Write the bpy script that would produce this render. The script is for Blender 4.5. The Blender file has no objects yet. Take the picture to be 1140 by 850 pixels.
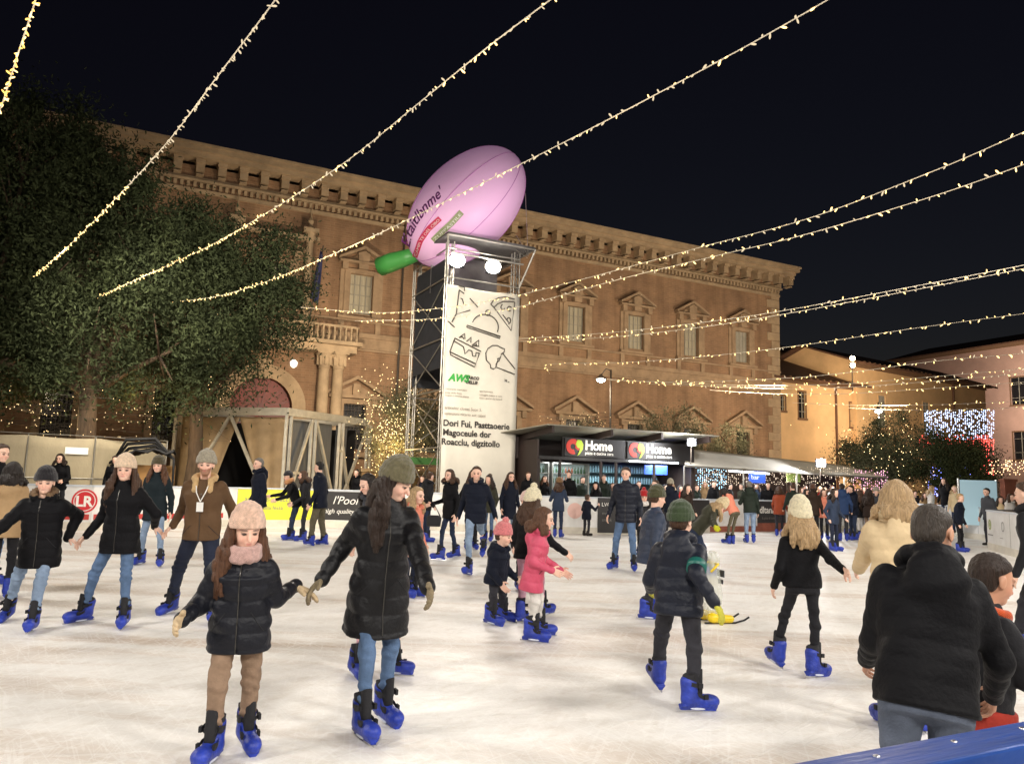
import bpy, bmesh, math, random
import numpy as np
from mathutils import Matrix, Vector
random.seed(7); rng = np.random.default_rng(7)
SC = bpy.context.scene; COL = SC.collection
PI = math.pi
# ---------------------------------------------------------------- camera model
F_PX = 850.0; CAM_H = 1.58; ROLL = 0.03; PITCH = math.atan(109 / F_PX)
_cp, _sp = math.cos(PITCH), math.sin(PITCH)
_up0 = np.array([0, -_sp, _cp]); _rt0 = np.array([1.0, 0, 0])
FW = np.array([0, _cp, _sp])
RT = _rt0 * math.cos(ROLL) + _up0 * math.sin(ROLL)
UP = -_rt0 * math.sin(ROLL) + _up0 * math.cos(ROLL)
CAM = np.array([0, 0, CAM_H])
def ray(x, y): return FW + RT * (x - 570) / F_PX - UP * (y - 425) / F_PX
def pt(x, y, Y):
    r = ray(x, y); return CAM + r * Y / r[1]
def gp(x, y, z=0.0):
    r = ray(x, y); return CAM + r * (z - CAM_H) / r[2]
cd = bpy.data.cameras.new('camera'); cam = bpy.data.objects.new('camera', cd); COL.objects.link(cam)
M = Matrix(((RT[0], UP[0], -FW[0], 0), (RT[1], UP[1], -FW[1], 0), (RT[2], UP[2], -FW[2], CAM_H), (0, 0, 0, 1)))
cam.matrix_world = M
cd.sensor_width = 36; cd.lens = F_PX / 1140 * 36; cd.clip_end = 600; cd.clip_start = 0.05
SC.camera = cam
# ---------------------------------------------------------------- materials
MATS = {}
def srgb(r, g, b):
    f = lambda c: (c / 12.92 if c <= 0.04045 else ((c + 0.055) / 1.055) ** 2.4)
    return (f(r / 255), f(g / 255), f(b / 255))
def mat(name, col, rough=0.6, metal=0.0, bump=0.0, bscale=40.0, var=0.0, vscale=3.0, col2=None, emis=None, estr=0.0,
        sheen=0.0, alpha=1.0, trans=0.0, spec=0.5, stretch=(1, 1, 1), nosample=False):
    if name in MATS: return MATS[name]
    m = bpy.data.materials.new(name); m.use_nodes = True
    nt = m.node_tree; N = nt.nodes; L = nt.links; b = N['Principled BSDF']
    b.inputs['Base Color'].default_value = (*col, 1); b.inputs['Roughness'].default_value = rough
    b.inputs['Metallic'].default_value = metal; b.inputs['Specular IOR Level'].default_value = spec
    if sheen: b.inputs['Sheen Weight'].default_value = sheen
    if alpha < 1: b.inputs['Alpha'].default_value = alpha
    if trans: b.inputs['Transmission Weight'].default_value = trans
    if emis:
        b.inputs['Emission Color'].default_value = (*emis, 1); b.inputs['Emission Strength'].default_value = estr
    if var > 0 or bump > 0:
        tc = N.new('ShaderNodeTexCoord'); mp = N.new('ShaderNodeMapping'); mp.inputs['Scale'].default_value = stretch
        L.new(tc.outputs['Object'], mp.inputs[0])
    if var > 0:
        n = N.new('ShaderNodeTexNoise'); n.inputs['Scale'].default_value = vscale; n.inputs['Detail'].default_value = 7
        n.inputs['Roughness'].default_value = 0.62
        L.new(mp.outputs[0], n.inputs['Vector'])
        r = N.new('ShaderNodeValToRGB')
        c2 = col2 or tuple(c * (1 - var) for c in col); c1 = tuple(min(1, c * (1 + var * 0.5)) for c in col) if not col2 else col
        r.color_ramp.elements[0].position = 0.32; r.color_ramp.elements[0].color = (*c2, 1)
        r.color_ramp.elements[1].position = 0.68; r.color_ramp.elements[1].color = (*c1, 1)
        L.new(n.outputs[0], r.inputs[0]); L.new(r.outputs[0], b.inputs['Base Color'])
    if bump > 0:
        n2 = N.new('ShaderNodeTexNoise'); n2.inputs['Scale'].default_value = bscale; n2.inputs['Detail'].default_value = 4
        L.new(mp.outputs[0], n2.inputs['Vector'])
        bp = N.new('ShaderNodeBump'); bp.inputs['Strength'].default_value = bump; bp.inputs['Distance'].default_value = 0.02
        L.new(n2.outputs[0], bp.inputs['Height']); L.new(bp.outputs[0], b.inputs['Normal'])
    if nosample:
        m.cycles.emission_sampling = 'NONE'
    MATS[name] = m; return m
def emat(name, col, strength, sample=False):
    if name in MATS: return MATS[name]
    m = bpy.data.materials.new(name); m.use_nodes = True; nt = m.node_tree
    nt.nodes.remove(nt.nodes['Principled BSDF'])
    e = nt.nodes.new('ShaderNodeEmission'); e.inputs[0].default_value = (*col, 1); e.inputs[1].default_value = strength
    nt.links.new(e.outputs[0], nt.nodes['Material Output'].inputs[0])
    if not sample: m.cycles.emission_sampling = 'NONE'
    MATS[name] = m; return m
# ---------------------------------------------------------------- object helpers
def meta(o, label=None, cat=None, group=None, kind=None):
    if label: o['label'] = label
    if cat: o['category'] = cat
    if group: o['group'] = group
    if kind: o['kind'] = kind
    return o
def link(name, me, parent=None, m=None, loc=None):
    o = bpy.data.objects.new(name, me); COL.objects.link(o)
    if parent is not None: o.parent = parent
    if m is not None and me is not None and len(me.materials) == 0: me.materials.append(m)
    if loc is not None: o.location = loc
    return o
def empty(name, loc=(0, 0, 0), rz=0.0, label=None, cat=None, group=None):
    o = bpy.data.objects.new(name, None); COL.objects.link(o); o.location = loc; o.rotation_euler = (0, 0, rz)
    o.empty_display_size = 0.2
    return meta(o, label, cat, group)
class MB:
    """collects shapes, builds ONE mesh"""
    def __init__(s): s.v = []; s.f = []
    def add(s, vs, fs):
        n = len(s.v); s.v += [tuple(map(float, v)) for v in vs]; s.f += [tuple(i + n for i in f) for f in fs]; return s
    def box(s, x0, x1, y0, y1, z0, z1):
        if x0 > x1: x0, x1 = x1, x0
        if y0 > y1: y0, y1 = y1, y0
        if z0 > z1: z0, z1 = z1, z0
        return s.add([(x0, y0, z0), (x1, y0, z0), (x1, y1, z0), (x0, y1, z0), (x0, y0, z1), (x1, y0, z1), (x1, y1, z1), (x0, y1, z1)],
                     [(0, 3, 2, 1), (4, 5, 6, 7), (0, 1, 5, 4), (1, 2, 6, 5), (2, 3, 7, 6), (3, 0, 4, 7)])
    def bar(s, a, b, w, h=None, up=(0, 0, 1)):
        a = np.array(a, float); b = np.array(b, float); h = h or w
        d = b - a; d /= np.linalg.norm(d) + 1e-9; u = np.array(up, float)
        if abs(d @ u) > 0.98: u = np.array([1.0, 0, 0])
        r = np.cross(d, u); r /= np.linalg.norm(r); u = np.cross(r, d)
        vs = [p + r * sx * w / 2 + u * sz * h / 2 for p in (a, b) for sx, sz in ((-1, -1), (1, -1), (1, 1), (-1, 1))]
        return s.add(vs, [(0, 1, 2, 3), (7, 6, 5, 4), (0, 4, 5, 1), (1, 5, 6, 2), (2, 6, 7, 3), (3, 7, 4, 0)])
    def tube(s, pts, r, n=8, r2=None):
        pts = [np.array(p, float) for p in pts]; rings = []
        for i, p in enumerate(pts):
            d = pts[min(i + 1, len(pts) - 1)] - pts[max(i - 1, 0)]; d /= np.linalg.norm(d) + 1e-9
            u = np.array([0, 0, 1.0]) if abs(d[2]) < 0.9 else np.array([1.0, 0, 0])
            a = np.cross(d, u); a /= np.linalg.norm(a); b = np.cross(a, d)
            rr = (r[i] if hasattr(r, '__len__') else (r if r2 is None else r + (r2 - r) * i / max(1, len(pts) - 1)))
            rings.append([p + (a * math.cos(2 * PI * k / n) + b * math.sin(2 * PI * k / n)) * rr for k in range(n)])
        vs = [v for q in rings for v in q]; fs = []
        for i in range(len(rings) - 1):
            for k in range(n):
                k2 = (k + 1) % n; fs.append((i * n + k, i * n + k2, (i + 1) * n + k2, (i + 1) * n + k))
        fs.append(tuple(range(n - 1, -1, -1))); fs.append(tuple((len(rings) - 1) * n + k for k in range(n)))
        return s.add(vs, fs)
    def lathe(s, c, prof, n=16, axis='z'):
        vs = []; fs = []; c = np.array(c, float)
        for r, h in prof:
            for k in range(n):
                a = 2 * PI * k / n
                o = (r * math.cos(a), r * math.sin(a), h) if axis == 'z' else (r * math.cos(a), h, r * math.sin(a))
                vs.append(c + o)
        for i in range(len(prof) - 1):
            for k in range(n):
                k2 = (k + 1) % n; fs.append((i * n + k, i * n + k2, (i + 1) * n + k2, (i + 1) * n + k))
        fs.append(tuple(range(n - 1, -1, -1))); fs.append(tuple((len(prof) - 1) * n + k for k in range(n)))
        return s.add(vs, fs)
    def quad(s, a, b, c, d): return s.add([a, b, c, d], [(0, 1, 2, 3)])
    def prism(s, poly, y0, y1):
        """poly in (x,z), extruded along y"""
        n = len(poly); vs = [(x, y0, z) for x, z in poly] + [(x, y1, z) for x, z in poly]
        fs = [tuple(range(n)), tuple(range(2 * n - 1, n - 1, -1))]
        fs += [(i, i + n, (i + 1) % n + n, (i + 1) % n) for i in range(n)]
        return s.add(vs, fs)
    def build(s, name, m, parent=None, smooth=False, bevel=0.0, loc=None):
        me = bpy.data.meshes.new(name); me.from_pydata(s.v, [], s.f); me.update()
        bm = bmesh.new(); bm.from_mesh(me); bmesh.ops.recalc_face_normals(bm, faces=bm.faces); bm.to_mesh(me); bm.free()
        if smooth: me.polygons.foreach_set('use_smooth', [True] * len(me.polygons))
        o = link(name, me, parent, m, loc)
        if bevel:
            md = o.modifiers.new('bevel', 'BEVEL'); md.width = bevel; md.segments = 2; md.limit_method = 'ANGLE'
        return o
def np_mesh(name, v, f, smooth=True):
    """v (n,3), f (m,4) numpy"""
    me = bpy.data.meshes.new(name); n = len(v); k = f.shape[1]; m_ = len(f)
    me.vertices.add(n); me.vertices.foreach_set('co', np.ascontiguousarray(v, np.float32).ravel())
    me.loops.add(m_ * k); me.loops.foreach_set('vertex_index', np.ascontiguousarray(f, np.int32).ravel())
    me.polygons.add(m_); me.polygons.foreach_set('loop_start', np.arange(0, m_ * k, k, dtype=np.int32))
    me.polygons.foreach_set('use_smooth', np.full(m_, smooth)); me.update(calc_edges=True)
    return me
def text_mesh(body, size=1.0, extrude=0.004, bold=0.0, shear=0.0, align='LEFT', space=1.0):
    c = bpy.data.curves.new('txt', 'FONT'); c.body = body; c.size = size; c.extrude = extrude; c.offset = bold; c.shear = shear
    c.align_x = align; c.space_character = space; c.resolution_u = 3
    o = bpy.data.objects.new('txt', c); COL.objects.link(o)
    bpy.context.view_layer.update()
    me = bpy.data.meshes.new_from_object(o.evaluated_get(bpy.context.evaluated_depsgraph_get()))
    bpy.data.objects.remove(o); bpy.data.curves.remove(c); me.materials.clear()
    return me
def text_on(name, body, origin, ux, uz, size, m, parent=None, **k):
    """flat lettering: origin, reading direction ux, up direction uz"""
    me = text_mesh(body, size, **k)
    ux = Vector(ux).normalized(); uz = Vector(uz).normalized(); nn = ux.cross(uz)
    mm = Matrix((( ux.x, uz.x, nn.x, origin[0]), (ux.y, uz.y, nn.y, origin[1]), (ux.z, uz.z, nn.z, origin[2]), (0, 0, 0, 1)))
    me.transform(mm); me.name = name
    return link(name, me, parent, m)
# ---------------------------------------------------------------- implicit surfaces -> mesh
def _axis(lo, hi, step, fines):
    out = [lo]; p = lo
    while p < hi:
        st = step
        for a, b, s in fines:
            if a - step * .5 < p < b: st = min(st, s)
        p += st; out.append(p)
    return np.array(out, np.float32)
def smin(a, b, k):
    h = np.clip(0.5 + 0.5 * (b - a) / k, 0, 1)
    return b + (a - b) * h - k * h * (1 - h)
class Field:
    def __init__(s, lo, hi, step, fines=()):
        """fines: list of (lo3, hi3, step)"""
        s.ax = [_axis(lo[i], hi[i], step, [(f[0][i], f[1][i], f[2]) for f in fines]) for i in range(3)]
        s.V = np.full([len(a) for a in s.ax], 0.3, np.float32)
    def sub(s, lo, hi):
        sl = []
        for i in range(3):
            a = int(np.searchsorted(s.ax[i], lo[i])); b = int(np.searchsorted(s.ax[i], hi[i]))
            if b <= a: return None, None
            sl.append(slice(a, b))
        X = s.ax[0][sl[0]][:, None, None]; Y = s.ax[1][sl[1]][None, :, None]; Z = s.ax[2][sl[2]][None, None, :]
        return tuple(sl), (X, Y, Z)
    def apply(s, sl, d, k=0.0, op='u'):
        v = s.V[sl]
        if op == 'u': s.V[sl] = smin(v, d, k) if k > 0 else np.minimum(v, d)
        elif op == 's': s.V[sl] = -smin(-v, d, k) if k > 0 else np.maximum(v, -d)
    def capsule(s, a, b, ra, rb, k=0.02, mod=None, op='u'):
        a = np.array(a, float); b = np.array(b, float); mr = max(ra, rb) + 0.05
        sl, P = s.sub(np.minimum(a, b) - mr, np.maximum(a, b) + mr)
        if sl is None: return
        d = b - a; L2 = d @ d + 1e-9
        px, py, pz = P[0] - a[0], P[1] - a[1], P[2] - a[2]
        t = np.clip((px * d[0] + py * d[1] + pz * d[2]) / L2, 0, 1)
        q = np.sqrt((px - t * d[0]) ** 2 + (py - t * d[1]) ** 2 + (pz - t * d[2]) ** 2) - (ra + (rb - ra) * t)
        if mod is not None: q = q + mod(P, t, math.sqrt(L2))
        s.apply(sl, q, k, op)
    def ellip(s, c, r, R, k=0.02, mod=None, op='u', clip=None):
        """R: 3x3 rows = local axes in world. clip: list of (normal_local, offset): keep n.p >= off"""
        c = np.array(c, float); r = np.array(r, float); R = np.array(R, float)
        ext = np.sqrt(((R * r[:, None]) ** 2).sum(0)) + 0.05
        sl, P = s.sub(c - ext, c + ext)
        if sl is None: return
        q = [P[0] - c[0], P[1] - c[1], P[2] - c[2]]
        l = [q[0] * R[i, 0] + q[1] * R[i, 1] + q[2] * R[i, 2] for i in range(3)]
        k0 = np.sqrt((l[0] / r[0]) ** 2 + (l[1] / r[1]) ** 2 + (l[2] / r[2]) ** 2) + 1e-6
        k1 = np.sqrt((l[0] / r[0] ** 2) ** 2 + (l[1] / r[1] ** 2) ** 2 + (l[2] / r[2] ** 2) ** 2) + 1e-6
        d = k0 * (k0 - 1) / k1
        if mod is not None: d = d + mod(l)
        if clip:
            for n, off in clip: d = np.maximum(d, off - (l[0] * n[0] + l[1] * n[1] + l[2] * n[2]))
        s.apply(sl, d, k, op)
    def profile(s, o, R, knots, k=0.03, mod=None):
        """o origin, R rows (fwd,left,up). knots list of (s, half_left, half_fwd, fwd_offset)"""
        kn = np.array(knots, float); o = np.array(o, float); R = np.array(R, float)
        mx = max(kn[:, 1].max(), kn[:, 2].max()) + abs(kn[:, 3]).max() + .06
        pts = np.array([o + R[2] * kn[0, 0], o + R[2] * kn[-1, 0]])
        sl, P = s.sub(pts.min(0) - mx, pts.max(0) + mx)
        if sl is None: return
        q = [P[0] - o[0], P[1] - o[1], P[2] - o[2]]
        f, l, u = [q[0] * R[i, 0] + q[1] * R[i, 1] + q[2] * R[i, 2] for i in range(3)]
        ht = np.interp(u, kn[:, 0], kn[:, 1]); fd = np.interp(u, kn[:, 0], kn[:, 2]); fo = np.interp(u, kn[:, 0], kn[:, 3])
        f2 = f - fo
        # superelliptic cross-section
        e = ((np.abs(l) / ht) ** 2.3 + (np.abs(f2) / fd) ** 2.3) ** (1 / 2.3)
        d = (e - 1) * np.minimum(ht, fd) * 0.95
        if mod is not None: d = d + mod(f2, l, u)
        cap = np.maximum(kn[0, 0] - u, u - kn[-1, 0])
        d = -smin(-d, -cap, 0.015)
        s.apply(sl, d, k)
    def mesh(s, name):
        V = s.V; A = s.ax
        S = V < 0
        c = [S[:-1, :-1, :-1], S[1:, :-1, :-1], S[:-1, 1:, :-1], S[1:, 1:, :-1], S[:-1, :-1, 1:], S[1:, :-1, 1:], S[:-1, 1:, 1:], S[1:, 1:, 1:]]
        al = c[0].copy(); an = c[0].copy()
        for q in c[1:]: al &= q; an |= q
        act = an & ~al
        idx = np.argwhere(act)
        if len(idx) == 0: return None
        I, J, K = idx.T
        pos = np.zeros((len(idx), 3)); cnt = np.zeros(len(idx))
        def corner(dx, dy, dz): return V[I + dx, J + dy, K + dz], (A[0][I + dx], A[1][J + dy], A[2][K + dz])
        C = {(x, y, z): corner(x, y, z) for x in (0, 1) for y in (0, 1) for z in (0, 1)}
        for a in C:
            for ax in range(3):
                if a[ax] == 0:
                    b = list(a); b[ax] = 1; b = tuple(b)
                    va, pa = C[a]; vb, pb = C[b]
                    m_ = (va < 0) != (vb < 0); t = np.where(m_, va / (va - vb + 1e-12), 0)
                    for i in range(3): pos[:, i] += np.where(m_, pa[i] + (pb[i] - pa[i]) * t, 0)
                    cnt += m_
        pos /= cnt[:, None]
        vid = np.full(act.shape, -1, np.int64); vid[I, J, K] = np.arange(len(idx))
        F = []
        for ax in range(3):
            sl0 = [slice(None)] * 3; sl1 = [slice(None)] * 3
            sl0[ax] = slice(None, -1); sl1[ax] = slice(1, None)
            a_ = S[tuple(sl0)]; b_ = S[tuple(sl1)]
            ed = np.argwhere(a_ != b_); o1, o2 = [(1, 2), (2, 0), (0, 1)][ax]
            lim = [n - 1 for n in V.shape]
            ok = (ed[:, o1] > 0) & (ed[:, o2] > 0) & (ed[:, o1] < lim[o1]) & (ed[:, o2] < lim[o2])
            ed = ed[ok]; flip = a_[ed[:, 0], ed[:, 1], ed[:, 2]]
            def cell(d1, d2):
                e = ed.copy(); e[:, o1] += d1; e[:, o2] += d2; return vid[e[:, 0], e[:, 1], e[:, 2]]
            q = np.stack([cell(-1, -1), cell(0, -1), cell(0, 0), cell(-1, 0)], 1)
            q[~flip] = q[~flip][:, ::-1]
            F.append(q)
        F = np.concatenate(F); F = F[(F >= 0).all(1)]
        return np_mesh(name, pos, F)
def fnoise(P, sc, seed=0):
    X, Y, Z = P; a = seed * 1.7
    return (np.sin(X * sc + a + 1.3 * np.sin(Z * sc * .7 + a)) * np.sin(Y * sc * 1.1 + 2 * a + 1.1 * np.sin(X * sc * .6)) +
            np.sin(Z * sc * 1.2 + a * 3 + 1.5 * np.sin(Y * sc * .8 + a)) * np.sin(X * sc * .9 + Y * sc * .8 + a)) * 0.5
# ---------------------------------------------------------------- people
SKIN = bpy.data.materials.new('skin'); SKIN.use_nodes = True
_n = SKIN.node_tree; _b = _n.nodes['Principled BSDF']; _a = _n.nodes.new('ShaderNodeAttribute'); _a.attribute_name = 'tone'
_n.links.new(_a.outputs['Color'], _b.inputs['Base Color']); _b.inputs['Roughness'].default_value = 0.5
_b.inputs['Subsurface Weight'].default_value = 0.06; _b.inputs['Subsurface Radius'].default_value = (0.012, 0.005, 0.003); _b.inputs['Subsurface Scale'].default_value = 1.0
def cloth(name, rgb, rough=0.75, bump=0.25, bs=60, var=0.25, sheen=0.02, vscale=9, spec=0.25):
    return mat('cloth_' + name, srgb(*rgb), rough=rough, bump=bump, bscale=bs, var=var, vscale=vscale, sheen=sheen, spec=spec)
def knit(name, rgb):
    n = 'knit_' + name
    if n in MATS: return MATS[n]
    m = mat(n, srgb(*rgb), rough=0.95, var=0.3, vscale=45, sheen=0.3, spec=0.15)
    N = m.node_tree.nodes; L = m.node_tree.links
    tc = N.new('ShaderNodeTexCoord'); w = N.new('ShaderNodeTexWave'); w.wave_type = 'BANDS'; w.bands_direction = 'DIAGONAL'
    w.inputs['Scale'].default_value = 60; w.inputs['Distortion'].default_value = 3; w.inputs['Detail'].default_value = 3
    L.new(tc.outputs['Object'], w.inputs['Vector']); bp = N.new('ShaderNodeBump'); bp.inputs['Strength'].default_value = 0.5; bp.inputs['Distance'].default_value = 0.006
    L.new(w.outputs['Fac'], bp.inputs['Height']); L.new(bp.outputs[0], N['Principled BSDF'].inputs['Normal'])
    return m
def hairm(name, rgb):
    return mat('hair_' + name, srgb(*rgb), rough=0.5, bump=0.8, bscale=60, var=0.45, vscale=30, stretch=(3, 3, .35), spec=0.4)
JACK = {'black': (20, 20, 24), 'navy': (27, 33, 50), 'darknavy': (18, 21, 33), 'grey': (70, 72, 78), 'olive': (66, 66, 54), 'teal': (34, 46, 52),
        'brown': (98, 74, 52), 'pink': (210, 84, 112), 'cream': (224, 200, 160), 'coral': (226, 140, 116), 'charcoal': (44, 44, 48), 'darkgreen': (44, 54, 46),
        'tan': (176, 146, 108), 'white': (214, 210, 204), 'bluegrey': (50, 61, 82), 'red': (170, 40, 36), 'darkbrown': (60, 46, 38), 'blue': (46, 66, 104), 'rust': (150, 70, 44)}
TROU = {'jeans': (92, 116, 150), 'lightjeans': (134, 154, 180), 'darkjeans': (44, 54, 76), 'black': (30, 30, 34), 'taupe': (142, 118, 98), 'olive': (98, 92, 74),
        'white': (206, 202, 196), 'pink': (206, 160, 178), 'greyjeans': (92, 100, 116), 'charcoal': (50, 50, 56), 'navy': (34, 40, 58)}
HAIR = {'brown': (74, 50, 34), 'darkbrown': (46, 32, 24), 'black': (26, 22, 20), 'blonde': (184, 154, 114), 'grey': (124, 118, 110), 'reddish': (96, 64, 44), 'dark': (36, 28, 24), 'saltdark': (62, 54, 47)}
SKT = {'fair': (230, 188, 166), 'mid': (214, 166, 140), 'tan': (192, 142, 114)}
# skate prototypes (local: x forward, z up, origin under the ankle on the ice)
I3 = np.eye(3)
def skate_protos():
    f = Field((-.17, -.09, 0), (.25, .09, .42), .0075)
    f.capsule((-.06, 0, .115), (.11, 0, .11), .054, .053, .03)
    f.ellip((.145, 0, .112), (.068, .058, .05), I3, .02)
    f.capsule((-.035, 0, .13), (-.05, 0, .245), .06, .061, .03)
    f.capsule((-.062, 0, .12), (-.075, 0, .25), .045, .05, .02)
    sl, P = f.sub((-1, -1, -1), (1, 1, 1)); f.V[sl] = np.maximum(f.V[sl], np.maximum(.068 - P[2], P[2] - (.262 - P[0] * .25)) + 0 * P[1])
    f.capsule((.055, 0, .27), (.03, 0, .36), .045, .05, .012, op='s')      # open instep for the tongue
    # chassis
    sl, P = f.sub((-1, -1, -1), (1, 1, 1))
    ch = np.maximum(np.maximum(np.abs(P[0] - .03) - .155, np.abs(P[1]) - (.016 + .022 * np.clip((P[2] - .03) / .04, 0, 1))), np.maximum(.02 - P[2], P[2] - .08))
    f.V[sl] = smin(f.V[sl], ch, .012)
    shell = f.mesh('boot_shell')
    f = Field((-.17, -.09, .1), (.15, .09, .42), .009)
    f.capsule((-.04, 0, .2), (-.052, 0, .325), .055, .06, .02)
    f.capsule((.03, 0, .17), (.022, 0, .345), .034, .036, .02)
    sl, P = f.sub((-1, -1, -1), (1, 1, 1)); f.V[sl] = np.maximum(f.V[sl], P[2] - (.335 + P[0] * .4) + 0 * P[1])
    liner = f.mesh('liner')
    b = MB(); b.box(-.15, .2, -.0035, .0035, 0.0, .026); blade = b.build('blade', None); bm_ = blade.data; bpy.data.objects.remove(blade)
    out = []
    for (cx, cz, r0, r1, tilt) in ((-.03, .235, .072, .068, .25), (.035, .15, .062, .056, .75)):
        n = 18; b = MB()
        for k in range(n):
            a0, a1 = 2 * PI * k / n, 2 * PI * (k + 1) / n
            q = []
            for a in (a0, a1):
                x = r0 * math.cos(a); y = r1 * math.sin(a); q.append((cx + x, y, cz - x * tilt * .6))
            w = .015
            b.quad((q[0][0], q[0][1], q[0][2] - w), (q[1][0], q[1][1], q[1][2] - w), (q[1][0], q[1][1], q[1][2] + w), (q[0][0], q[0][1], q[0][2] + w))
        b.box(cx + r0 * .35, cx + r0 * .9, -r1 * 1.08, -r1 * .8, cz - .02, cz + .016)
        b.box(cx + r0 * .35, cx + r0 * .9, r1 * .8, r1 * 1.08, cz - .02, cz + .016)
        st = b.build('strap', None); out.append(st.data); bpy.data.objects.remove(st)
    for s in (-1, 1):
        b = MB()
        pr = [(-.05 + .13 * (0.5 + .5 * math.cos(t)) + .0, .046 + .013 * math.sin(t)) for t in [2 * PI * i / 14 for i in range(14)]]
        b.prism(pr, s * .0295, s * .0325)
        w = b.build('badge', None); out.append(w.data); bpy.data.objects.remove(w)
    return [shell, liner, bm_] + out
PROTO = skate_protos()
SK_BLUE = mat('skate_blue_plastic', srgb(36, 60, 168), rough=0.45, var=0.42, vscale=11, bump=.35, bscale=45)
SK_BLACK = mat('skate_black_liner', srgb(26, 26, 30), rough=0.8, bump=.3)
SK_STEEL = mat('skate_steel', (.6, .6, .62), rough=0.3, metal=1)
SK_BADGE = mat('skate_badge', srgb(214, 220, 236), rough=0.35)
for me_ in PROTO:
    c_ = np.empty(len(me_.vertices) * 3, np.float32); me_.vertices.foreach_get('co', c_); c_ = c_.reshape(-1, 3); z_ = c_[:, 2]
    c_[:, 2] = np.where(z_ < .068, z_ * .62, z_ - .0258); me_.vertices.foreach_set('co', c_.ravel()); me_.update()
for me_, m_ in zip(PROTO, (SK_BLUE, SK_BLACK, SK_STEEL, SK_BLACK, SK_BLACK, SK_BADGE, SK_BADGE)): me_.materials.append(m_)
def add_skate(root, p, fwd, upv, sc, detail=True):
    fwd = np.array(fwd, float); upv = np.array(upv, float); upv /= np.linalg.norm(upv)
    fwd = fwd - upv * (fwd @ upv); fwd /= np.linalg.norm(fwd); lf = np.cross(upv, fwd)
    o = link('skate', PROTO[0], root)
    o.matrix_local = Matrix(((fwd[0] * sc, lf[0] * sc, upv[0] * sc, p[0]), (fwd[1] * sc, lf[1] * sc, upv[1] * sc, p[1]), (fwd[2] * sc, lf[2] * sc, upv[2] * sc, p[2]), (0, 0, 0, 1)))
    for nm, me in zip(('liner', 'blade', 'strap', 'strap', 'badge', 'badge'), PROTO[1:]):
        if detail or nm in ('liner', 'blade'): link(nm, me, o)
    return o
def hand_prims(f, w, d, n, t, sc, curl, infl=0.0, k=.008):
    """w wrist, d direction of fingers, n palm normal, t thumb side"""
    w = np.array(w); s = sc
    for q in (-1, -.33, .33, 1):
        a = w + d * .005 * s + t * q * .017 * s; b = w + d * .082 * s + t * q * .028 * s
        f.capsule(a, b, .013 * s + infl, .012 * s + infl, .012)
    lens = {1: (.043, .026, .02), .33: (.048, .029, .022), -.33: (.044, .028, .021), -1: (.034, .021, .018)}
    for q, ls in lens.items():
        p = w + d * .08 * s + t * q * .028 * s; ang = curl * .5 + (0.06 * (1 - q))
        for i, l_ in enumerate(ls):
            dd = d * math.cos(ang) + n * math.sin(ang) + t * q * .06; dd /= np.linalg.norm(dd)
            p2 = p + dd * l_ * s; r = (.0092 - .0008 * i) * s + infl
            f.capsule(p, p2, r, r * .93, .003); p = p2; ang += curl
    p = w + d * .02 * s + t * .024 * s; d1_ = d * .6 + t * .7 + n * .25; d1_ /= np.linalg.norm(d1_)
    p2 = p + d1_ * .042 * s; d2_ = d * .85 + t * .35 + n * .35; d2_ /= np.linalg.norm(d2_); p3 = p2 + d2_ * .033 * s
    f.capsule(p, p2, .013 * s + infl, .011 * s + infl, .008); f.capsule(p2, p3, .011 * s + infl, .009 * s + infl, .003)
def ik(a, b, l1, l2, pole):
    a = np.array(a, float); b = np.array(b, float); d = b - a; D = np.linalg.norm(d); mx = (l1 + l2) * .995
    if D > mx: st = min(D / mx, 1.12); l1 *= st; l2 *= st; mx *= st
    if D > mx: b = a + d / D * mx; d = b - a; D = mx
    D = max(D, abs(l1 - l2) + 1e-3); u = d / (np.linalg.norm(d) + 1e-9)
    x = (l1 * l1 - l2 * l2 + D * D) / (2 * D); hh = math.sqrt(max(0, l1 * l1 - x * x))
    pl = np.array(pole, float); pl = pl - u * (pl @ u); pl /= np.linalg.norm(pl) + 1e-9
    return a + u * x + pl * hh, b
def nrm(v): v = np.array(v, float); return v / (np.linalg.norm(v) + 1e-9)
PEOPLE = []
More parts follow.
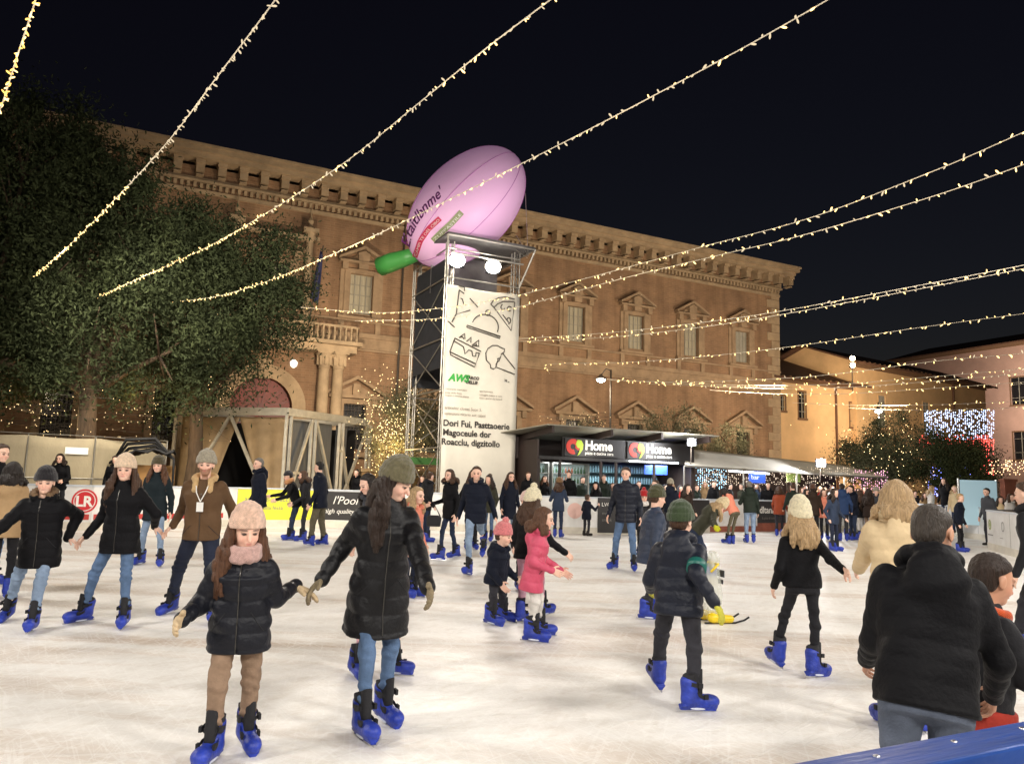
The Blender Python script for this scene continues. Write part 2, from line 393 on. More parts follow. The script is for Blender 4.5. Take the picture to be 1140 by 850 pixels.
def person(label, h, yaw, g=None, at=None, group='skaters on the ice', sex='m', lean=4, side=0, crouch=0, head=(0, 5), hl=None, hr=None, fl=None, fr=None,
           jacket=('black', -.12, .008), trousers='jeans', legr=1.0, hat=None, hair=('short', 'brown'), gloves=None, hood=None, scarf=None, skin='fair',
           skates=True, res=.014, fine=None, armr=1.0, wide=1.0, curl=.35, z0=0.0, lam=.085, beard=None, quilt=True, shine=False, pel=None, only=None, gscale=1.0):
    if g is not None: base = gp(g[0], g[1], z0)
    else: base = np.array([at[0], at[1], z0])
    if hood is None and not scarf and res > .0125 and sum(map(ord, label)) % 3: hood = 'down'
    U = np.array([0, 0, 1.0]); ya = math.radians(yaw)
    Fv = np.array([math.sin(ya), -math.cos(ya), 0]); Lv = np.cross(U, Fv)
    root = empty('person', base, 0, label, 'person', group)
    k = h / 1.75; sole = .040 * (.8 + .2 * k) if skates else 0.0
    HH = (.167 + .034 * h); HSc = HH / .225
    if hat and hat[0] != 'cap': h -= {'beanie': .03, 'tall': .055, 'pom': .08}[hat[0]]
    ws = (.36 + .64 * k) * wide * (.93 if sex == 'f' else 1.0)
    pz = .50 * (h - sole) + sole - crouch; shz = h - HH * 1.29 - crouch
    la, ls = math.radians(lean), math.radians(side)
    Us = nrm(U * math.cos(la) * math.cos(ls) + Fv * math.sin(la) + Lv * math.sin(ls))
    Fs = nrm(Fv - Us * (Fv @ Us)); Ls = np.cross(Us, Fs); RS = np.array([Fs, Ls, Us])
    Pc = U * pz - Fv * math.sin(la) * .22 * h + (np.array(pel[0] * Fv + pel[1] * Lv) if pel else 0)
    T = shz - pz; Nb = Pc + Us * T
    sw = .158 * ws
    hy, hp = math.radians(head[0]), math.radians(head[1])
    Fh0 = Fv * math.cos(hy) + Lv * math.sin(hy); Uh = nrm(U * math.cos(hp) + Fh0 * math.sin(hp) + (Us - U) * .25)
    Fh = nrm(Fh0 - Uh * (Fh0 @ Uh)); Lh = np.cross(Uh, Fh); RH = np.array([Fh, Lh, Uh])
    Hc = Nb + nrm(Us * .6 + Uh * .6) * HH * .76 + Fh * .016 * k
    ua, fa = .172 * h, .150 * h
    hand_s = .62 + .38 * k
    def tgt(sp, sh, sgn):
        if sp is None: sp = (.03, .05, -.305)
        if sp[0] == 'w': return np.array(sp[1]) - base
        if sp[0] == 'px': return pt(sp[1], sp[2], sp[3]) - base
        return sh + (Fv * sp[0] + Lv * sgn * sp[1] + U * sp[2]) * h
    arms = []
    for sgn, sp in ((1, hl), (-1, hr)):
        sh = Nb - Us * .062 * k + Ls * sgn * sw
        tg = tgt(sp, sh, sgn)
        el, wr = ik(sh, tg, ua, fa, -Fs * .55 + Ls * sgn * .25 - U * .75)
        d = nrm(wr - el)
        if sp is not None and sp[0] == 'px' and len(sp) > 4: d = nrm(pt(sp[4], sp[5], sp[6]) - base - wr)
        inn = nrm(-Ls * sgn + Fs * .1 - U * .15); n_ = nrm(inn - d * (inn @ d)); t_ = nrm(Fs - d * (Fs @ d) - n_ * (Fs @ n_))
        arms.append((sh, el, wr, d, n_, t_))
    legs = []
    for sgn, sp in ((1, fl), (-1, fr)):
        hip = Pc + Ls * sgn * .085 * ws; fyaw = sgn * 10; pitch = 0
        if sp is None: sp = (0, .0 + .1 * ws, 0)
        if sp[0] == 'px':
            ft = gp(sp[1], sp[2], z0) - base; ft[2] += sp[3] if len(sp) > 3 else 0
            if len(sp) > 4: fyaw = sp[4]
            if len(sp) > 5: pitch = sp[5]
        else:
            ft = Fv * sp[0] + Lv * sgn * sp[1] + U * sp[2]
            if len(sp) > 3: fyaw = sp[3]
            if len(sp) > 4: pitch = sp[4]
        fa_ = math.radians(fyaw); Ff = Fv * math.cos(fa_) + Lv * math.sin(fa_)
        pa = math.radians(pitch); Ffp = Ff * math.cos(pa) - U * math.sin(pa)
        ank = ft + U * (sole + .07 * k) - Ff * .02
        tot = pz - sole
        kn, ak = ik(hip, ank, (pz - .285 * h) * 1.0, (.285 * h - sole - .07 * k), Ff + U * .1)
        legs.append((hip, kn, ak, ft, Ffp, nrm(kn - ak)))
    allp = np.array([Hc + U * HH * .75, Hc - Fh * .22, Hc + Fh * .2, Pc] + [a[2] + a[3] * .22 for a in arms] + [a[1] for a in arms] + [l[3] for l in legs] + [l[1] for l in legs])
    lo = allp.min(0) - .2; hi = allp.max(0) + .2; lo[2] = min(lo[2], -.02)
    fine = fine if fine is not None else (.0055 if res <= .012 else (.0075 if res <= .016 else res))
    hb = HH * .62
    def obj(nm, f, m):
        me = f.mesh(nm)
        if me is None: return None
        o = link(nm, me, root, m); return o
    sd = random.randint(0, 50)
    # ---- body
    face = res <= .016
    fin = [(Hc - hb, Hc + hb, fine)] if face else []
    if face:
        for a in arms: fin.append((a[2] + a[3] * .08 - .1 * hand_s, a[2] + a[3] * .08 + .1 * hand_s, fine))
    f = Field(lo, hi, res, fin); S_ = HSc
    hp_ = lambda x, y, z: Hc + (Fh * x + Lh * y + Uh * z) * S_
    f.ellip(hp_(-.012, 0, .028), np.array((.094, .075, .082)) * S_, RH, .02)
    f.ellip(hp_(.022, 0, -.035), np.array((.066, .059, .076)) * S_, RH, .03)
    f.ellip(hp_(.052, 0, -.088), np.array((.032, .03, .022)) * S_, RH, .025)
    if face:
        f.capsule(hp_(.086, 0, .0), hp_(.108, 0, -.034), .008 * S_, .012 * S_, .012)
        for s in (-1, 1):
            f.ellip(hp_(.097, s * .031, -.001), np.array((.016, .017, .011)) * S_, RH, .01, op='s')
            f.ellip(hp_(.076, s * .031, -.002), np.array((.012, .014, .0105)) * S_, RH, .003)
            f.capsule(hp_(.084, s * .016, .02), hp_(.074, s * .045, .022), .010 * S_, .008 * S_, .014)
            f.ellip(hp_(-.008, s * .077, -.008), np.array((.019, .009, .032)) * S_, RH, .006)
            f.ellip(hp_(.058, s * .034, -.036), np.array((.022, .02, .02)) * S_, RH, .02)
        f.capsule(hp_(.087, -.014, -.061), hp_(.087, .014, -.061), .0075 * S_, .0075 * S_, .008)
        for s in (-1, 1): f.capsule(hp_(.0965, 0, -.0625), hp_(.0925, s * .024, -.0575), .002, .002, .004, op='s')
    f.capsule(Nb - Us * .02, hp_(-.018, 0, -.05), .056 * (.4 + .6 * k), .05 * S_, .02)
    f.profile(Pc, RS, [(-.04, .13 * ws, .09 * ws, 0), (.15, .12 * ws, .085 * ws, 0), (T - .12, .14 * ws, .09 * ws, 0), (T - .03, .1 * ws, .07 * ws, 0), (T, .05 * ws, .05 * ws, 0)])
    for i, (sh, el, wr, d, n_, t_) in enumerate(arms):
        f.capsule(sh, el, .042 * ws, .034 * ws, .03); f.capsule(el, wr, .034 * ws, .024 * ws + .003, .02)
        if face: hand_prims(f, wr, d, n_, t_, hand_s, curl)
        else: f.capsule(wr, wr + d * .1 * hand_s, .03, .026, .01); f.capsule(wr + d * .02, wr + d * .07 * hand_s + t_ * .03, .014, .012, .008)
    for (hip, kn, ak, ft, Ff, sh_) in legs:
        f.capsule(hip, kn, .05 * ws, .034 * ws, .02); f.capsule(kn, ak, .034 * ws, .02 * ws, .02); f.capsule(ak, ak + Ff * .05 * k, .02, .018, .02)
    body = obj('body', f, SKIN)
    me = body.data; co = np.empty(len(me.vertices) * 3, np.float32); me.vertices.foreach_get('co', co); co = co.reshape(-1, 3)
    q = (co - Hc) / S_; lx, ly, lz = q @ Fh, q @ Lh, q @ Uh
    base_c = np.array(srgb(*SKT[skin])); c = np.tile(base_c, (len(co), 1))
    def paint(mask, col, a=1.0):
        m_ = (np.clip(mask, 0, 1) * a)[:, None]; c[:] = c * (1 - m_) + np.array(srgb(*col)) * m_
    near = (np.abs(lx) < .16) & (np.abs(lz) < .16) & (lx > .03)
    paint(near * np.exp(-((np.abs(ly) - .04) / .022) ** 2 - ((lz + .035) / .022) ** 2), (220, 124, 110), .3)
    paint(near * np.exp(-((ly) / .016) ** 2 - ((lz + .03) / .016) ** 2), (206, 108, 92), .25)
    if beard:
        paint(near * 1.0 * ((lz < -.045 + .5 * np.maximum(0, np.abs(ly) - .02))) * (lx > -.01), beard[1], beard[0])
    if face:
        e2 = 1.0 if sex == 'f' else .75
        paint(near * np.clip(1.6 - ((ly / .019) ** 2 + ((lz + .061 - np.abs(ly) * .15) / .0075) ** 2), 0, 1), (190, 98, 94), .6 * e2)
        paint(near * np.clip(2 - 1.6 * (((np.abs(ly) - .031) / .0155) ** 2 + ((lz + .001) / .0085) ** 2), 0, 1), (40, 28, 24), 1.0)
        paint(near * np.clip(1.7 - 1.2 * (((np.abs(ly) - .033) / .021) ** 2 + ((lz - .022) / .0058) ** 2), 0, 1), HAIR['darkbrown'], .8)
    ca = me.color_attributes.new('tone', 'FLOAT_COLOR', 'POINT')
    ca.data.foreach_set('color', np.concatenate([c, np.ones((len(c), 1))], 1).astype(np.float32).ravel())
    # ---- jacket
    jc, hem, amp = jacket
    jm = cloth('jacket_' + jc + ('_shiny' if shine else ''), tuple(c * (.80 if sum(JACK[jc]) < 150 else .95) for c in JACK[jc]), rough=.48 if shine else .66, bump=.3, bs=42, var=.14, vscale=5, spec=.28 if shine else .12)
    th = .012 if amp > .006 else .006; ar = armr
    jr = res if res > .012 else .009
    f = Field(lo, hi, jr)
    def tm(ff, l, u):
        m_ = -amp * (np.abs(np.sin(PI * (u + .013) / lam)) ** .6 if quilt and amp > 0 else 0)
        m_ = m_ + .004 * np.sin(l * 23 + u * 9 + sd) * np.sin(u * 15 + sd + ff * 11) + .003 * np.sin(ff * 41 + u * 31 + l * 17)
        if jr < .012: m_ = m_ + .006 * np.exp(-(l / .008) ** 2) * (ff > 0)
        return m_
    fl_ = 1.0 if sex == 'm' else 1.06
    hips = .176 * ws * fl_ + th; wai = (.165 if sex == 'm' else .148) * ws + th; che = .182 * ws + th
    dpt = .122 * ws + th
    kn_ = [(hem, hips * (1.0 + max(0, -hem - .1) * .55), dpt * (1.08 + max(0, -hem - .1) * 1.7), .01 if hem < -.2 else 0)]
    if hem < -.1: kn_.append((-.06, hips, dpt * 1.06, 0))
    kn_ += [(.03, hips * .98, dpt * 1.02, 0), (.42 * T, wai, dpt * .95, 0), (.74 * T, che, dpt * 1.04, .005), (T - .11 * k, che * .95, dpt * .95, 0), (T - .045 * k, che * .74, dpt * .80, -.005), (T + .015 * k, .068 * (.5 + .5 * k) + th, .068 * (.5 + .5 * k) + th, 0.004)]
    f.profile(Pc, RS, kn_, mod=tm)
    def am(P, t, L):
        return -amp * (np.abs(np.sin(PI * (t * L) / lam)) ** .6 if quilt and amp > 0 else 0) + .004 * fnoise(P, 38, sd)
    for (sh, el, wr, d, n_, t_) in arms:
        f.capsule(sh - Us * .0, el, (.056 * ws + th * .8) * ar, (.045 * ws + th * .7) * ar, .045, am)
        f.capsule(el, wr + nrm(wr - el) * .012, (.045 * ws + th * .7) * ar, (.034 * ws + th * .6) * ar, .025, am)
    if hood in ('down', 'fur', 'downfur'):
        ring = []
        for a in np.linspace(-2.35, 2.35, 9):
            ring.append(Nb + Us * (.045 * k + .03 * k * math.cos(a)) + (-Fs * math.cos(a) * .098 + Ls * math.sin(a) * .098) * (.5 + .5 * k) + Fs * .012)
        for a, b in zip(ring[:-1], ring[1:]): f.capsule(a, b, .036 * (.4 + .6 * k), .036 * (.4 + .6 * k), .02, lambda P, t, L: .004 * fnoise(P, 50, sd))
        f.ellip(Nb - Fs * .115 * ws - Us * .05 * k, np.array((.06, .125, .12)) * (.4 + .6 * k), RS, .04, lambda l: .005 * np.sin(l[2] * 50 + l[1] * 14))
    elif hood == 'up':
        f.ellip(hp_(-.022, 0, .02), np.array((.115, .105, .128)) * S_, RH, .03, clip=[((-1, 0, -.25), -.055 * S_)])
        f.capsule(Nb, hp_(-.05, 0, -.08), .09 * (.4 + .6 * k), .09 * S_, .04)
        f.capsule(hp_(.10, 0, -.02), hp_(.16, 0, .0), .085 * S_, .08 * S_, .01, op='s')
    elif hood != 'collar':
        f.capsule(Nb - Us * .01, Nb + Us * .022 * k + Fs * .01, .076 * (.45 + .55 * k), .07 * (.45 + .55 * k), .03)
    obj('jacket', f, jm)
    if hood in ('fur', 'downfur'):
        f = Field(Nb - .28, Nb + .28, jr)
        for a, b in zip(ring[:-1], ring[1:]): f.capsule(a + Us * .02, b + Us * .02, .032 * (.4 + .6 * k), .032 * (.4 + .6 * k), .02, lambda P, t, L: .012 * fnoise(P, 130, sd))
        obj('fur_trim', f, cloth('fur_' + jc, (120, 96, 72) if jc != 'cream' else (226, 208, 176), bump=.9, bs=90))
    if hood == 'collar':
        f = Field(Nb - .28, Nb + .28, jr); R_ = []
        for a in np.linspace(-2.3, 2.3, 9):
            R_.append(Nb + Us * (.03 + .03 * math.cos(a)) * k + (-Fs * math.cos(a) * .09 + Ls * math.sin(a) * .105) + Fs * .015)
        R_ = [R_[0] + Fs * .035 - Us * .11 - Ls * .0] + R_ + [R_[-1] + Fs * .035 - Us * .11]
        for a, b in zip(R_[:-1], R_[1:]): f.capsule(a, b, .03, .03, .02, lambda P, t, L: .006 * fnoise(P, 120, sd))
        obj('shearling_collar', f, cloth('shearling', (206, 172, 124), bump=.9, bs=90))
    # ---- trousers
    if only != 'upper':
        f = Field(lo, hi, jr); lr = legr
        f.profile(Pc, RS, [(-.07, .15 * ws * fl_, .11 * ws, -.005), (.0, .158 * ws * fl_, .115 * ws, -.01), (.1, .145 * ws, .1 * ws, 0)], k=.02)
        tmod = lambda P, t, L: .005 * fnoise(P, 33, sd) + .0085 * np.sin(P[2] * 88 + 26 * P[0] + 3 * np.sin(P[1] * 30 + P[2] * 14)) * (np.clip(t - .45, 0, 1) * 1.6 + np.clip(.25 - t, 0, 1) * 1.5)
        for (hip, kn, ak, ft, Ff, sh_) in legs:
            f.capsule(hip, kn, .079 * ws * min(lr, 1.1), .056 * ws * lr, .03, tmod)
            f.capsule(kn, ak + sh_ * (.13 * k if skates else .02), .056 * ws * lr, (.043 * ws + .004) * lr, .02, tmod)
        tc_ = TROU[trousers]
        obj('trousers', f, mat('denim_' + trousers, srgb(*tc_), rough=.85, bump=.3, bscale=120, var=.35, vscale=7, spec=.2) if 'jeans' in trousers else cloth('trousers_' + trousers, tc_, rough=.85))
        scs = (.70 + .22 * k) * gscale
        for (hip, kn, ak, ft, Ff, sh_) in legs:
            if skates: add_skate(root, ft + (0, 0, .002), Ff, nrm(U * .55 + sh_ * .45), scs, res <= .016)
            else:
                f = Field(ft - .25, ft + .25, .012)
                f.capsule(ft + U * .045 - Ff * .05, ft + U * .04 + Ff * .12, .042, .038, .02); f.capsule(ft + U * .05 - Ff * .04, ft + U * .12 - Ff * .04, .045, .045, .02)
                sl, P = f.sub((-9, -9, -9), (9, 9, 9)); f.V[sl] = np.maximum(f.V[sl], (ft[2] + .004 - P[2]) + 0 * P[0] + 0 * P[1])
                obj('boot', f, cloth('shoe', (40, 34, 32), rough=.6))
    # ---- gloves
    if gloves:
        gr = .0055 if face else res
        for (sh, el, wr, d, n_, t_) in arms:
            f = Field(wr - .18, wr + .22 * 1.0, gr)
            if face: hand_prims(f, wr, d, n_, t_, hand_s * 1.05, curl, .004, .01)
            else: f.capsule(wr, wr + d * .1 * hand_s, .036, .032, .01)
            f.capsule(wr - nrm(wr - el) * .03, wr + nrm(wr - el) * .01, .036 * hand_s, .034 * hand_s, .01)
            obj('glove', f, cloth('glove_' + gloves[0], gloves[1], bump=.6, bs=80))
    # ---- hair
    hr_ = fine if face else res
    if hair:
        st, hc = hair; hm = hairm(hc, HAIR[hc])
        ext = .26 if st in ('short', 'buzz') else .62
        f = Field(Hc - np.array([.28, .28, ext]), Hc + np.array([.28, .28, .2]), hr_ if st in ('short', 'buzz') else max(hr_, .0075))
        bz = st == 'buzz'; am_ = .35 if bz else .8
        no = lambda l: am_ * (.0025 * np.sin(l[1] * 260 + l[2] * 60) * np.sin(l[0] * 150 + l[2] * 90) + .003 * np.sin(l[0] * 60 + l[1] * 50))
        cut = [((-.95 if st == 'buzz' else -.72 if st == 'short' else -.62, 0, 1), -.004 * S_ if st in ('short', 'buzz') else .0)]
        f.ellip(hp_(-.016, 0, .034), np.array((.098, .0805, .086) if bz else (.106, .088, .094)) * S_, RH, .01, no, clip=cut)
        if st in ('short', 'buzz'):
            f.ellip(hp_(-.05, 0, -.01), np.array((.055, .07, .07) if bz else (.06, .074, .075)) * S_, RH, .015, no, clip=[((0, 0, 1), (-.07 if bz else -.055) * S_)])
        else:
            ln = {'long': .34, 'mid': .2, 'bob': .10}[st] * (.6 + .4 * k)
            dn = nrm(-U * 1.0 - Fs * .12)
            gv = lambda P, t, L: .0045 * np.sin((P[0] * 1.3 + P[1] * .9) * 190) + .004 * fnoise(P, 60, sd)
            for s in (-1, 1):
                for j, (fx, ly_, w1, off, ll) in enumerate(((.012, .084, .021, .03, .92), (-.022, .092, .027, .045, 1.06), (-.055, .08, .032, .015, 1.0), (-.078, .045, .036, -.01, 1.08), (-.086, .014, .036, -.01, .98))):
                    if h < 1.2 and j == 1: continue
                    ph = sd + j * 1.9 + s; a = hp_(fx * .8, s * ly_ * .86, .035); b = hp_(fx, s * ly_ * 1.08, -.07)
                    f.capsule(a, b, w1 * .9 * S_, w1 * 1.05 * S_, .018, gv); p0 = b; ns = 5
                    for i_ in range(ns):
                        t_ = (i_ + 1) / ns; fr_ = Fs * (.030 * max(0, .5 - t_) * (1 if fx > -.04 else -1.6) + .012 * math.sin(ph + i_ * 1.5))
                        p1 = b + dn * ln * ll * t_ + Ls * s * (off * math.sin(t_ * 2.2) * k + .008 * math.sin(ph * 2 + i_ * 1.3)) + fr_ + (Fs * .05 * k if fx > -.04 else -Fs * .075 * k) * min(1, t_ * 2.2)
                        wa, wb = [w1 * (1.05 + .75 * math.sin(min(1, q_ * 1.25) * PI * .8) * (1 if st == 'long' else .5) - .75 * q_) for q_ in (t_ - .2, t_)]; f.capsule(p0, p1, wa * S_, wb * S_, .02, gv); p0 = p1
        # keep the hair outside the face
        f.ellip(hp_(.075, 0, -.03), np.array((.07, .058, .085)) * S_, RH, .008, op='s')
        obj('hair', f, hm)
    # ---- hat
    if hat:
        kind, hcol, hrgb = hat
        f = Field(Hc - .26, Hc + .34, hr_)
        hh = {'beanie': .018, 'tall': .045, 'pom': .022, 'cap': -.012}[kind]
        cl = [((.24, 0, 1), .026 * S_)]
        cl = [((-.22, 0, 1), .012 * S_)]
        ca_ = np.array((.114, .101, .116 + hh)) * S_
        f.ellip(hp_(-.018, 0, .036 + hh * .4), ca_, RH, .01, lambda l: .0022 * np.sin(l[1] * 170 + 3) * np.sin(l[0] * 160) + .002 * np.sin(l[2] * 120), clip=[((-.22, 0, 1), (-.026 - hh * .4) * S_)])
        if kind != 'cap':
            f.ellip(hp_(-.016, 0, .036), np.array((.119, .106, .110)) * S_, RH, .008, lambda l: .002 * np.sin(l[1] * 170 + 3) * np.sin(l[0] * 160), clip=[((-.22, 0, 1), -.026 * S_), ((.22, 0, -1), -.034 * S_)])
        obj('hat', f, knit(hcol, hrgb))
        if kind == 'pom':
            f = Field(hp_(-.02, 0, .2) - .12, hp_(-.02, 0, .2) + .12, hr_)
            f.ellip(hp_(-.02, 0, .185), np.array((.042, .042, .042)) * S_, RH, .01, lambda l: .006 * np.sin(l[0] * 140) * np.sin(l[1] * 150) * np.sin(l[2] * 130))
            obj('pompom', f, knit(hcol, hrgb))
    if scarf:
        f = Field(Nb - .28, Nb + .28, jr)
        for j, (rz, rr) in enumerate(((.03, .088), (.068, .082)) if len(scarf) < 3 else ((.02, .078),)):
            ring = [Nb + Us * (rz * k - .0 + .012 * math.cos(a) * -1) + (Fs * math.cos(a) * 1.05 + Ls * math.sin(a)) * rr * (.4 + .6 * k) + Fs * .02 for a in np.linspace(0, 2 * PI, 13)]
            for a, b in zip(ring[:-1], ring[1:]): f.capsule(a, b, .036 * (.4 + .6 * k) * (1 if len(scarf) < 3 else .75), .036 * (.4 + .6 * k) * (1 if len(scarf) < 3 else .75), .012, lambda P, t, L: .006 * fnoise(P, 60, sd + j))
        obj('scarf', f, knit(scarf[0], scarf[1]))
    info = dict(root=root, base=base, Pc=Pc + base, Nb=Nb + base, Hc=Hc + base, RS=RS, RH=RH, arms=arms, legs=legs, h=h, ws=ws, S=S_, k=k, F=Fv, L=Lv)
    PEOPLE.append(info); return info
# ---------------------------------------------------------------- world, sky, lights
w = bpy.data.worlds.new('World'); SC.world = w; w.use_nodes = True
_nt = w.node_tree; _bg = _nt.nodes['Background']
_sky = _nt.nodes.new('ShaderNodeTexSky'); _sky.sky_type = 'NISHITA'; _sky.sun_disc = False
_sky.sun_elevation = math.radians(-4); _sky.sun_rotation = math.radians(20)
_mx = _nt.nodes.new('ShaderNodeMixRGB'); _mx.blend_type = 'ADD'; _mx.inputs[0].default_value = 1.0
_mx.inputs[2].default_value = (.017, .012, .032, 1)
_nt.links.new(_sky.outputs[0], _mx.inputs[1]); _nt.links.new(_mx.outputs[0], _bg.inputs[0])
_bg.inputs[1].default_value = 0.06
def light(kind, name, loc, energy, col=(1, 1, 1), size=.3, target=None, spot=60, blend=.6):
    l = bpy.data.lights.new(name, kind); l.energy = energy; l.color = col
    o = bpy.data.objects.new(name, l); COL.objects.link(o); o.location = loc
    if kind == 'AREA': l.size = size
    else: l.shadow_soft_size = size
    if kind == 'SPOT': l.spot_size = math.radians(spot); l.spot_blend = blend
    if target is not None: o.rotation_euler = (Vector(target) - Vector(loc)).to_track_quat('-Z', 'Y').to_euler()
    return o
WARM = (1.0, .80, .56); SOD = (1.0, .66, .36); COOL = (.86, .93, 1.0)
# unseen floodlights round the rink, no masts modelled
light('SPOT', 'unseen_rink_flood', (9.5, -2.5, 7.5), 2700, (1, .94, .87), .9, (0.5, 9, 0), 115, .8)
light('SPOT', 'unseen_rink_flood', (-9.5, 0.0, 7.5), 2300, (1, .94, .87), .9, (-1, 10, 0), 105, .7)
light('SPOT', 'unseen_rink_flood', (14.5, 12, 8), 2600, (1, .94, .87), .8, (0, 13, 0), 110, .7)
light('SPOT', 'unseen_rink_flood', (13.0, 3.5, 7.5), 2400, (1, .94, .87), .9, (4, 11, 0), 105, .8)  # added as fill to brighten the right side of the ice
light('SPOT', 'unseen_rink_flood', (-13.5, 11, 8), 2000, (1, .93, .85), .8, (0, 13, 0), 110, .7)
light('SPOT', 'unseen_rink_flood', (1.0, -6.0, 7.0), 3300, (1, .94, .86), 1.2, (1.5, 13, 1), 95, .8)
light('SPOT', 'square_fill_spot', (-4, 15, 9.5), 5200, (1, .90, .76), .6, (-9, 29, 2), 100, .8)  # unseen spot added to brighten the truss box and hoarding
light('SPOT', 'square_fill_spot', (-12, 19, 7.5), 2600, (1, .9, .74), .5, (-9.5, 31, 1.5), 100, .8)  # second unseen spot, added closer to lift the truss box
light('SPOT', 'square_fill_spot', (7, 14, 9.5), 3000, (1, .91, .80), .6, (15, 30, 1.5), 105, .8)  # unseen spot added to brighten the marquee side
# ---------------------------------------------------------------- ground and ice
m = mat('paving', srgb(96, 88, 78), rough=.8, bump=.3, bscale=3, var=.35, vscale=2)
N = m.node_tree.nodes
b = MB(); b.quad((-220, -60, -.06), (220, -60, -.06), (220, 300, -.06), (-220, 300, -.06)); g = b.build('ground', m); meta(g, kind='structure')
BP = [(-16.2, -2.0), (-15.6, 12.5), tuple(gp(-60, 588)[:2]), tuple(gp(100, 590)[:2]), tuple(gp(262, 586)[:2]), tuple(gp(350, 586)[:2]), tuple(gp(600, 593)[:2]), tuple(gp(700, 595)[:2]),
      tuple(gp(790, 592)[:2]), tuple(gp(900, 590.5)[:2]), tuple(gp(1012, 591)[:2]), (16.6, 25.0), tuple(gp(1100, 611)[:2]), tuple(gp(1200, 640)[:2]), (12.5, 9), (9, 2.6)]
RAIL = [gp(800, 863, 1.1), gp(885, 848, 1.1), gp(1140, 801, 1.1), gp(1300, 772, 1.1)]
ice = bpy.data.materials.new('rink_ice'); ice.use_nodes = True; nt = ice.node_tree; N = nt.nodes; L = nt.links; pb = N['Principled BSDF']
tc = N.new('ShaderNodeTexCoord')
def _noise(scale, detail, stretch, rot=0, rough=.6, dist=0):
    mp = N.new('ShaderNodeMapping'); mp.vector_type = 'TEXTURE'; mp.inputs['Scale'].default_value = tuple(1 / s for s in stretch); mp.inputs['Rotation'].default_value = (0, 0, rot)
    L.new(tc.outputs['Object'], mp.inputs[0]); n = N.new('ShaderNodeTexNoise'); n.inputs['Scale'].default_value = scale
    n.inputs['Detail'].default_value = detail; n.inputs['Roughness'].default_value = rough; n.inputs['Distortion'].default_value = dist
    L.new(mp.outputs[0], n.inputs['Vector']); return n
def _ramp(src, p0, c0, p1, c1):
    r = N.new('ShaderNodeValToRGB'); r.color_ramp.elements[0].position = p0; r.color_ramp.elements[0].color = (*c0, 1)
    r.color_ramp.elements[1].position = p1; r.color_ramp.elements[1].color = (*c1, 1); L.new(src, r.inputs[0]); return r
def _mix(a, b_, fac, bt='MIX'):
    x = N.new('ShaderNodeMixRGB'); x.blend_type = bt
    if isinstance(fac, float): x.inputs[0].default_value = fac
    else: L.new(fac, x.inputs[0])
    L.new(a, x.inputs[1]) if not isinstance(a, tuple) else setattr(x.inputs[1], 'default_value', (*a, 1))
    L.new(b_, x.inputs[2]) if not isinstance(b_, tuple) else setattr(x.inputs[2], 'default_value', (*b_, 1))
    return x
base_ = _ramp(_noise(1.1, 8, (.5, 1.3, 1), .1, .65, .6).outputs[0], .3, srgb(226, 223, 218), .7, srgb(240, 238, 234))
# worn brownish bands where the surface is dirty
st1 = _ramp(_noise(.42, 7, (.34, 2.3, 1), -.08, .62, .7).outputs[0], .50, (0, 0, 0), .66, (1, 1, 1))
c1 = _mix(base_.outputs[0], srgb(172, 136, 98), _mix((0, 0, 0), st1.outputs[0], .58).outputs[0])
st2 = _ramp(_noise(.8, 6, (.5, 1.5, 1), .5, .6, 1.2).outputs[0], .60, (0, 0, 0), .78, (1, 1, 1))
c2 = _mix(c1.outputs[0], srgb(204, 198, 192), _mix((0, 0, 0), st2.outputs[0], .5).outputs[0])
# skate scratches: thin stretched noise in several directions
last = c2; hts = []
for rot, sc_, seed in ((.25, 22, 0), (-.45, 30, 3), (.8, 26, 5), (1.3, 20, 9), (-1.0, 28, 4), (1.75, 36, 2), (2.3, 25, 7)):
    n_ = _noise(sc_, 3, (.06, 1.3, 1), rot, .55, .6)
    r_ = _ramp(n_.outputs[0], .575, (0, 0, 0), .62, (1, 1, 1)); hts.append(r_)
    last = _mix(last.outputs[0], srgb(248, 247, 244), _mix((0, 0, 0), r_.outputs[0], .27).outputs[0])
snow = _ramp(_noise(9, 10, (1, 1, 1), .4, .8).outputs[0], .50, (0, 0, 0), .70, (1, 1, 1))
dark = _ramp(_noise(5, 9, (.6, 1.2, 1), .9, .75).outputs[0], .36, (1, 1, 1), .50, (0, 0, 0))
last = _mix(last.outputs[0], srgb(196, 186, 172), _mix((0, 0, 0), dark.outputs[0], .34).outputs[0])
last = _mix(last.outputs[0], srgb(244, 243, 240), _mix((0, 0, 0), snow.outputs[0], .42).outputs[0])
L.new(last.outputs[0], pb.inputs['Base Color'])
rr = _ramp(snow.outputs[0], .0, (.48, .48, .48), 1, (.8, .8, .8)); L.new(rr.outputs[0], pb.inputs['Roughness'])
pb.inputs['Specular IOR Level'].default_value = .4
ad = _mix(hts[0].outputs[0], hts[2].outputs[0], .5); ad2 = _mix(ad.outputs[0], _noise(9, 6, (.6, 1.2, 1), 0, .7).outputs[0], .5)
bp = N.new('ShaderNodeBump'); bp.inputs['Strength'].default_value = .6; bp.inputs['Distance'].default_value = .012
L.new(ad2.outputs[0], bp.inputs['Height']); L.new(bp.outputs[0], pb.inputs['Normal'])
me = bpy.data.meshes.new('ice_rink_surface')
poly = [(x, y, 0) for x, y in BP] + [(9.0, 1.6, 0), (RAIL[2][0], RAIL[2][1], 0), (RAIL[1][0] - .3, RAIL[1][1] - .1, 0), (-.5, .6, 0), (-1.5, -2.0, 0)]
me.from_pydata(poly, [], [tuple(range(len(poly)))]); o = link('ice', me, None, ice); meta(o, kind='structure')
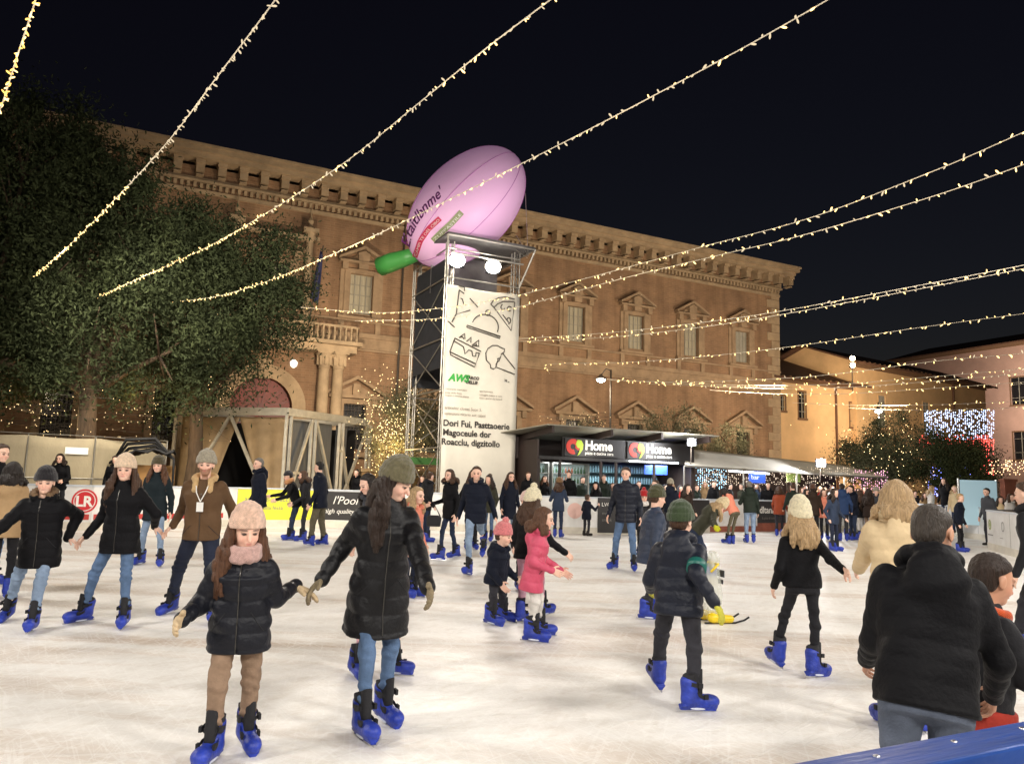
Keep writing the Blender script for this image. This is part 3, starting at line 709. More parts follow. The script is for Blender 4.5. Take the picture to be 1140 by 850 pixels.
# ---------------------------------------------------------------- rink boards
BW = mat('board_white', srgb(226, 226, 224), rough=.4, bump=.05, var=.08, vscale=2, col2=srgb(204, 202, 198))
BR = mat('board_red_stripe', srgb(176, 56, 50), rough=.45); BK = mat('board_black_banner', srgb(40, 38, 38), rough=.5)
YE = mat('board_yellow_banner', srgb(214, 214, 60), rough=.5, var=.15, vscale=4); RDM = mat('board_red', srgb(196, 44, 50), rough=.4)
GRN = mat('print_green', srgb(150, 160, 90), rough=.5); TXW = mat('print_white', srgb(232, 230, 224), rough=.5); TXD = mat('print_dark', srgb(40, 40, 44), rough=.6)
TXG = mat('print_grey', srgb(120, 118, 114), rough=.6); RUST = mat('kick_plate_rust', srgb(146, 84, 66), rough=.6, var=.3)
ICEDGE = mat('kick_plate', srgb(206, 200, 186), rough=.5, var=.15)
CAPM = mat('board_cap', srgb(190, 196, 204), rough=.35)
HB = 1.12
def board(a, b, label, main=BW, kick=ICEDGE, cap=CAPM, extra=None, parts=2):
    a = np.array([*a, 0.0]); b = np.array([*b, 0.0]); L_ = np.linalg.norm(b - a); d = (b - a) / L_; ang = math.atan2(d[1], d[0])
    e = empty('rink_board', a, ang, label, 'rink board', 'boards round the rink')
    q = MB(); q.box(0.004, L_ - .004, 0, .06, .2, HB - .03); q.build('panel', main, e)
    q = MB(); q.box(0, L_, -.012, .07, .0, .2); q.build('kick_plate', kick, e)
    q = MB(); q.box(0, L_, -.02, .085, HB - .03, HB + .015); q.build('cap_rail', cap, e)
    for k in range(max(2, int(L_ / 1.8) + 1)):
        x = L_ * k / max(1, int(L_ / 1.8)); 
        if 0 < x < L_ - .1: q = MB(); q.box(x - .006, x + .006, -.004, -.0005, .2, HB - .03); q.build('panel_joint', TXG, e)
    return e, L_
def disc(e, x, z, r, m_, name='emblem', y=-.006, n=28, r0=0.0):
    q = MB()
    if r0 == 0: q.prism([(x + r * math.cos(2 * PI * i / n), z + r * math.sin(2 * PI * i / n)) for i in range(n)], y - .003, y)
    else:
        for i in range(n):
            a0, a1 = 2 * PI * i / n, 2 * PI * (i + 1) / n
            q.prism([(x + r0 * math.cos(a0), z + r0 * math.sin(a0)), (x + r * math.cos(a0), z + r * math.sin(a0)), (x + r * math.cos(a1), z + r * math.sin(a1)), (x + r0 * math.cos(a1), z + r0 * math.sin(a1))], y - .003, y)
    return q.build(name, m_, e)
def etext(e, s, x, z, size, m_, y=-.006, name='lettering', **k):
    me = text_mesh(s, size, extrude=.001, **k); me.name = name
    me.transform(Matrix(((1, 0, 0, x), (0, 0, -1, y), (0, 1, 0, z), (0, 0, 0, 1)))); return link(name, me, e, m_)
def panel(e, x0, x1, z0, z1, m_, name='printed_panel', y=-.0035):
    q = MB(); q.box(x0, x1, y - .002, y, z0, z1); return q.build(name, m_, e)
board(BP[0], BP[1], 'white rink board running along the left end of the rink')
board(BP[1], BP[2], 'white rink board at the far left edge behind the first skaters')
def xa(i, px):   # distance along board i to the pixel column px
    a = np.array(BP[i]); b = np.array(BP[i + 1]); r = ray(px, 570)[:2]; d = (b - a) / np.linalg.norm(b - a)
    A = np.array([[d[0], -r[0]], [d[1], -r[1]]]); return float(np.linalg.solve(A, -a)[0])
e, L_ = board(BP[2], BP[3], 'white rink board with a red lettered disc and red stripe below the leaning woman')
panel(e, .6, L_ - .05, .26, .40, BR, 'red_stripe'); x = xa(2, 93); disc(e, x, .73, .30, RDM); disc(e, x, .73, .255, BW, 'emblem_ring', -.0095, r0=.235)
etext(e, 'LR', x - .21, .60, .36, TXW, y=-.0125, bold=.012)
e, L_ = board(BP[3], BP[4], 'white rink board with a low red stripe behind the bearded man')
panel(e, .05, L_ - .4, .26, .40, BR, 'red_stripe')
e, L_ = board(BP[4], BP[5], 'rink board wrapped in a bright yellow banner before the metal frame', main=YE)
etext(e, 'amici del ghiaccio', .2, .74, .2, TXG); etext(e, 'parco della festa', .25, .50, .16, TXG)
e, L_ = board(BP[5], BP[6], 'white rink board with a black lettered banner under the banner tower')
panel(e, .05, 1.9, .22, HB - .05, BK, 'black_banner'); etext(e, "l'Pool", .5, .70, .34, TXW, y=-.0075, shear=.3); etext(e, 'high quality', .25, .42, .2, TXW, y=-.0075, shear=.2)
e, L_ = board(BP[6], BP[7], 'white rink board with a faint pink emblem and a tall black poster')
disc(e, xa(6, 640), .7, .24, mat('faint_pink', srgb(226, 186, 176), rough=.5)); x = xa(6, 677)
panel(e, x - .34, L_ - .02, .05, HB + .0, BK, 'black_poster', y=-.022); etext(e, 'LVC', x - .22, .86, .16, TXW, y=-.03); etext(e, 'menu', x - .2, .6, .14, TXG, y=-.03); etext(e, 'snack', x - .2, .4, .14, TXG, y=-.03)
e, L_ = board(BP[7], BP[8], 'rink board with a plain black banner before the kiosk counter', main=BK)
e, L_ = board(BP[8], BP[9], 'rink board with a black and white lettered banner over a rust kick plate', kick=RUST)
x = xa(8, 845); panel(e, x - .1, x + 1.45, .30, HB - .04, BK, 'black_banner'); panel(e, x - .1, x + 1.45, .2, .3, RUST, 'rust_band'); etext(e, 'dltanit y', x + .02, .66, .34, TXW, y=-.0075, bold=.006); etext(e, 'la pista di tutti', x + .15, .44, .12, TXG, y=-.0075)
board(BP[9], BP[10], 'white rink board at the far end behind the crowd of skaters')
board(BP[10], BP[11], 'white rink board at the far right corner behind the blonde woman')
board(BP[11], BP[12], 'white rink board turning along the right side beside the blue screen')
e, L_ = board(BP[12], BP[13], 'white rink board with a small green laurel emblem on the right side')
x = xa(12, 1098) + .35; disc(e, x, .72, .15, GRN, r0=.09); disc(e, x, .72, .06, GRN, 'emblem_centre'); panel(e, x - .25, x + .3, .42, .45, TXG, 'small_print'); panel(e, x + 1.0, x + 1.3, .40, .415, TXG, 'small_print'); disc(e, x + 1.35, .72, .13, TXG, r0=.11)
board(BP[13], BP[14], 'white rink board running past the right edge of the view')
# near board with the blue rail in the lower right corner
NB = mat('near_rail_blue', srgb(26, 66, 140), rough=.35, bump=.15, bscale=20, var=.3, vscale=6, stretch=(.5, 4, 1)); NG = mat('near_board_grey', srgb(86, 80, 72), rough=.6, bump=.2, var=.25)
a = RAIL[0]; b_ = RAIL[3]; d = (b_ - a)[:2]; Ln = np.linalg.norm(d); ang = math.atan2(d[1], d[0])
e = empty('rink_board', (a[0], a[1], 0), ang, 'near rink board with a scuffed blue top rail in the lower right corner', 'rink board', 'boards round the rink')
q = MB(); q.box(0, Ln, -.10, 0.0, 1.035, 1.10); q.build('top_rail', NB, e, bevel=.006)
q = MB(); q.box(0, Ln, -.085, -.012, .12, 1.035); q.build('panel', NG, e)
q = MB(); q.box(0, Ln, -.09, -.006, 0, .12); q.build('kick_plate', ICEDGE, e)
for x in np.arange(.12, Ln, .22):
    for y_ in (-.035,): q = MB(); q.lathe((x, y_, 1.1), [(.006, -.004), (.0065, .0015), (.003, .003)], 10); q.build('screw', SK_STEEL, e, smooth=True)
# ---------------------------------------------------------------- palazzo
FA = math.radians(63.4); D1 = np.array([math.sin(FA), math.cos(FA), 0]); D2 = np.array([-D1[1], D1[0], 0])
P0 = pt(700, 405, 50); P0[2] = 0
def brick_mat(name, c1, c2, mort, scale=1.0):
    m = bpy.data.materials.new(name); m.use_nodes = True; nt = m.node_tree; N = nt.nodes; L = nt.links; pb = N['Principled BSDF']
    tc = N.new('ShaderNodeTexCoord'); sp = N.new('ShaderNodeSeparateXYZ'); cb = N.new('ShaderNodeCombineXYZ')
    L.new(tc.outputs['Object'], sp.inputs[0]); L.new(sp.outputs[0], cb.inputs[0]); L.new(sp.outputs[2], cb.inputs[1])
    br = N.new('ShaderNodeTexBrick'); br.inputs['Color1'].default_value = (*c1, 1); br.inputs['Color2'].default_value = (*c2, 1); br.inputs['Mortar'].default_value = (*mort, 1)
    br.inputs['Scale'].default_value = 1; br.inputs['Brick Width'].default_value = .42 * scale; br.inputs['Row Height'].default_value = .13 * scale; br.inputs['Mortar Size'].default_value = .016
    L.new(cb.outputs[0], br.inputs['Vector'])
    n = N.new('ShaderNodeTexNoise'); n.inputs['Scale'].default_value = .35; n.inputs['Detail'].default_value = 8; n.inputs['Roughness'].default_value = .65; L.new(cb.outputs[0], n.inputs['Vector'])
    r = N.new('ShaderNodeValToRGB'); r.color_ramp.elements[0].position = .3; r.color_ramp.elements[0].color = (.62, .6, .6, 1); r.color_ramp.elements[1].position = .7; r.color_ramp.elements[1].color = (1.12, 1.08, 1.02, 1)
    L.new(n.outputs[0], r.inputs[0]); x = N.new('ShaderNodeMixRGB'); x.blend_type = 'MULTIPLY'; x.inputs[0].default_value = 1; L.new(br.outputs[0], x.inputs[1]); L.new(r.outputs[0], x.inputs[2])
    mp = N.new('ShaderNodeMapping'); mp.inputs['Scale'].default_value = (1.6, .16, 1); L.new(cb.outputs[0], mp.inputs[0]); n3 = N.new('ShaderNodeTexNoise'); n3.inputs['Scale'].default_value = 1; n3.inputs['Detail'].default_value = 6; L.new(mp.outputs[0], n3.inputs['Vector'])
    r3 = N.new('ShaderNodeValToRGB'); r3.color_ramp.elements[0].position = .34; r3.color_ramp.elements[0].color = (.7, .68, .66, 1); r3.color_ramp.elements[1].position = .56; r3.color_ramp.elements[1].color = (1, 1, 1, 1); L.new(n3.outputs[0], r3.inputs[0])
    x3 = N.new('ShaderNodeMixRGB'); x3.blend_type = 'MULTIPLY'; x3.inputs[0].default_value = .8; L.new(x.outputs[0], x3.inputs[1]); L.new(r3.outputs[0], x3.inputs[2]); x = x3
    L.new(x.outputs[0], pb.inputs['Base Color']); pb.inputs['Roughness'].default_value = .9
    bp = N.new('ShaderNodeBump'); bp.inputs['Strength'].default_value = .3; L.new(br.outputs['Fac'], bp.inputs['Height']); bp.invert = True; L.new(bp.outputs[0], pb.inputs['Normal'])
    return m
BRICK = brick_mat('palazzo_brick', srgb(154, 122, 94), srgb(141, 111, 85), srgb(156, 132, 104))
STONE = mat('palazzo_stone', srgb(168, 146, 116), rough=.85, bump=.4, bscale=5, var=.28, vscale=1.4)
STON2 = mat('palazzo_stone_trim', srgb(156, 132, 104), rough=.85, bump=.3, bscale=6, var=.3, vscale=1.6)
GLASSD = mat('dark_glass', srgb(34, 34, 36), rough=.15, spec=.6); SHUT = mat('pale_shutter', srgb(150, 146, 132), rough=.7, var=.15)
CURT = mat('curtained_pane', srgb(168, 160, 138), rough=.6, var=.25, vscale=3, stretch=(6, 1, .3)); GRIL = mat('iron_grille', srgb(60, 52, 44), rough=.6)
DOORM = mat('red_door', srgb(118, 44, 34), rough=.55, var=.3, vscale=3)
def frame_of(e):
    return e
pal = empty('brick_palazzo', P0, math.atan2(D1[1], D1[0]), 'long brick palazzo with stone cornice and pedimented windows behind the rink', 'building')
X0, X1, ZT = -58.0, 13.5, 17.2
WX = [.48 + 4.68 * k for k in range(2, -12, -1)]; DX = -23.2
def holes_wall(name, x0, x1, z0, z1, holes, m_, parent, thick=.35):
    xs = sorted({x0, x1, *[h[0] for h in holes], *[h[1] for h in holes]}); zs = sorted({z0, z1, *[h[2] for h in holes], *[h[3] for h in holes]})
    q = MB()
    for i in range(len(xs) - 1):
        for j in range(len(zs) - 1):
            cx, cz = (xs[i] + xs[i + 1]) / 2, (zs[j] + zs[j + 1]) / 2
            if any(h[0] < cx < h[1] and h[2] < cz < h[3] for h in holes): continue
            q.quad((xs[i], 0, zs[j]), (xs[i + 1], 0, zs[j]), (xs[i + 1], 0, zs[j + 1]), (xs[i], 0, zs[j + 1]))
    for a, b, c, d in holes:
        q.quad((a, 0, c), (a, thick, c), (a, thick, d), (a, 0, d)); q.quad((b, 0, c), (b, 0, d), (b, thick, d), (b, thick, c))
        q.quad((a, 0, c), (b, 0, c), (b, thick, c), (a, thick, c)); q.quad((a, 0, d), (a, thick, d), (b, thick, d), (b, 0, d))
    q.quad((x0, 0, z0), (x0, 16, z0), (x0, 16, z1), (x0, 0, z1)); q.quad((x1, 0, z0), (x1, 0, z1), (x1, 16, z1), (x1, 16, z0))
    q.quad((x0, 16, z0), (x1, 16, z0), (x1, 16, z1), (x0, 16, z1)); q.quad((x0, 0, z1), (x1, 0, z1), (x1, 16, z1), (x0, 16, z1))
    return q.build(name, m_, parent)
holes = [(x - .66, x + .66, 10.45, 12.75) for x in WX] + [(x - .62, x + .62, 3.0, 5.45) for x in WX if abs(x - DX) > 4 and abs(x - DX - 4.68) > -1]
holes = [h for h in holes if not (h[2] < 9 and abs((h[0] + h[1]) / 2 - DX) < 3)] + [(DX - 1.55, DX + 1.55, 0, 6.6)]
holes_wall('wall', X0, X1, 0, ZT, holes, BRICK, pal)
q = MB()   # cornice: bands, brackets, dentils
q.box(X0, X1 + .9, -.95, -.0, 17.35, 17.6); q.box(X0, X1 + 1.12, -1.15, .02, 17.6, 17.85); q.box(X0, X1 + 1.2, -1.25, 6, 17.85, 17.98)
q.box(X0, X1 + .12, -.16, .0, 16.45, 16.55); q.box(X0, X1 + .2, -.30, .0, 16.28, 16.4); q.box(X0, X1 + .12, -.12, .0, 15.75, 15.95)
x = X0
while x < X1 + .8:
    q.box(x, x + .40, -.62, -.002, 16.72, 17.14); q.box(x - .03, x + .43, -.72, -.002, 17.14, 17.34); q.box(x + .03, x + .39, -.5, -.002, 16.56, 16.62); x += 1.06
x = X0
while x < X1 + .1: q.box(x, x + .15, -.24, -.002, 16.02, 16.26); x += .31
for y in np.arange(.4, 14, 1.06): q.box(X1 + .002, X1 + .8, y, y + .42, 16.62, 17.34)
q.box(X1, X1 + 1.2, 0.03, 15.5, 17.6, 17.95)
q.build('cornice', STONE, pal)
q = MB(); q.quad((X0, -1.2, 18.0), (X1 + 1.2, -1.2, 18.0), (X1 - 6, 8, 20.2), (X0, 8, 20.2)); q.quad((X1 + 1.2, -1.2, 18.0), (X1 + 1.2, 17, 18.0), (X1 - 6, 8, 20.2), (X1 - 6, 8, 20.2)); q.build('roof', mat('roof_tile', srgb(96, 66, 48), rough=.9, bump=.6, bscale=4, var=.4, vscale=3), pal)
q = MB(); q.box(X0, X1 + .14, -.2, .0, 9.15, 9.42); q.box(X0, X1 + .08, -.1, .0, 8.55, 9.15); q.box(X0, X1 + .1, -.14, 0, 8.42, 8.53); q.box(X0, X1 + .1, -.13, 0, 10.02, 10.14)
q.build('string_course', STON2, pal)
q = MB()
for k, z in enumerate(np.arange(0, 15.6, .62)):
    w_ = 1.15 if k % 2 == 0 else .72; q.box(X1 - w_, X1 + .07, -.08, .5, z + .015, z + .605)
q.build('quoins', STONE, pal)
q = MB(); q.box(X0, X1 + .1, -.18, 0, 0, 1.3); q.build('plinth', STONE, pal)
for x in (-15.9,): q = MB(); q.tube([(x, -.1, 1.3), (x, -.1, 8.4), (x, -.24, 8.9), (x, -.24, 9.5), (x, -.1, 10.0), (x, -.1, 16.0)], .06, 6); q.build('drainpipe', GRIL, pal)
for i, x in enumerate(WX):    # first floor windows
    q = MB()
    for s in (-1, 1):
        q.box(x + s * .66, x + s * .98, -.16, .0, 10.16, 12.98); q.box(x + s * .98, x + s * 1.22, -.09, 0, 10.16, 13.02); q.box(x + s * .86, x + s * 1.18, -.34, 0, 12.9, 13.3)
    q.box(x - .98, x + .98, -.14, 0, 12.75, 13.0); q.box(x - 1.35, x + 1.35, -.42, 0, 13.3, 13.42); q.box(x - .66, x + .66, .02, .3, 10.45, 10.5)
    for s in (-1, 1):
        q.prism([(x - s * 1.42, 13.42), (x - s * 1.42, 13.56), (x, 14.32), (x, 14.14)], -.46, 0.0)
    q.prism([(x - .95, 13.42), (x + .95, 13.42), (x, 13.98)], -.1, 0)
    q.prism([(x - .26, 13.0), (x + .26, 13.0), (x + .34, 13.9), (x, 14.05), (x - .34, 13.9)], -.36, -.02)
    q.box(x - 1.3, x + 1.3, -.3, 0, 10.14, 10.3)
    q.box(x - 1.2, x - .9, -.12, 0, 9.42, 10.02); q.box(x + .9, x + 1.2, -.12, 0, 9.42, 10.02)
    wn = q.build('window', STON2, pal)
    q = MB(); q.box(x - .66, x + .66, .2, .24, 10.45, 12.75); q.build('pane', [CURT, SHUT, GLASSD, CURT, SHUT][[1, 0, 0, 0, 1, 3, 3, 2, 2, 0, 1, 2, 0, 1][i]], wn)
    q = MB(); q.box(x - .03, x + .03, .15, .2, 10.45, 12.75)
    for xx in (-.62, .62, -.33, .33): q.box(x + xx - .025, x + xx + .025, .155, .19, 10.45, 12.75)
    for zz in (11.02, 11.6, 12.17): q.box(x - .66, x + .66, .16, .185, zz - .02, zz + .02)
    q.build('mullions', SHUT, wn)
for x in WX:    # ground floor windows
    if abs(x - DX) < 3: continue
    q = MB()
    for s in (-1, 1): q.box(x + s * .62, x + s * .95, -.14, 0, 2.7, 5.7); q.box(x + s * .9, x + s * 1.2, -.3, 0, 5.35, 5.75)
    q.box(x - .95, x + .95, -.13, 0, 5.45, 5.72); q.box(x - 1.5, x + 1.5, -.4, 0, 5.75, 5.92); q.box(x - 1.1, x + 1.1, -.3, 0, 2.55, 2.8)
    for s in (-1, 1): q.prism([(x - s * 1.62, 5.92), (x - s * 1.62, 6.08), (x, 7.0), (x, 6.8)], -.45, 0)
    q.prism([(x - 1.2, 5.92), (x + 1.2, 5.92), (x, 6.62)], -.08, 0); q.box(x - .2, x + .2, -.3, -.01, 5.8, 6.55)
    wn = q.build('window', STON2, pal)
    q = MB(); q.box(x - .62, x + .62, .25, .28, 3.0, 5.45); q.build('pane', GLASSD, wn)
    q = MB()
    for k in range(7): xx = x - .55 + k * .183; q.box(xx - .014, xx + .014, -.05, -.02, 2.85, 5.5)
    for k in range(9): zz = 3.0 + k * .3; q.box(x - .62, x + .62, -.018, .004, zz - .014, zz + .014)
    q.build('grille', GRIL, wn)
# portal
q = MB(); n = 20; R0, R1 = 1.55, 2.25; zc = 4.95
for i in range(n):
    a0, a1 = PI * i / n, PI * (i + 1) / n
    q.prism([(DX + R0 * math.cos(a0), zc + R0 * math.sin(a0)), (DX + R1 * math.cos(a0), zc + R1 * math.sin(a0)), (DX + R1 * math.cos(a1), zc + R1 * math.sin(a1)), (DX + R0 * math.cos(a1), zc + R0 * math.sin(a1))], -.35, .3)
    if True: q.prism([(DX + R0 * math.cos(a0), zc + R0 * math.sin(a0)), (DX + R0 * math.cos(a1), zc + R0 * math.sin(a1)), (DX + 1.56 * (1 if i < n / 2 else -1), zc + 1.66)], -.02, .3)
for s in (-1, 1): q.box(DX + s * 1.55, DX + s * 2.25, -.35, .3, 0, 4.95)
q.box(DX - 4.6, DX + 4.6, -1.2, 0.0, 8.05, 8.42); q.box(DX - 4.8, DX + 4.8, -1.55, .02, 8.42, 8.62); q.prism([(DX - .25, 6.4), (DX + .25, 6.4), (DX + .35, 7.4), (DX - .35, 7.4)], -.55, -.3)
po = q.build('portal', STONE, pal)
q = MB(); q.prism([(DX + 1.54 * math.cos(PI * i / 24), zc + 1.54 * math.sin(PI * i / 24)) for i in range(25)] + [(DX - 1.54, 0), (DX + 1.54, 0)], .12, .2)
dr = q.build('door', DOORM, po)
q = MB()
for s in (-1, 1):
    for z0, z1 in ((.4, 2.1), (2.3, 4.6)): q.box(DX + s * .2, DX + s * 1.35, .07, .117, z0, z1)
for i in range(6):
    a = PI * (i + .5) / 6; q.bar((DX, .1, zc), (DX + 1.45 * math.cos(a), .1, zc + 1.45 * math.sin(a)), .06, .05)
q.box(DX - 1.5, DX + 1.5, .05, .117, 4.78, 4.95); q.box(DX - .04, DX + .04, .05, .117, 0, 4.8); q.build('door_panels', mat('red_door_trim', srgb(98, 34, 28), rough=.5), dr)
for cx in (DX + 3.0, DX + 3.75, DX - 3.0, DX - 3.75):
    q = MB(); q.lathe((cx, -.75, 0), [(.42, 0), (.42, .9), (.36, 1.0), (.36, 1.1), (.31, 1.2), (.31, 4), (.27, 7.15), (.31, 7.2), (.29, 7.3)], 18)
    q.lathe((cx, -.75, 0), [(.3, 7.3), (.34, 7.45), (.36, 7.7), (.46, 7.9), (.44, 7.98)], 12); q.box(cx - .46, cx + .46, -1.2, -.3, 7.95, 8.05)
    for k in range(8):
        a = k * PI / 4; q.box(cx + .36 * math.cos(a) - .06, cx + .36 * math.cos(a) + .06, -.75 + .36 * math.sin(a) - .06, -.75 + .36 * math.sin(a) + .06, 7.35, 7.85)
    q.build('column', STONE, pal, smooth=False)
q = MB(); q.box(DX - 4.6, DX + 4.6, -1.45, -1.35, 9.35, 9.47); q.box(DX - 4.6, DX - 4.45, -1.45, -.2, 9.35, 9.47); q.box(DX + 4.45, DX + 4.6, -1.45, -.2, 9.35, 9.47)
for k in range(31):
    x = DX - 4.5 + k * .3; q.lathe((x, -1.4, 8.62), [(.05, 0), (.08, .2), (.04, .45), (.06, .73)], 6)
q.build('balcony', STONE, pal)
q = MB()
for s in (-1, 1): q.lathe((DX + s * 1.9, -.35, 9.0), [(.2, 0), (.2, 5), (.26, 5.1), (.3, 5.5)], 10); q.box(DX + s * 1.9 - .4, DX + s * 1.9 + .4, -.7, 0, 14.5, 14.75); q.lathe((DX + s * 1.9, -.35, 14.75), [(.22, 0), (.1, .25), (.16, .45), (.05, .7), (.02, 1.2)], 8)
q.box(DX - 2.4, DX + 2.4, -.6, 0, 14.1, 14.3); q.build('balcony_surround', STONE, pal)
# flag, wall lamp
fx = -21.3
e = empty('flag', P0 + D1 * fx + np.array([0, 0, 9.2]) - D2 * 1.3, pal.rotation_euler[2], 'furled dark blue flag on a leaning pole over the palazzo balcony', 'flag')
q = MB(); q.tube([(0, 0, 0), (.35, -.9, 4.2)], .035, 8); q.build('flagpole', GRIL, e)
v = []; fc = []
for i in range(13):
    for j in range(7):
        t = i / 12; s_ = j / 6; v.append((.33 * (1 - t * .75) + .42 * s_ * (.35 + .65 * t) - .1, -.85 + t * .7 + .12 * math.sin(s_ * 9 + t * 3), 4.0 - 2.5 * t - .3 * s_))
for i in range(12):
    for j in range(6): a = i * 7 + j; fc.append((a, a + 1, a + 8, a + 7))
q = MB(); q.add(v, fc); o = q.build('flag_cloth', mat('flag_blue', srgb(44, 48, 84), rough=.8), e, smooth=True); sm_ = o.modifiers.new('s', 'SOLIDIFY'); sm_.thickness = .01
c = pt(327, 405, 40.2); e = empty('wall_lantern', c, pal.rotation_euler[2], 'small white wall lantern beside the red arched door', 'lantern')
q = MB(); q.lathe((0, 0, -.2), [(.05, 0), (.17, .1), (.2, .3), (.08, .42)], 10); q.build('lamp_glass', emat('lantern_glow', (1, .9, .75), 2.0), e); q = MB(); q.tube([(0, 0, .2), (0, .3, .4), (0, .8, .35)], .025, 6); q.build('bracket', GRIL, e)
# palazzo lighting: unseen spots added in front of the facade, no lamps modelled there
def pw(s, out, z): v = P0 + D1 * s - D2 * out; return (v[0], v[1], z)
for s, e_, out, z in ((-21, 1500, 9, 6.0), (-12, 1600, 13, 6.0), (-2, 2300, 15, 6.5), (7, 2100, 15, 6.5), (13, 800, 14, 6.5), (-34, 900, 10, 6.0)):
    light('SPOT', 'facade_fill_spot', pw(s, out, z), e_ * 1.5, (1, .80, .58), .4, pw(s + .5, 0, 10.0), 130, .8)
# ---------------------------------------------------------------- yellow building, pink building
OCH = mat('ochre_plaster', srgb(222, 184, 134), rough=.9, bump=.2, bscale=3, var=.18, vscale=.5); ROOF = MATS['roof_tile']
PNK = mat('pink_plaster', srgb(186, 154, 138), rough=.9, bump=.2, bscale=3, var=.15, vscale=.6); EAVE = mat('eave_wood', srgb(120, 92, 66), rough=.9)
DRK = mat('drain_pipe', srgb(96, 62, 40), rough=.6)
def block(name, a, b_, z, depth, m_, label, wins, roofh=2.2, pipes=(), ridge=.5):
    a = np.array(a, float); b_ = np.array(b_, float); d = b_ - a; Ln = np.linalg.norm(d); ang = math.atan2(d[1], d[0])
    e = empty(name, (a[0], a[1], 0), ang, label, 'building')
    hs = [(x - w_ / 2, x + w_ / 2, zc - h_ / 2, zc + h_ / 2) for x, zc, w_, h_, k in wins]
    xs = sorted({0, Ln, *[h[0] for h in hs], *[h[1] for h in hs]}); zs = sorted({0, z, *[h[2] for h in hs], *[h[3] for h in hs]}); q = MB()
    for i in range(len(xs) - 1):
        for j in range(len(zs) - 1):
            cx, cz = (xs[i] + xs[i + 1]) / 2, (zs[j] + zs[j + 1]) / 2
            if any(h[0] < cx < h[1] and h[2] < cz < h[3] for h in hs): continue
            q.quad((xs[i], 0, zs[j]), (xs[i + 1], 0, zs[j]), (xs[i + 1], 0, zs[j + 1]), (xs[i], 0, zs[j + 1]))
    for h in hs:
        A, B, C_, D_ = h; t = .3
        q.quad((A, 0, C_), (A, t, C_), (A, t, D_), (A, 0, D_)); q.quad((B, 0, C_), (B, 0, D_), (B, t, D_), (B, t, C_)); q.quad((A, 0, C_), (B, 0, C_), (B, t, C_), (A, t, C_)); q.quad((A, 0, D_), (A, t, D_), (B, t, D_), (B, 0, D_))
    q.quad((0, 0, 0), (0, depth, 0), (0, depth, z), (0, 0, z)); q.quad((Ln, 0, 0), (Ln, depth, 0), (Ln, depth, z), (Ln, 0, z)); q.quad((0, depth, 0), (Ln, depth, 0), (Ln, depth, z), (0, depth, z))
    q.add([(0, 0, z), (0, depth, z), (0, depth * ridge, z + roofh)], [(0, 1, 2)]); q.add([(Ln, 0, z), (Ln, depth, z), (Ln, depth * ridge, z + roofh)], [(0, 1, 2)])
    q.build('wall', m_, e)
    q = MB(); o_ = .8; sl = roofh / (depth * ridge)
    q.add([(-o_, -o_, z - sl * o_ + .12), (Ln + o_, -o_, z - sl * o_ + .12), (Ln + o_, depth * ridge, z + roofh + .12), (-o_, depth * ridge, z + roofh + .12), (Ln + o_, depth + o_, z - .2), (-o_, depth + o_, z - .2)], [(0, 1, 2, 3), (3, 2, 4, 5)])
    r = q.build('roof', ROOF, e); sd_ = r.modifiers.new('t', 'SOLIDIFY'); sd_.thickness = .14
    q = MB(); q.box(0, Ln, -o_ + .05, -.001, z - .32, z - .2); q.box(0, Ln, -.12, -.001, z - .5, z - .32)
    for k in range(int(Ln / .7)): q.box(k * .7 + .1, k * .7 + .22, -o_ + .05, -.002, z - .2, z - .08)
    q.build('eave', EAVE, e)
    for x, zc, w_, h_, k in wins:
        q = MB(); q.box(x - w_ / 2 - .12, x + w_ / 2 + .12, -.12, 0, zc - h_ / 2 - .16, zc - h_ / 2); q.box(x - w_ / 2 - .1, x + w_ / 2 + .1, -.04, 0, zc + h_ / 2, zc + h_ / 2 + .12)
        for s in (-1, 1): q.box(x + s * (w_ / 2), x + s * (w_ / 2 + .1), -.04, 0, zc - h_ / 2, zc + h_ / 2)
        wn = q.build('window', m_ if k else EAVE, e); q = MB(); q.box(x - w_ / 2, x + w_ / 2, .14 if not k else .04, .18, zc - h_ / 2, zc + h_ / 2); q.build('pane', SHUT if k else GLASSD, wn)
        q = MB(); q.box(x - .03, x + .03, .0, .04, zc - h_ / 2, zc + h_ / 2)
        for zz in (-.25, .25): q.box(x - w_ / 2, x + w_ / 2, .0, .03, zc + h_ * zz - .02, zc + h_ * zz + .02)
        q.build('mullions', SHUT, wn)
    for x in pipes: q = MB(); q.tube([(x, -.1, 0), (x, -.1, z - .3)], .09, 8); q.build('drainpipe', DRK, e)
    return e
def onl(a, b_, px):  # distance along line a-b at pixel column
    r = ray(px, 460)[:2]; a = np.array(a[:2]); b_ = np.array(b_[:2]); d = (b_ - a) / np.linalg.norm(b_ - a)
    return float(np.linalg.solve(np.array([[d[0], -r[0]], [d[1], -r[1]]]), -a)[0])
a = (P0 + D1 * 13.75 + D2 * .6)[:2]; b_ = (P0 + D1 * 22.6 + D2 * .6)[:2]
block('ochre_house', a, b_, 10.0, 14, OCH, 'low ochre house with brown tiled roof joined to the right end of the brick palazzo', [(onl(a, b_, 893), 7.9, .75, 2.0, 0), (onl(a, b_, 871.5), 7.9, .5, 1.1, 0), (onl(a, b_, 949), 7.5, .6, 1.9, 0)], roofh=2.8, pipes=(onl(a, b_, 930),))
a2 = pt(955, 500, 60)[:2]; b2 = pt(1100, 500, 71.7)[:2]
block('ochre_house', a2, b2, 11.8, 9, OCH, 'taller ochre house with shuttered windows and a sloping roof left of the pink building', [(onl(a2, b2, p_), 8.0, 1.0, 2.6, 1) for p_ in (982, 1031, 1078)], roofh=1.7, pipes=(onl(a2, b2, 1061),))
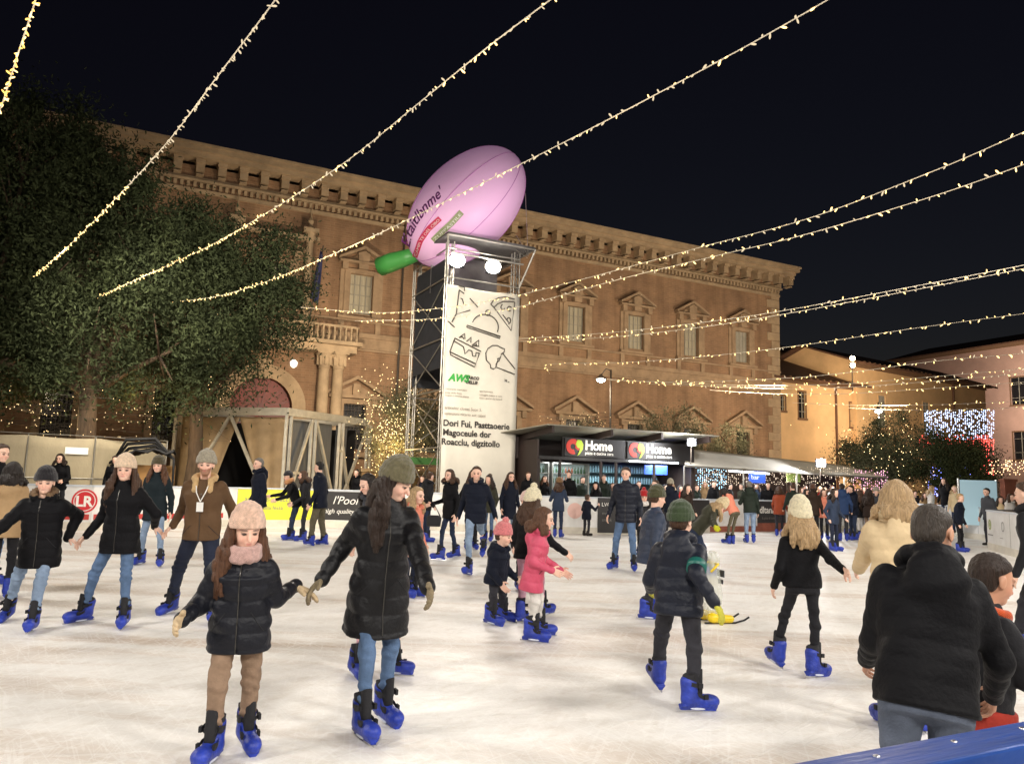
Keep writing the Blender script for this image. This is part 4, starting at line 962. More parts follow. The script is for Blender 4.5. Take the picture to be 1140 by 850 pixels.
a4 = pt(878, 500, 75)[:2]; b4 = pt(1010, 500, 86)[:2]
block('ochre_house', a4, b4, 15.0, 12, mat('tan_plaster', srgb(150, 112, 78), rough=.9, var=.2), 'tan gabled house rising behind the low ochre roofs', [], roofh=2.2)
a3 = pt(1000, 500, 91)[:2]; b3 = pt(1200, 500, 73)[:2]
block('pink_palace', a3, b3, 17.4, 14, PNK, 'pink plastered building with dark windows at the right edge', [(onl(a3, b3, p_), zz, 1.7, 2.8, 0) for p_ in (1052, 1136, 1180) for zz in (12.2, 6.6)] , roofh=2.0)
light('SPOT', 'street_lamp_light', tuple(pt(949, 402, 54)), 320, (1, .74, .46), .25, tuple(pt(960, 480, 62)), 150, .8)
light('SPOT', 'facade_fill_spot', tuple(pt(1030, 470, 50)), 3600, (1, .78, .56), .4, tuple(pt(1030, 470, 66)), 140, .8)  # unseen spot added to light the taller ochre house
light('SPOT', 'facade_fill_spot', tuple(pt(1150, 440, 70)), 4200, (1, .82, .68), .4, tuple(pt(1110, 440, 84)), 120, .8)  # added spot without a lamp, brightens the pink building
light('SPOT', 'facade_fill_spot', tuple(pt(900, 470, 45)), 1100, (1, .76, .54), .4, tuple(pt(905, 460, 58)), 130, .8)  # another unseen spot, added to light the low ochre house
# street lamps
GLOW = emat('lamp_glow', (1, .93, .8), 30)
def street_lamp(px, py, Y, label, foot=0, style=0, en=150):
    c = pt(px, py, Y); e = empty('street_lamp', (c[0], c[1], 0), 0, label, 'street lamp', 'street lamps in the square')
    q = MB(); s = .5 if style == 0 else 0; q.tube([(s, 0, 0), (s, 0, 1.2), (s, 0, c[2] + .5)], [.09, .06, .045], 10); q.tube([(s, 0, c[2] + .45), (s * .5, 0, c[2] + .55), (0, 0, c[2] + .2)], .03, 8); q.build('pole', GRIL, e, smooth=True)
    q = MB(); q.lathe((0, 0, c[2]), [(.06, .25), (.12, .16), (.32, .03), (.3, .0)], 14); q.build('shade', GRIL, e, smooth=True)
    q = MB(); q.lathe((0, 0, c[2]), [(.2, 0), (.22, -.04), (.16, -.12), (.04, -.16)], 12); q.build('bulb', GLOW, e, smooth=True)
    light('POINT', 'lamp_light', (c[0], c[1], c[2] - .35), en, (1, .85, .62), .15)
street_lamp(669, 422, 38, 'thin street lamp hanging over the tops of the trees behind the kiosk')
street_lamp(978, 457, 48, 'street lamp on a straight pole among the olive trees on the right', style=1)
c = pt(949, 402, 57); e = empty('wall_floodlight', c, 0, 'pair of glowing lamps mounted on the ochre houses above the roof edge', 'floodlight')
for dz in (0.22, -.3):
    q = MB(); q.box(-.2, .2, -.02, .15, dz - .16, dz + .16); q.build('housing', GRIL, e); q = MB(); q.lathe((0, -.06, dz), [(.17, 0), (.19, .03)], 12, 'y'); q.build('lens', emat('sodium_glow', (1, .8, .5), 45), e)
q = MB(); q.tube([(0, .1, -2.4), (0, .1, .4)], .04, 8); q.build('pole', GRIL, e)
# ---------------------------------------------------------------- banner tower
ALU = mat('aluminium_truss', srgb(176, 172, 162), rough=.35, metal=.7, var=.15); ALUP = mat('painted_truss', srgb(206, 200, 184), rough=.5, metal=.2, var=.2, vscale=3)
DGREY = mat('dark_sheet', srgb(48, 50, 56), rough=.7, var=.3); BAN = mat('banner_cloth', srgb(214, 208, 194), rough=.7, var=.06, vscale=2, bump=.1, bscale=2)
ta = pt(490, 500, 26); ta[2] = 0; TW, TD, THh = 2.82, 3.6, 9.9
tw = empty('banner_tower', ta, math.atan2(D1[1], D1[0]), 'tall scaffold tower with floodlights behind the rink boards', 'scaffold tower')
for (x, y) in ((0, 0), (TW, 0), (0, TD), (TW, TD)):
    q = MB()
    for dx, dy in ((0, 0), (.22, 0), (0, .22), (.22, .22)):
        sx = -1 if x > 0 else 1; sy = -1 if y > 0 else 1
        q.tube([(x + sx * dx, y + sy * dy, 0), (x + sx * dx, y + sy * dy, THh - .05)], .026, 6)
    for k in range(20):
        z = .2 + k * .48; sx = -1 if x > 0 else 1; sy = -1 if y > 0 else 1
        q.bar((x, y, z), (x + sx * .22, y, z + .48), .016); q.bar((x, y, z), (x, y + sy * .22, z + .48), .016); q.bar((x + sx * .22, y, z), (x + sx * .22, y + sy * .22, z + .48), .016)
    q.build('leg', ALU, tw)
for z in (.4, 2.6, 4.6, 6.4, 8.55, 9.6):
    q = MB()
    for A, B in (((0, 0), (TW, 0)), ((0, TD), (TW, TD)), ((0, 0), (0, TD)), ((TW, 0), (TW, TD))): q.tube([(A[0], A[1], z), (B[0], B[1], z)], .028, 6)
    q.build('ring_beam', ALU, tw)
for z0, z1 in ((.4, 2.6), (2.6, 4.6), (4.6, 6.4), (6.4, 8.55)):
    for k, (A, B) in enumerate((((0, 0), (0, TD)), ((0, TD), (TW, TD)), ((TW, 0), (TW, TD)))):
        q = MB(); q.tube([(A[0], A[1], z0), (B[0], B[1], z1)], .022, 6); q.tube([(B[0], B[1], z0), (A[0], A[1], z1)], .022, 6); q.build('brace', ALU, tw)
q = MB(); q.box(-.25, TW + .35, -.55, TD + .2, 9.92, 9.99); q.build('platform', mat('deck_grey', srgb(96, 94, 92), rough=.6, var=.3), tw)
q = MB(); # overhanging top frame
for A, B in (((-.25, -.55, 9.9), (TW + .35, -.55, 9.9)), ((TW + .35, -.55, 9.9), (TW + .35, TD + .2, 9.9)), ((TW + .35, -.55, 9.9), (TW, 0, 8.55)), ((-.25, -.55, 9.9), (0, 0, 8.55)), ((0, -.3, 9.35), (TW, -.3, 9.35))): q.tube([A, B], .035, 6)
q.build('top_frame', ALU, tw)
q = MB(); q.box(.05, TW - .05, TD * .5, TD * .5 + .04, 8.35, 9.88); q.build('back_panel', mat('grey_tarp', srgb(120, 116, 116), rough=.5, var=.3, vscale=1.5, bump=.3, bscale=3), tw)
q = MB(); q.box(.06, .09, .3, TD - .25, 5.4, 9.3); q.box(.12, TW - .1, TD - .06, TD - .03, 5.0, 8.9); q.build('dark_side_sheet', DGREY, tw)
c = ta + 0  # floodlights
for k, (px, py) in enumerate(((509, 290), (549, 297))):
    x = (.65, 1.95)[k]; z = 9.33 - .0
    fl = empty('floodlight', (0, 0, 0), 0, ('left' if k == 0 else 'right') + ' glaring floodlight under the platform of the banner tower', 'floodlight', 'floodlights on the tower')
    wp = ta + D1 * x - D2 * .45 + np.array([0, 0, 9.2]); tp = pt(px, py, wp[1]); fl.location = (tp[0], wp[1], tp[2]); fl.rotation_euler = (math.radians(-14), 0, math.radians(6))
    q = MB(); q.box(-.26, .26, .0, .16, -.2, .2); q.build('housing', DGREY, fl, bevel=.01)
    q = MB(); q.lathe((0, -.03, 0), [(.25, 0), (.27, .02)], 24, 'y'); q.build('lens', emat('flood_glow', (1, .94, .84), 42), fl)
    q = MB(); q.tube([(-.3, .08, 0), (-.3, .08, .32), (.3, .08, .32), (.3, .08, 0)], .018, 6); q.build('bracket', ALU, fl)
    light('SPOT', 'tower_flood', (tp[0], wp[1] - .12, tp[2]), 1300, (1, .93, .82), .4, (.5 + k * 2, 8, 0), 110, .6)
    light('POINT', 'tower_flood_spill', (tp[0], wp[1] - .35, tp[2] - .1), 26, (1, .93, .82), .12)
# banner
bn = empty('tall_banner', ta + np.array([0, 0, 0]) - D2 * .06, math.atan2(D1[1], D1[0]), 'tall cream banner with line drawings of food hung on the scaffold tower', 'banner')
BZ1 = 8.28; BZ0 = .5; v = []; fc = []; nx, nz = 14, 50
for j in range(nz + 1):
    for i in range(nx + 1):
        x = TW * i / nx; z = BZ0 + (BZ1 - BZ0) * j / nz; v.append((x + .0, -.02 - .022 * math.sin(x * 4.1 + z * .6) * math.sin(z * .9 + .5) - .012 * math.sin(x * 11 + z * 2), z - (.06 * math.sin(PI * x / TW) if j == nz else 0)))
for j in range(nz):
    for i in range(nx): a = j * (nx + 1) + i; fc.append((a, a + 1, a + nx + 2, a + nx + 1))
q = MB(); q.add(v, fc); o = q.build('cloth', BAN, bn, smooth=True); sd_ = o.modifiers.new('t', 'SOLIDIFY'); sd_.thickness = .008; sd_.offset = 1
LN = mat('banner_ink', srgb(74, 68, 60), rough=.7)
KX = TW / 82.0; 
def bxy(px, py):   # banner drawing: coordinates of the zoomed photo crop (485..575, 320..430) scaled 7.73
    X = 485 + px / 7.727; Y = 320 + py / 7.727; u = (X - 490.5) / 80.5; topy = 325 + 7 * u; boty = 520
    zt = BZ1 - (Y - topy) / 31.6 * (1 + .03 * u)
    return (u * TW * .985, -.068, zt)
def stroke(pts, w_=.028, nm='line_drawing', raw=False):
    q = MB(); q.tube([bxy(*p) if not raw else p for p in pts], w_, 5); return q
def arc(cx, cy, rx, ry, a0, a1, n=14, rot=0):
    o_ = []
    for i in range(n + 1):
        t = math.radians(a0 + (a1 - a0) * i / n); x = rx * math.cos(t); y = ry * math.sin(t); c_, s_ = math.cos(rot), math.sin(rot); o_.append((cx + x * c_ - y * s_, cy + x * s_ + y * c_))
    return o_
draw = {
 'glass_drawing': [[(135, 88), (118, 300), (235, 258)], [(135, 88), (178, 118)], [(228, 155), (300, 228)], [(118, 300), (85, 370)], [(50, 362), (108, 412)], [(165, 170), (178, 205), (195, 218)], [(150, 160), (168, 168)], [(180, 95), (178, 62), (132, 50)]],
 'cloche_drawing': [arc(370, 392, 115, 105, 188, 372, 16, .17), arc(388, 272, 20, 24, 0, 360, 12), [(215, 390), (505, 470), (500, 487), (210, 405), (215, 390)], [(240, 398), (500, 472)]],
 'pizza_drawing': [[(440, 222), (600, 415), (625, 165)], [(440, 222), (470, 190), (520, 165), (620, 162)], [(412, 195), (430, 165), (480, 135), (540, 125), (622, 140)], [(412, 195), (440, 222)], arc(520, 215, 18, 24, 20, 250, 8), arc(578, 225, 20, 20, 60, 330, 8), arc(575, 330, 18, 26, 200, 460, 8), [(520, 280), (575, 345)]],
 'cake_drawing': [[(115, 505), (78, 620), (85, 650), (290, 742), (330, 620)], [(115, 505), (340, 608)], [(108, 530), (190, 575), (205, 635), (235, 600), (262, 605), (270, 650), (295, 650), (300, 618), (330, 625)], [(80, 625), (300, 715)], [(150, 500), (195, 462), (200, 508)], [(160, 495), (180, 490), (190, 510)], [(215, 528), (252, 490), (250, 535)], [(262, 560), (318, 512), (320, 565), (262, 560)], [(285, 560), (300, 545), (305, 568)]],
 'ice_cream_drawing': [[(545, 600), (545, 575), (520, 568), (480, 550), (440, 552), (400, 580), (382, 620), (390, 680), (425, 715), (430, 745), (455, 755), (475, 738), (478, 705), (500, 680), (512, 650), (520, 620), (545, 600)], [(528, 612), (645, 745)], [(482, 738), (645, 790)], [(478, 710), (490, 680), (485, 665), (510, 655)]],
}
for nm, ls in draw.items():
    q = MB()
    for l in ls: q.tube([bxy(*p) for p in l], .021, 5)
    q.build(nm, LN, bn)
def btext(s, px, py, size, m_, bold=0.0, **k):
    x, y, z = bxy((px - 485) * 7.727, (py - 320) * 7.727); return etext(bn, s, x, z, size, m_, y=-.062, bold=bold, **k)
DKT = mat('banner_text', srgb(52, 48, 44), rough=.7); LGT = mat('banner_small_text', srgb(140, 130, 118), rough=.7); GRT = mat('banner_green', srgb(60, 160, 70), rough=.7)
btext('Dori Fui, Pasttaoerie', 491, 481, .30, DKT, .008); btext('Magoceule dor', 491, 491, .30, DKT, .008); btext('Roacclu, digzitollo', 490, 501, .30, DKT, .008)
btext('AWS', 495, 432, .34, GRT, .02, shear=.3); btext('PARCO', 514, 429.5, .15, DKT, .006); btext('DELLIF', 514, 434.5, .15, DKT, .006); btext('H ..', 557, 431, .13, DKT, .006)
for y_, s_ in ((442, 'ristorante mercatini'), (446, 'pista della festa'), (449, 'eventi e musica piazza')): btext(s_, 492, y_, .10, LGT)
for y_, s_ in ((443, 'apertura ore'), (447, 'noleggio pattini e casa'), (450.5, 'tutti i giorni dal lunedi')): btext(s_, 529, y_, .10, LGT)
btext('articolor clonei Suor S.', 492, 463, .15, LGT); btext('calenzioni nicario sot calani', 492, 469, .14, LGT)
# inflatable on the tower
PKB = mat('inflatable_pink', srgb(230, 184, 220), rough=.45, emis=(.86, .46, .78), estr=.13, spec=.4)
cen = pt(519, 231, 27.6); ex, ey = RT, UP
la_ = nrm(ex * .70 + ey * .72); pe = nrm(ex * .72 - ey * .70); dep_ = np.cross(la_, pe)
RB = np.array([la_, pe, dep_]); RR = np.array([2.68, 1.70, 1.75])
inf = empty('giant_inflatable', cen, 0, 'giant pink egg shaped inflatable with lettering lying on top of the banner tower', 'inflatable')
v = []; fc = []; nu, nv = 40, 28
def egg(a, b):
    # a: 0..pi along the long axis, b around
    x = math.cos(a); r = math.sin(a); fat = 1.0
    return RB[0] * (RR[0] * x * 1.0) + (RB[1] * math.cos(b) * RR[1] + RB[2] * math.sin(b) * RR[2]) * r * fat
for i in range(nu + 1):
    for j in range(nv): v.append(egg(PI * i / nu, 2 * PI * j / nv))
for i in range(nu):
    for j in range(nv): j2 = (j + 1) % nv; fc.append((i * nv + j, i * nv + j2, (i + 1) * nv + j2, (i + 1) * nv + j))
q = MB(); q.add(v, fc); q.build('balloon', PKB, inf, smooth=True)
for j in range(0, nv, 4):
    q = MB(); q.tube([egg(PI * i / nu, 2 * PI * j / nv) * 1.001 for i in range(1, nu)], .012, 5); q.build('seam', mat('inflatable_seam', srgb(196, 120, 190), rough=.5), inf)
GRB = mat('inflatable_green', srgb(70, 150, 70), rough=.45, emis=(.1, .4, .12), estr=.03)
q = MB(); p_ = pt(452, 287, 28.2) - cen; p2 = pt(436, 292, 28.4) - cen; p3 = pt(423, 297, 28.6) - cen
q.tube([p_ + (p_ - p3) * .4, p_, p2, p3], [.26, .31, .36, .36], 16); q.build('stem', GRB, inf, smooth=True)
def hit(px, py):
    r = ray(px, py); o_ = (CAM - cen); A = (RB @ r) / RR; B = (RB @ o_) / RR
    aa = A @ A; bb = 2 * A @ B; cc = B @ B - 1; D = bb * bb - 4 * aa * cc
    t = (-bb - math.sqrt(max(D, 0))) / (2 * aa) if D >= 0 else -bb / (2 * aa)
    p = o_ + r * t; n_ = nrm((RB.T @ ((RB @ p) / RR ** 2))); return p, n_
def surf_text(s, path, size_px, m_, name, lift=.02, **k):
    """lettering laid on the inflatable's surface along a path"""
    me = text_mesh(s, 1.0, extrude=0.0, **k); co = np.array([v_.co[:] for v_ in me.vertices]); w_ = co[:, 0].max()
    P = np.array(path, float); seg = np.r_[0, np.cumsum(np.linalg.norm(np.diff(P, axis=0), axis=1))]; T_ = seg[-1]
    for i, c_ in enumerate(co):
        s_ = c_[0] / w_ * T_; x = np.interp(s_, seg, P[:, 0]); y = np.interp(s_, seg, P[:, 1]); x2 = np.interp(s_ + 2, seg, P[:, 0]); y2 = np.interp(s_ + 2, seg, P[:, 1]); x1 = np.interp(s_ - 2, seg, P[:, 0]); y1 = np.interp(s_ - 2, seg, P[:, 1])
        d_ = nrm([x2 - x1, y2 - y1]); up_ = np.array([d_[1], -d_[0]]); q_ = np.array([x, y]) + up_ * c_[1] * size_px
        p, n_ = hit(*q_); me.vertices[i].co = p + n_ * lift
    me.name = name; return link(name, me, inf, m_)
def surf_band(path, half, m_, name, lift=.012):
    P = np.array(path, float); v = []; fc = []; n = 16
    for i in range(n + 1):
        t = i / n * (len(P) - 1); a = int(min(t, len(P) - 2)); f_ = t - a; c_ = P[a] * (1 - f_) + P[a + 1] * f_; d_ = nrm(P[a + 1] - P[a]); up_ = np.array([d_[1], -d_[0]])
        for s in (-1, -.33, .33, 1): p, n_ = hit(*(c_ + up_ * half * s)); v.append(p + n_ * lift)
    for i in range(n):
        for j in range(3): a = i * 4 + j; fc.append((a, a + 1, a + 5, a + 4))
    q = MB(); q.add(v, fc); return q.build(name, m_, inf, smooth=True)
VIO = mat('violet_print', srgb(96, 24, 96), rough=.5); REDB = mat('red_print', srgb(206, 50, 92), rough=.5); OLB = mat('olive_print', srgb(150, 158, 116), rough=.5)
surf_text("Eitaitlbnme'", [(456.5, 276), (459, 262), (466, 248), (478, 232), (497, 214)], 15, VIO, 'script_lettering', shear=.45, bold=.012)
surf_band([(462, 286), (468, 268), (477, 255), (490, 243)], 3.0, REDB, 'red_label'); surf_band([(482, 268), (492, 258), (503, 248), (514, 236)], 3.4, OLB, 'olive_label')
surf_text('CAMPI TE DEL CIBO', [(464, 285), (470, 268), (478.5, 256.5), (490, 245.5)], 4.2, TXW, 'label_lettering', lift=.022); surf_text('ZUPPASTILE', [(484.5, 268), (494, 259.5), (505, 249.5), (514, 239)], 4.6, TXW, 'label_lettering', lift=.022)
for a_, b__ in (((575, 262), (588, 285)), ((560, 268), (587, 287)), ((480, 280), (491, 262)), ((585, 215), (588, 285))):
    pa = pt(*a_, 27.3) - cen; pb_ = pt(*b__, 26.9) - cen; q = MB(); q.tube([pa, pb_], .012, 5); q.build('guy_rope', ALU, inf)
light('SPOT', 'banner_fill_spot', (1.5, 15, 5), 1500, (1, .94, .84), .3, tuple(pt(530, 430, 26.4)), 34, .6)  # unseen spot added over the rink to light the banner evenly
light('SPOT', 'inflatable_fill_spot', tuple(pt(600, 290, 23.5)), 330, (1, .88, .9), .25, tuple(cen), 70, .8)  # unseen spot added to pale the right side of the inflatable
# ---------------------------------------------------------------- truss stage box
sa = pt(317, 500, 29.6); sl_ = pt(193, 500, 31); sr = pt(408, 500, 34.6)
sb = empty('truss_stage_box', (sa[0], sa[1], 0), 0, 'half covered aluminium truss box with tan tarps and dark panels behind the rink boards', 'stage frame')
TAN = mat('tan_tarp', srgb(176, 150, 114), rough=.8, bump=.5, bscale=3, var=.25, vscale=1.5); GRP = mat('grey_panel', srgb(104, 106, 108), rough=.6, var=.2, vscale=4, stretch=(6, 6, .3))
vl = (sl_ - sa)[:2]; vr = (sr - sa)[:2]; ZTp = 3.95
def S(u, v_, z): return (vl[0] * u + vr[0] * v_, vl[1] * u + vr[1] * v_, z)
for u, v_ in ((0, 0), (1, 0), (0, 1), (1, 1), (.0, .28), (0, .62)):
    for o_ in ((0, .05) if u == 0 else (0,)):
        q = MB(); q.bar(S(u, v_ + o_, 0), S(u, v_ + o_, ZTp - .12), .11, .11); q.build('post', ALUP, sb)
for nm, A, B in (('beam', (0, 0), (1, 0)), ('beam', (0, 0), (0, 1)), ('beam', (1, 0), (1, 1)), ('beam', (0, 1), (1, 1))):
    q = MB(); q.bar(S(*A, ZTp), S(*B, ZTp), .16, .3); q.build('beam', ALUP, sb); q = MB(); q.bar(S(*A, .35), S(*B, .35), .12, .14); q.build('beam', ALUP, sb)
for A, B in (((0, .05, .4), (0, .28, ZTp - .2)), ((0, .33, ZTp - .2), (0, .6, .4)), ((0, .62, ZTp - .2), (0, .8, .4)), ((0, 1, ZTp - .2), (0, .7, .6)), ((.5, 0, ZTp - .15), (.9, 0, .4)), ((.5, 0, ZTp - .15), (.12, 0, .4)), ((0, .05, 1.6), (0, .28, 1.6)), ((0, .62, 2.6), (0, .67, 2.6))):
    q = MB(); q.bar(S(*A), S(*B), .1, .1); q.build('brace', ALUP, sb)
def tarp(pts, nm, m_):
    q = MB(); v = []; n = 14
    for i in range(n + 1):
        for j in range(n + 1):
            s, t = i / n, j / n; p = [(1 - s) * (1 - t) * pts[0][k] + s * (1 - t) * pts[1][k] + s * t * pts[2][k] + (1 - s) * t * pts[3][k] for k in range(3)]
            p[1] += .05 * math.sin(s * 14 + t * 3) * (1 - .3 * t); v.append(p)
    q.add(v, [(i * (n + 1) + j, i * (n + 1) + j + 1, (i + 1) * (n + 1) + j + 1, (i + 1) * (n + 1) + j) for i in range(n) for j in range(n)])
    o = q.build(nm, m_, sb, smooth=True); s_ = o.modifiers.new('t', 'SOLIDIFY'); s_.thickness = .01
tarp([S(.97, .03, .2), S(.70, .03, .2), S(.44, .03, ZTp - .2), S(.97, .03, ZTp - .2)], 'tarp', TAN); tarp([S(.03, .03, .2), S(.18, .03, .2), S(.44, .03, ZTp - .2), S(.03, .03, ZTp - .2)], 'tarp', TAN)
for v0, v1 in ((.1, .60), (.66, .80)):
    q = MB(); q.bar(S(.06, v0, 1.9), S(.06, v1, 1.9), .04, 3.6); q.build('panel', GRP, sb)
q = MB(); q.bar(S(.9, .1, 1.9), S(.9, .95, 1.9), .04, 3.6); q.bar(S(.1, .97, 1.9), S(.9, .97, 1.9), .04, 3.4); q.build('back_panel', mat('black_sheet', srgb(24, 22, 22), rough=.8), sb)
# ---------------------------------------------------------------- mesh hoarding, folded canopy
HRD = mat('hoarding_mesh', srgb(160, 148, 122), rough=.9, bump=.4, bscale=25, var=.22, vscale=1.2, stretch=(1, 1, .5))
pts_ = [pt(-70, 500, 20.8), pt(30, 500, 22), pt(105, 500, 23), pt(185, 500, 25)]
for i, lb in enumerate(('mesh covered hoarding panel at the far left above the spectators', 'mesh covered hoarding panel behind the leaning woman', 'mesh covered hoarding panel ending at the truss box')):
    a, b__ = pts_[i], pts_[i + 1]; d = b__ - a; Ln = np.linalg.norm(d[:2]); e = empty('hoarding_panel', (a[0], a[1], 0), math.atan2(d[1], d[0]), lb, 'hoarding', 'mesh hoarding along the left side')
    v = []; n = 20
    for k in range(n + 1):
        for j in range(8): x = Ln * k / n; z = .1 + 2.35 * j / 7; v.append((x, .04 * math.sin(x * 3.1 + j * .7) * math.sin(j * 1.1), z - .04 * abs(math.sin(x * 1.6)) * (j == 7)))
    q = MB(); q.add(v, [(k * 8 + j, k * 8 + j + 1, (k + 1) * 8 + j + 1, (k + 1) * 8 + j) for k in range(n) for j in range(7)]); o = q.build('mesh_sheet', HRD, e, smooth=True); s_ = o.modifiers.new('t', 'SOLIDIFY'); s_.thickness = .01
    q = MB(); q.tube([(0, -.03, 0), (0, -.03, 2.5), (Ln, -.03, 2.5), (Ln, -.03, 0)], .022, 6); q.tube([(0, -.04, 1.25), (Ln, -.04, 1.25)], .016, 6); q.build('fence_frame', ALU, e)
    if i == 0: panel(e, 3.0, 3.6, 1.95, 2.15, TXW, 'paper_notice', y=-.06)
c = pt(158, 500, 23.4)
e = empty('folded_canopy', (c[0], c[1], 0), 0, 'folded black canopy with bent ribs beside the truss box', 'canopy')
for k in range(4):
    q = MB(); q.tube([(-.95 + .1 * k, -.1 * k, 1.55 + .1 * k), (-.35, -.1 * k, 2.05 + .13 * k), (.45, -.05 * k, 2.2 + .1 * k), (1.0, 0, 1.9), (1.05, 0, .2)], [.03, .05, .055, .04, .03], 8); q.build('rib', mat('black_cloth', srgb(22, 22, 24), rough=.7), e, smooth=True)
q = MB()
v = [(-.9 + 1.9 * i / 10, -.15 + .3 * j / 4 + .0, 1.62 + .55 * math.sin(PI * min(1, (i + 1) / 9) * .62) + .07 * math.sin(i * 1.9 + j)) for i in range(11) for j in range(5)]
q.add(v, [(i * 5 + j, i * 5 + j + 1, (i + 1) * 5 + j + 1, (i + 1) * 5 + j) for i in range(10) for j in range(4)]); o = q.build('cover', MATS['black_cloth'], e, smooth=True); s_ = o.modifiers.new('t', 'SOLIDIFY'); s_.thickness = .06
q = MB(); q.tube([(-.7, .3, 0), (-.7, .3, 1.7)], .03, 6); q.box(-.6, .9, .35, .4, .3, 1.7); q.build('stand', mat('ochre_board', srgb(150, 112, 66), rough=.8, var=.2), e)
# low brick wall, railing and crates seen between box and banner
a = pt(404, 500, 33); e = empty('low_brick_wall', (a[0], a[1], 0), math.atan2(D1[1], D1[0]), 'low pale brick wall behind the scaffold tower', 'wall')
q = MB(); q.box(0, 7.5, 0, .3, 0, 1.75); q.build('wall', brick_mat('wall_brick', srgb(176, 148, 108), srgb(160, 134, 98), srgb(120, 100, 76), 2.2), e); q = MB(); q.box(-.05, 7.55, -.06, .36, 1.75, 1.88); q.build('coping', STONE, e)
a = pt(444, 500, 28.5); e = empty('metal_railing', (a[0], a[1], 0), math.atan2(D1[1], D1[0]), 'dark metal railing with shelves at the foot of the banner tower', 'railing')
q = MB()
for k in range(5): q.tube([(k * .55, 0, 0), (k * .55, 0, 2.0)], .022, 6)
for z in (.6, 1.2, 1.6, 2.0): q.tube([(0, 0, z), (2.2, 0, z)], .02, 6)
q.build('rails', GRIL, e); q = MB(); q.box(0.02, 2.18, .03, .3, 2.06, 2.32); q.build('green_shelf', mat('green_strip', srgb(70, 120, 60), rough=.6), e)
# ---------------------------------------------------------------- kiosk with two signs
ka = pt(600, 500, 26.2); KD = math.atan2(D1[1], D1[0])
DKB = mat('kiosk_dark', srgb(52, 40, 36), rough=.6, var=.2); KRF = mat('kiosk_roof_underside', srgb(140, 136, 122), rough=.6, var=.15); WDP = mat('kiosk_wood', srgb(160, 122, 84), rough=.7, var=.25, stretch=(1, 1, 6))
ks = empty('drinks_kiosk', (ka[0], ka[1], 0), KD, 'dark drinks kiosk with two lettered signs and a slanted canopy behind the rink', 'kiosk')
KL = 6.7
q = MB(); q.box(0, KL, 2.2, 2.3, 0, 3.2); q.box(-.06, -.001, 0, 2.3, 0, 3.0); q.box(KL, KL + .06, 0, 2.3, 0, 3.0); q.build('walls', DKB, ks)
q = MB(); q.box(-2.2, -.07, 2.2, 2.26, 0, 2.35); q.build('side_wood_panel', WDP, ks)
q = MB(); q.box(-2.35, -.07, 1.4, 2.2, 2.36, 3.15); q.build('side_fascia', DKB, ks)
q = MB(); q.prism([(0, 0), (1, 0), (1, 1)], 0, 0.001) if False else None
q.add([(-1.2, 2.4, 3.1), (-.25, -1.0, 3.42), (KL + .4, -1.0, 3.42), (KL + .4, 2.4, 3.1)], [(0, 1, 2, 3)]); o = q.build('canopy_roof', KRF, ks); s_ = o.modifiers.new('t', 'SOLIDIFY'); s_.thickness = .035
q = MB()
for x in (.0, 2.35, 4.5, KL): q.bar((x, -.95, 3.3), (x, 2.3, 3.0), .09, .22)
q.build('canopy_beams', DKB, ks)
q = MB(); q.box(0.9, KL, -.03, .04, 2.45, 3.12); q.box(0, KL, -.02, .03, 2.33, 2.44); q.build('fascia', mat('sign_black', srgb(36, 34, 34), rough=.5), ks)
for x in (0.02, .86, 2.55, 3.2, 4.9, KL - .05): q = MB(); q.box(x - .04, x + .04, -.0, .08, 0, 2.33); q.build('post', DKB, ks)
SR = mat('sign_red', srgb(196, 52, 40), rough=.5, emis=(.6, .06, .03), estr=.1); SG = mat('sign_green', srgb(170, 200, 40), rough=.5, emis=(.4, .55, .05), estr=.1); SWH = mat('sign_white', srgb(240, 238, 230), rough=.5, emis=(1, .98, .92), estr=.1)
for k, x in enumerate((.98, 3.62)):
    sg = empty('shop_sign', (ka + D1 * x - D2 * .05) + np.array([0, 0, 2.47 - ka[2]]), KD, ('left' if k == 0 else 'right') + ' lit kiosk sign reading Home with a red and green fruit emblem', 'sign', 'signs on the drinks kiosk')
    q = MB(); q.box(0, 2.3, -.03, -.0, -.0, .62); q.build('sign_board', MATS['sign_black'], sg)
    q = MB(); n = 22   # red apple-like ring with a bite
    for i in range(n):
        a0 = -.5 + 5.6 * i / n; a1 = -.5 + 5.6 * (i + 1) / n; r0, r1 = .10, .27
        q.prism([(.32 + r0 * math.cos(a0), .33 + r0 * math.sin(a0) * 1.0), (.32 + r1 * math.cos(a0), .33 + r1 * math.sin(a0)), (.32 + r1 * math.cos(a1), .33 + r1 * math.sin(a1)), (.32 + r0 * math.cos(a1), .33 + r0 * math.sin(a1))], -.045, -.032)
    q.build('red_emblem', SR, sg)
    q = MB(); q.prism([(.5, .58), (.66, .56), (.74, .42), (.72, .25), (.6, .08), (.5, .02), (.58, .18), (.6, .28), (.5, .3), (.43, .42)], -.052, -.047); q.build('green_emblem', SG, sg)
    etext(sg, 'Home', .82, .25, .46, SWH, y=-.036, name='sign_lettering', bold=.014); etext(sg, 'pizza e cucina zara', .82, .08, .16, SWH, y=-.036, name='small_lettering')
    q = MB(); q.box(.05, 2.25, -.12, -.06, -.10, -.06); q.build('light_strip', emat('strip_glow', (.95, 1, 1), 10), sg) if k == 1 else None
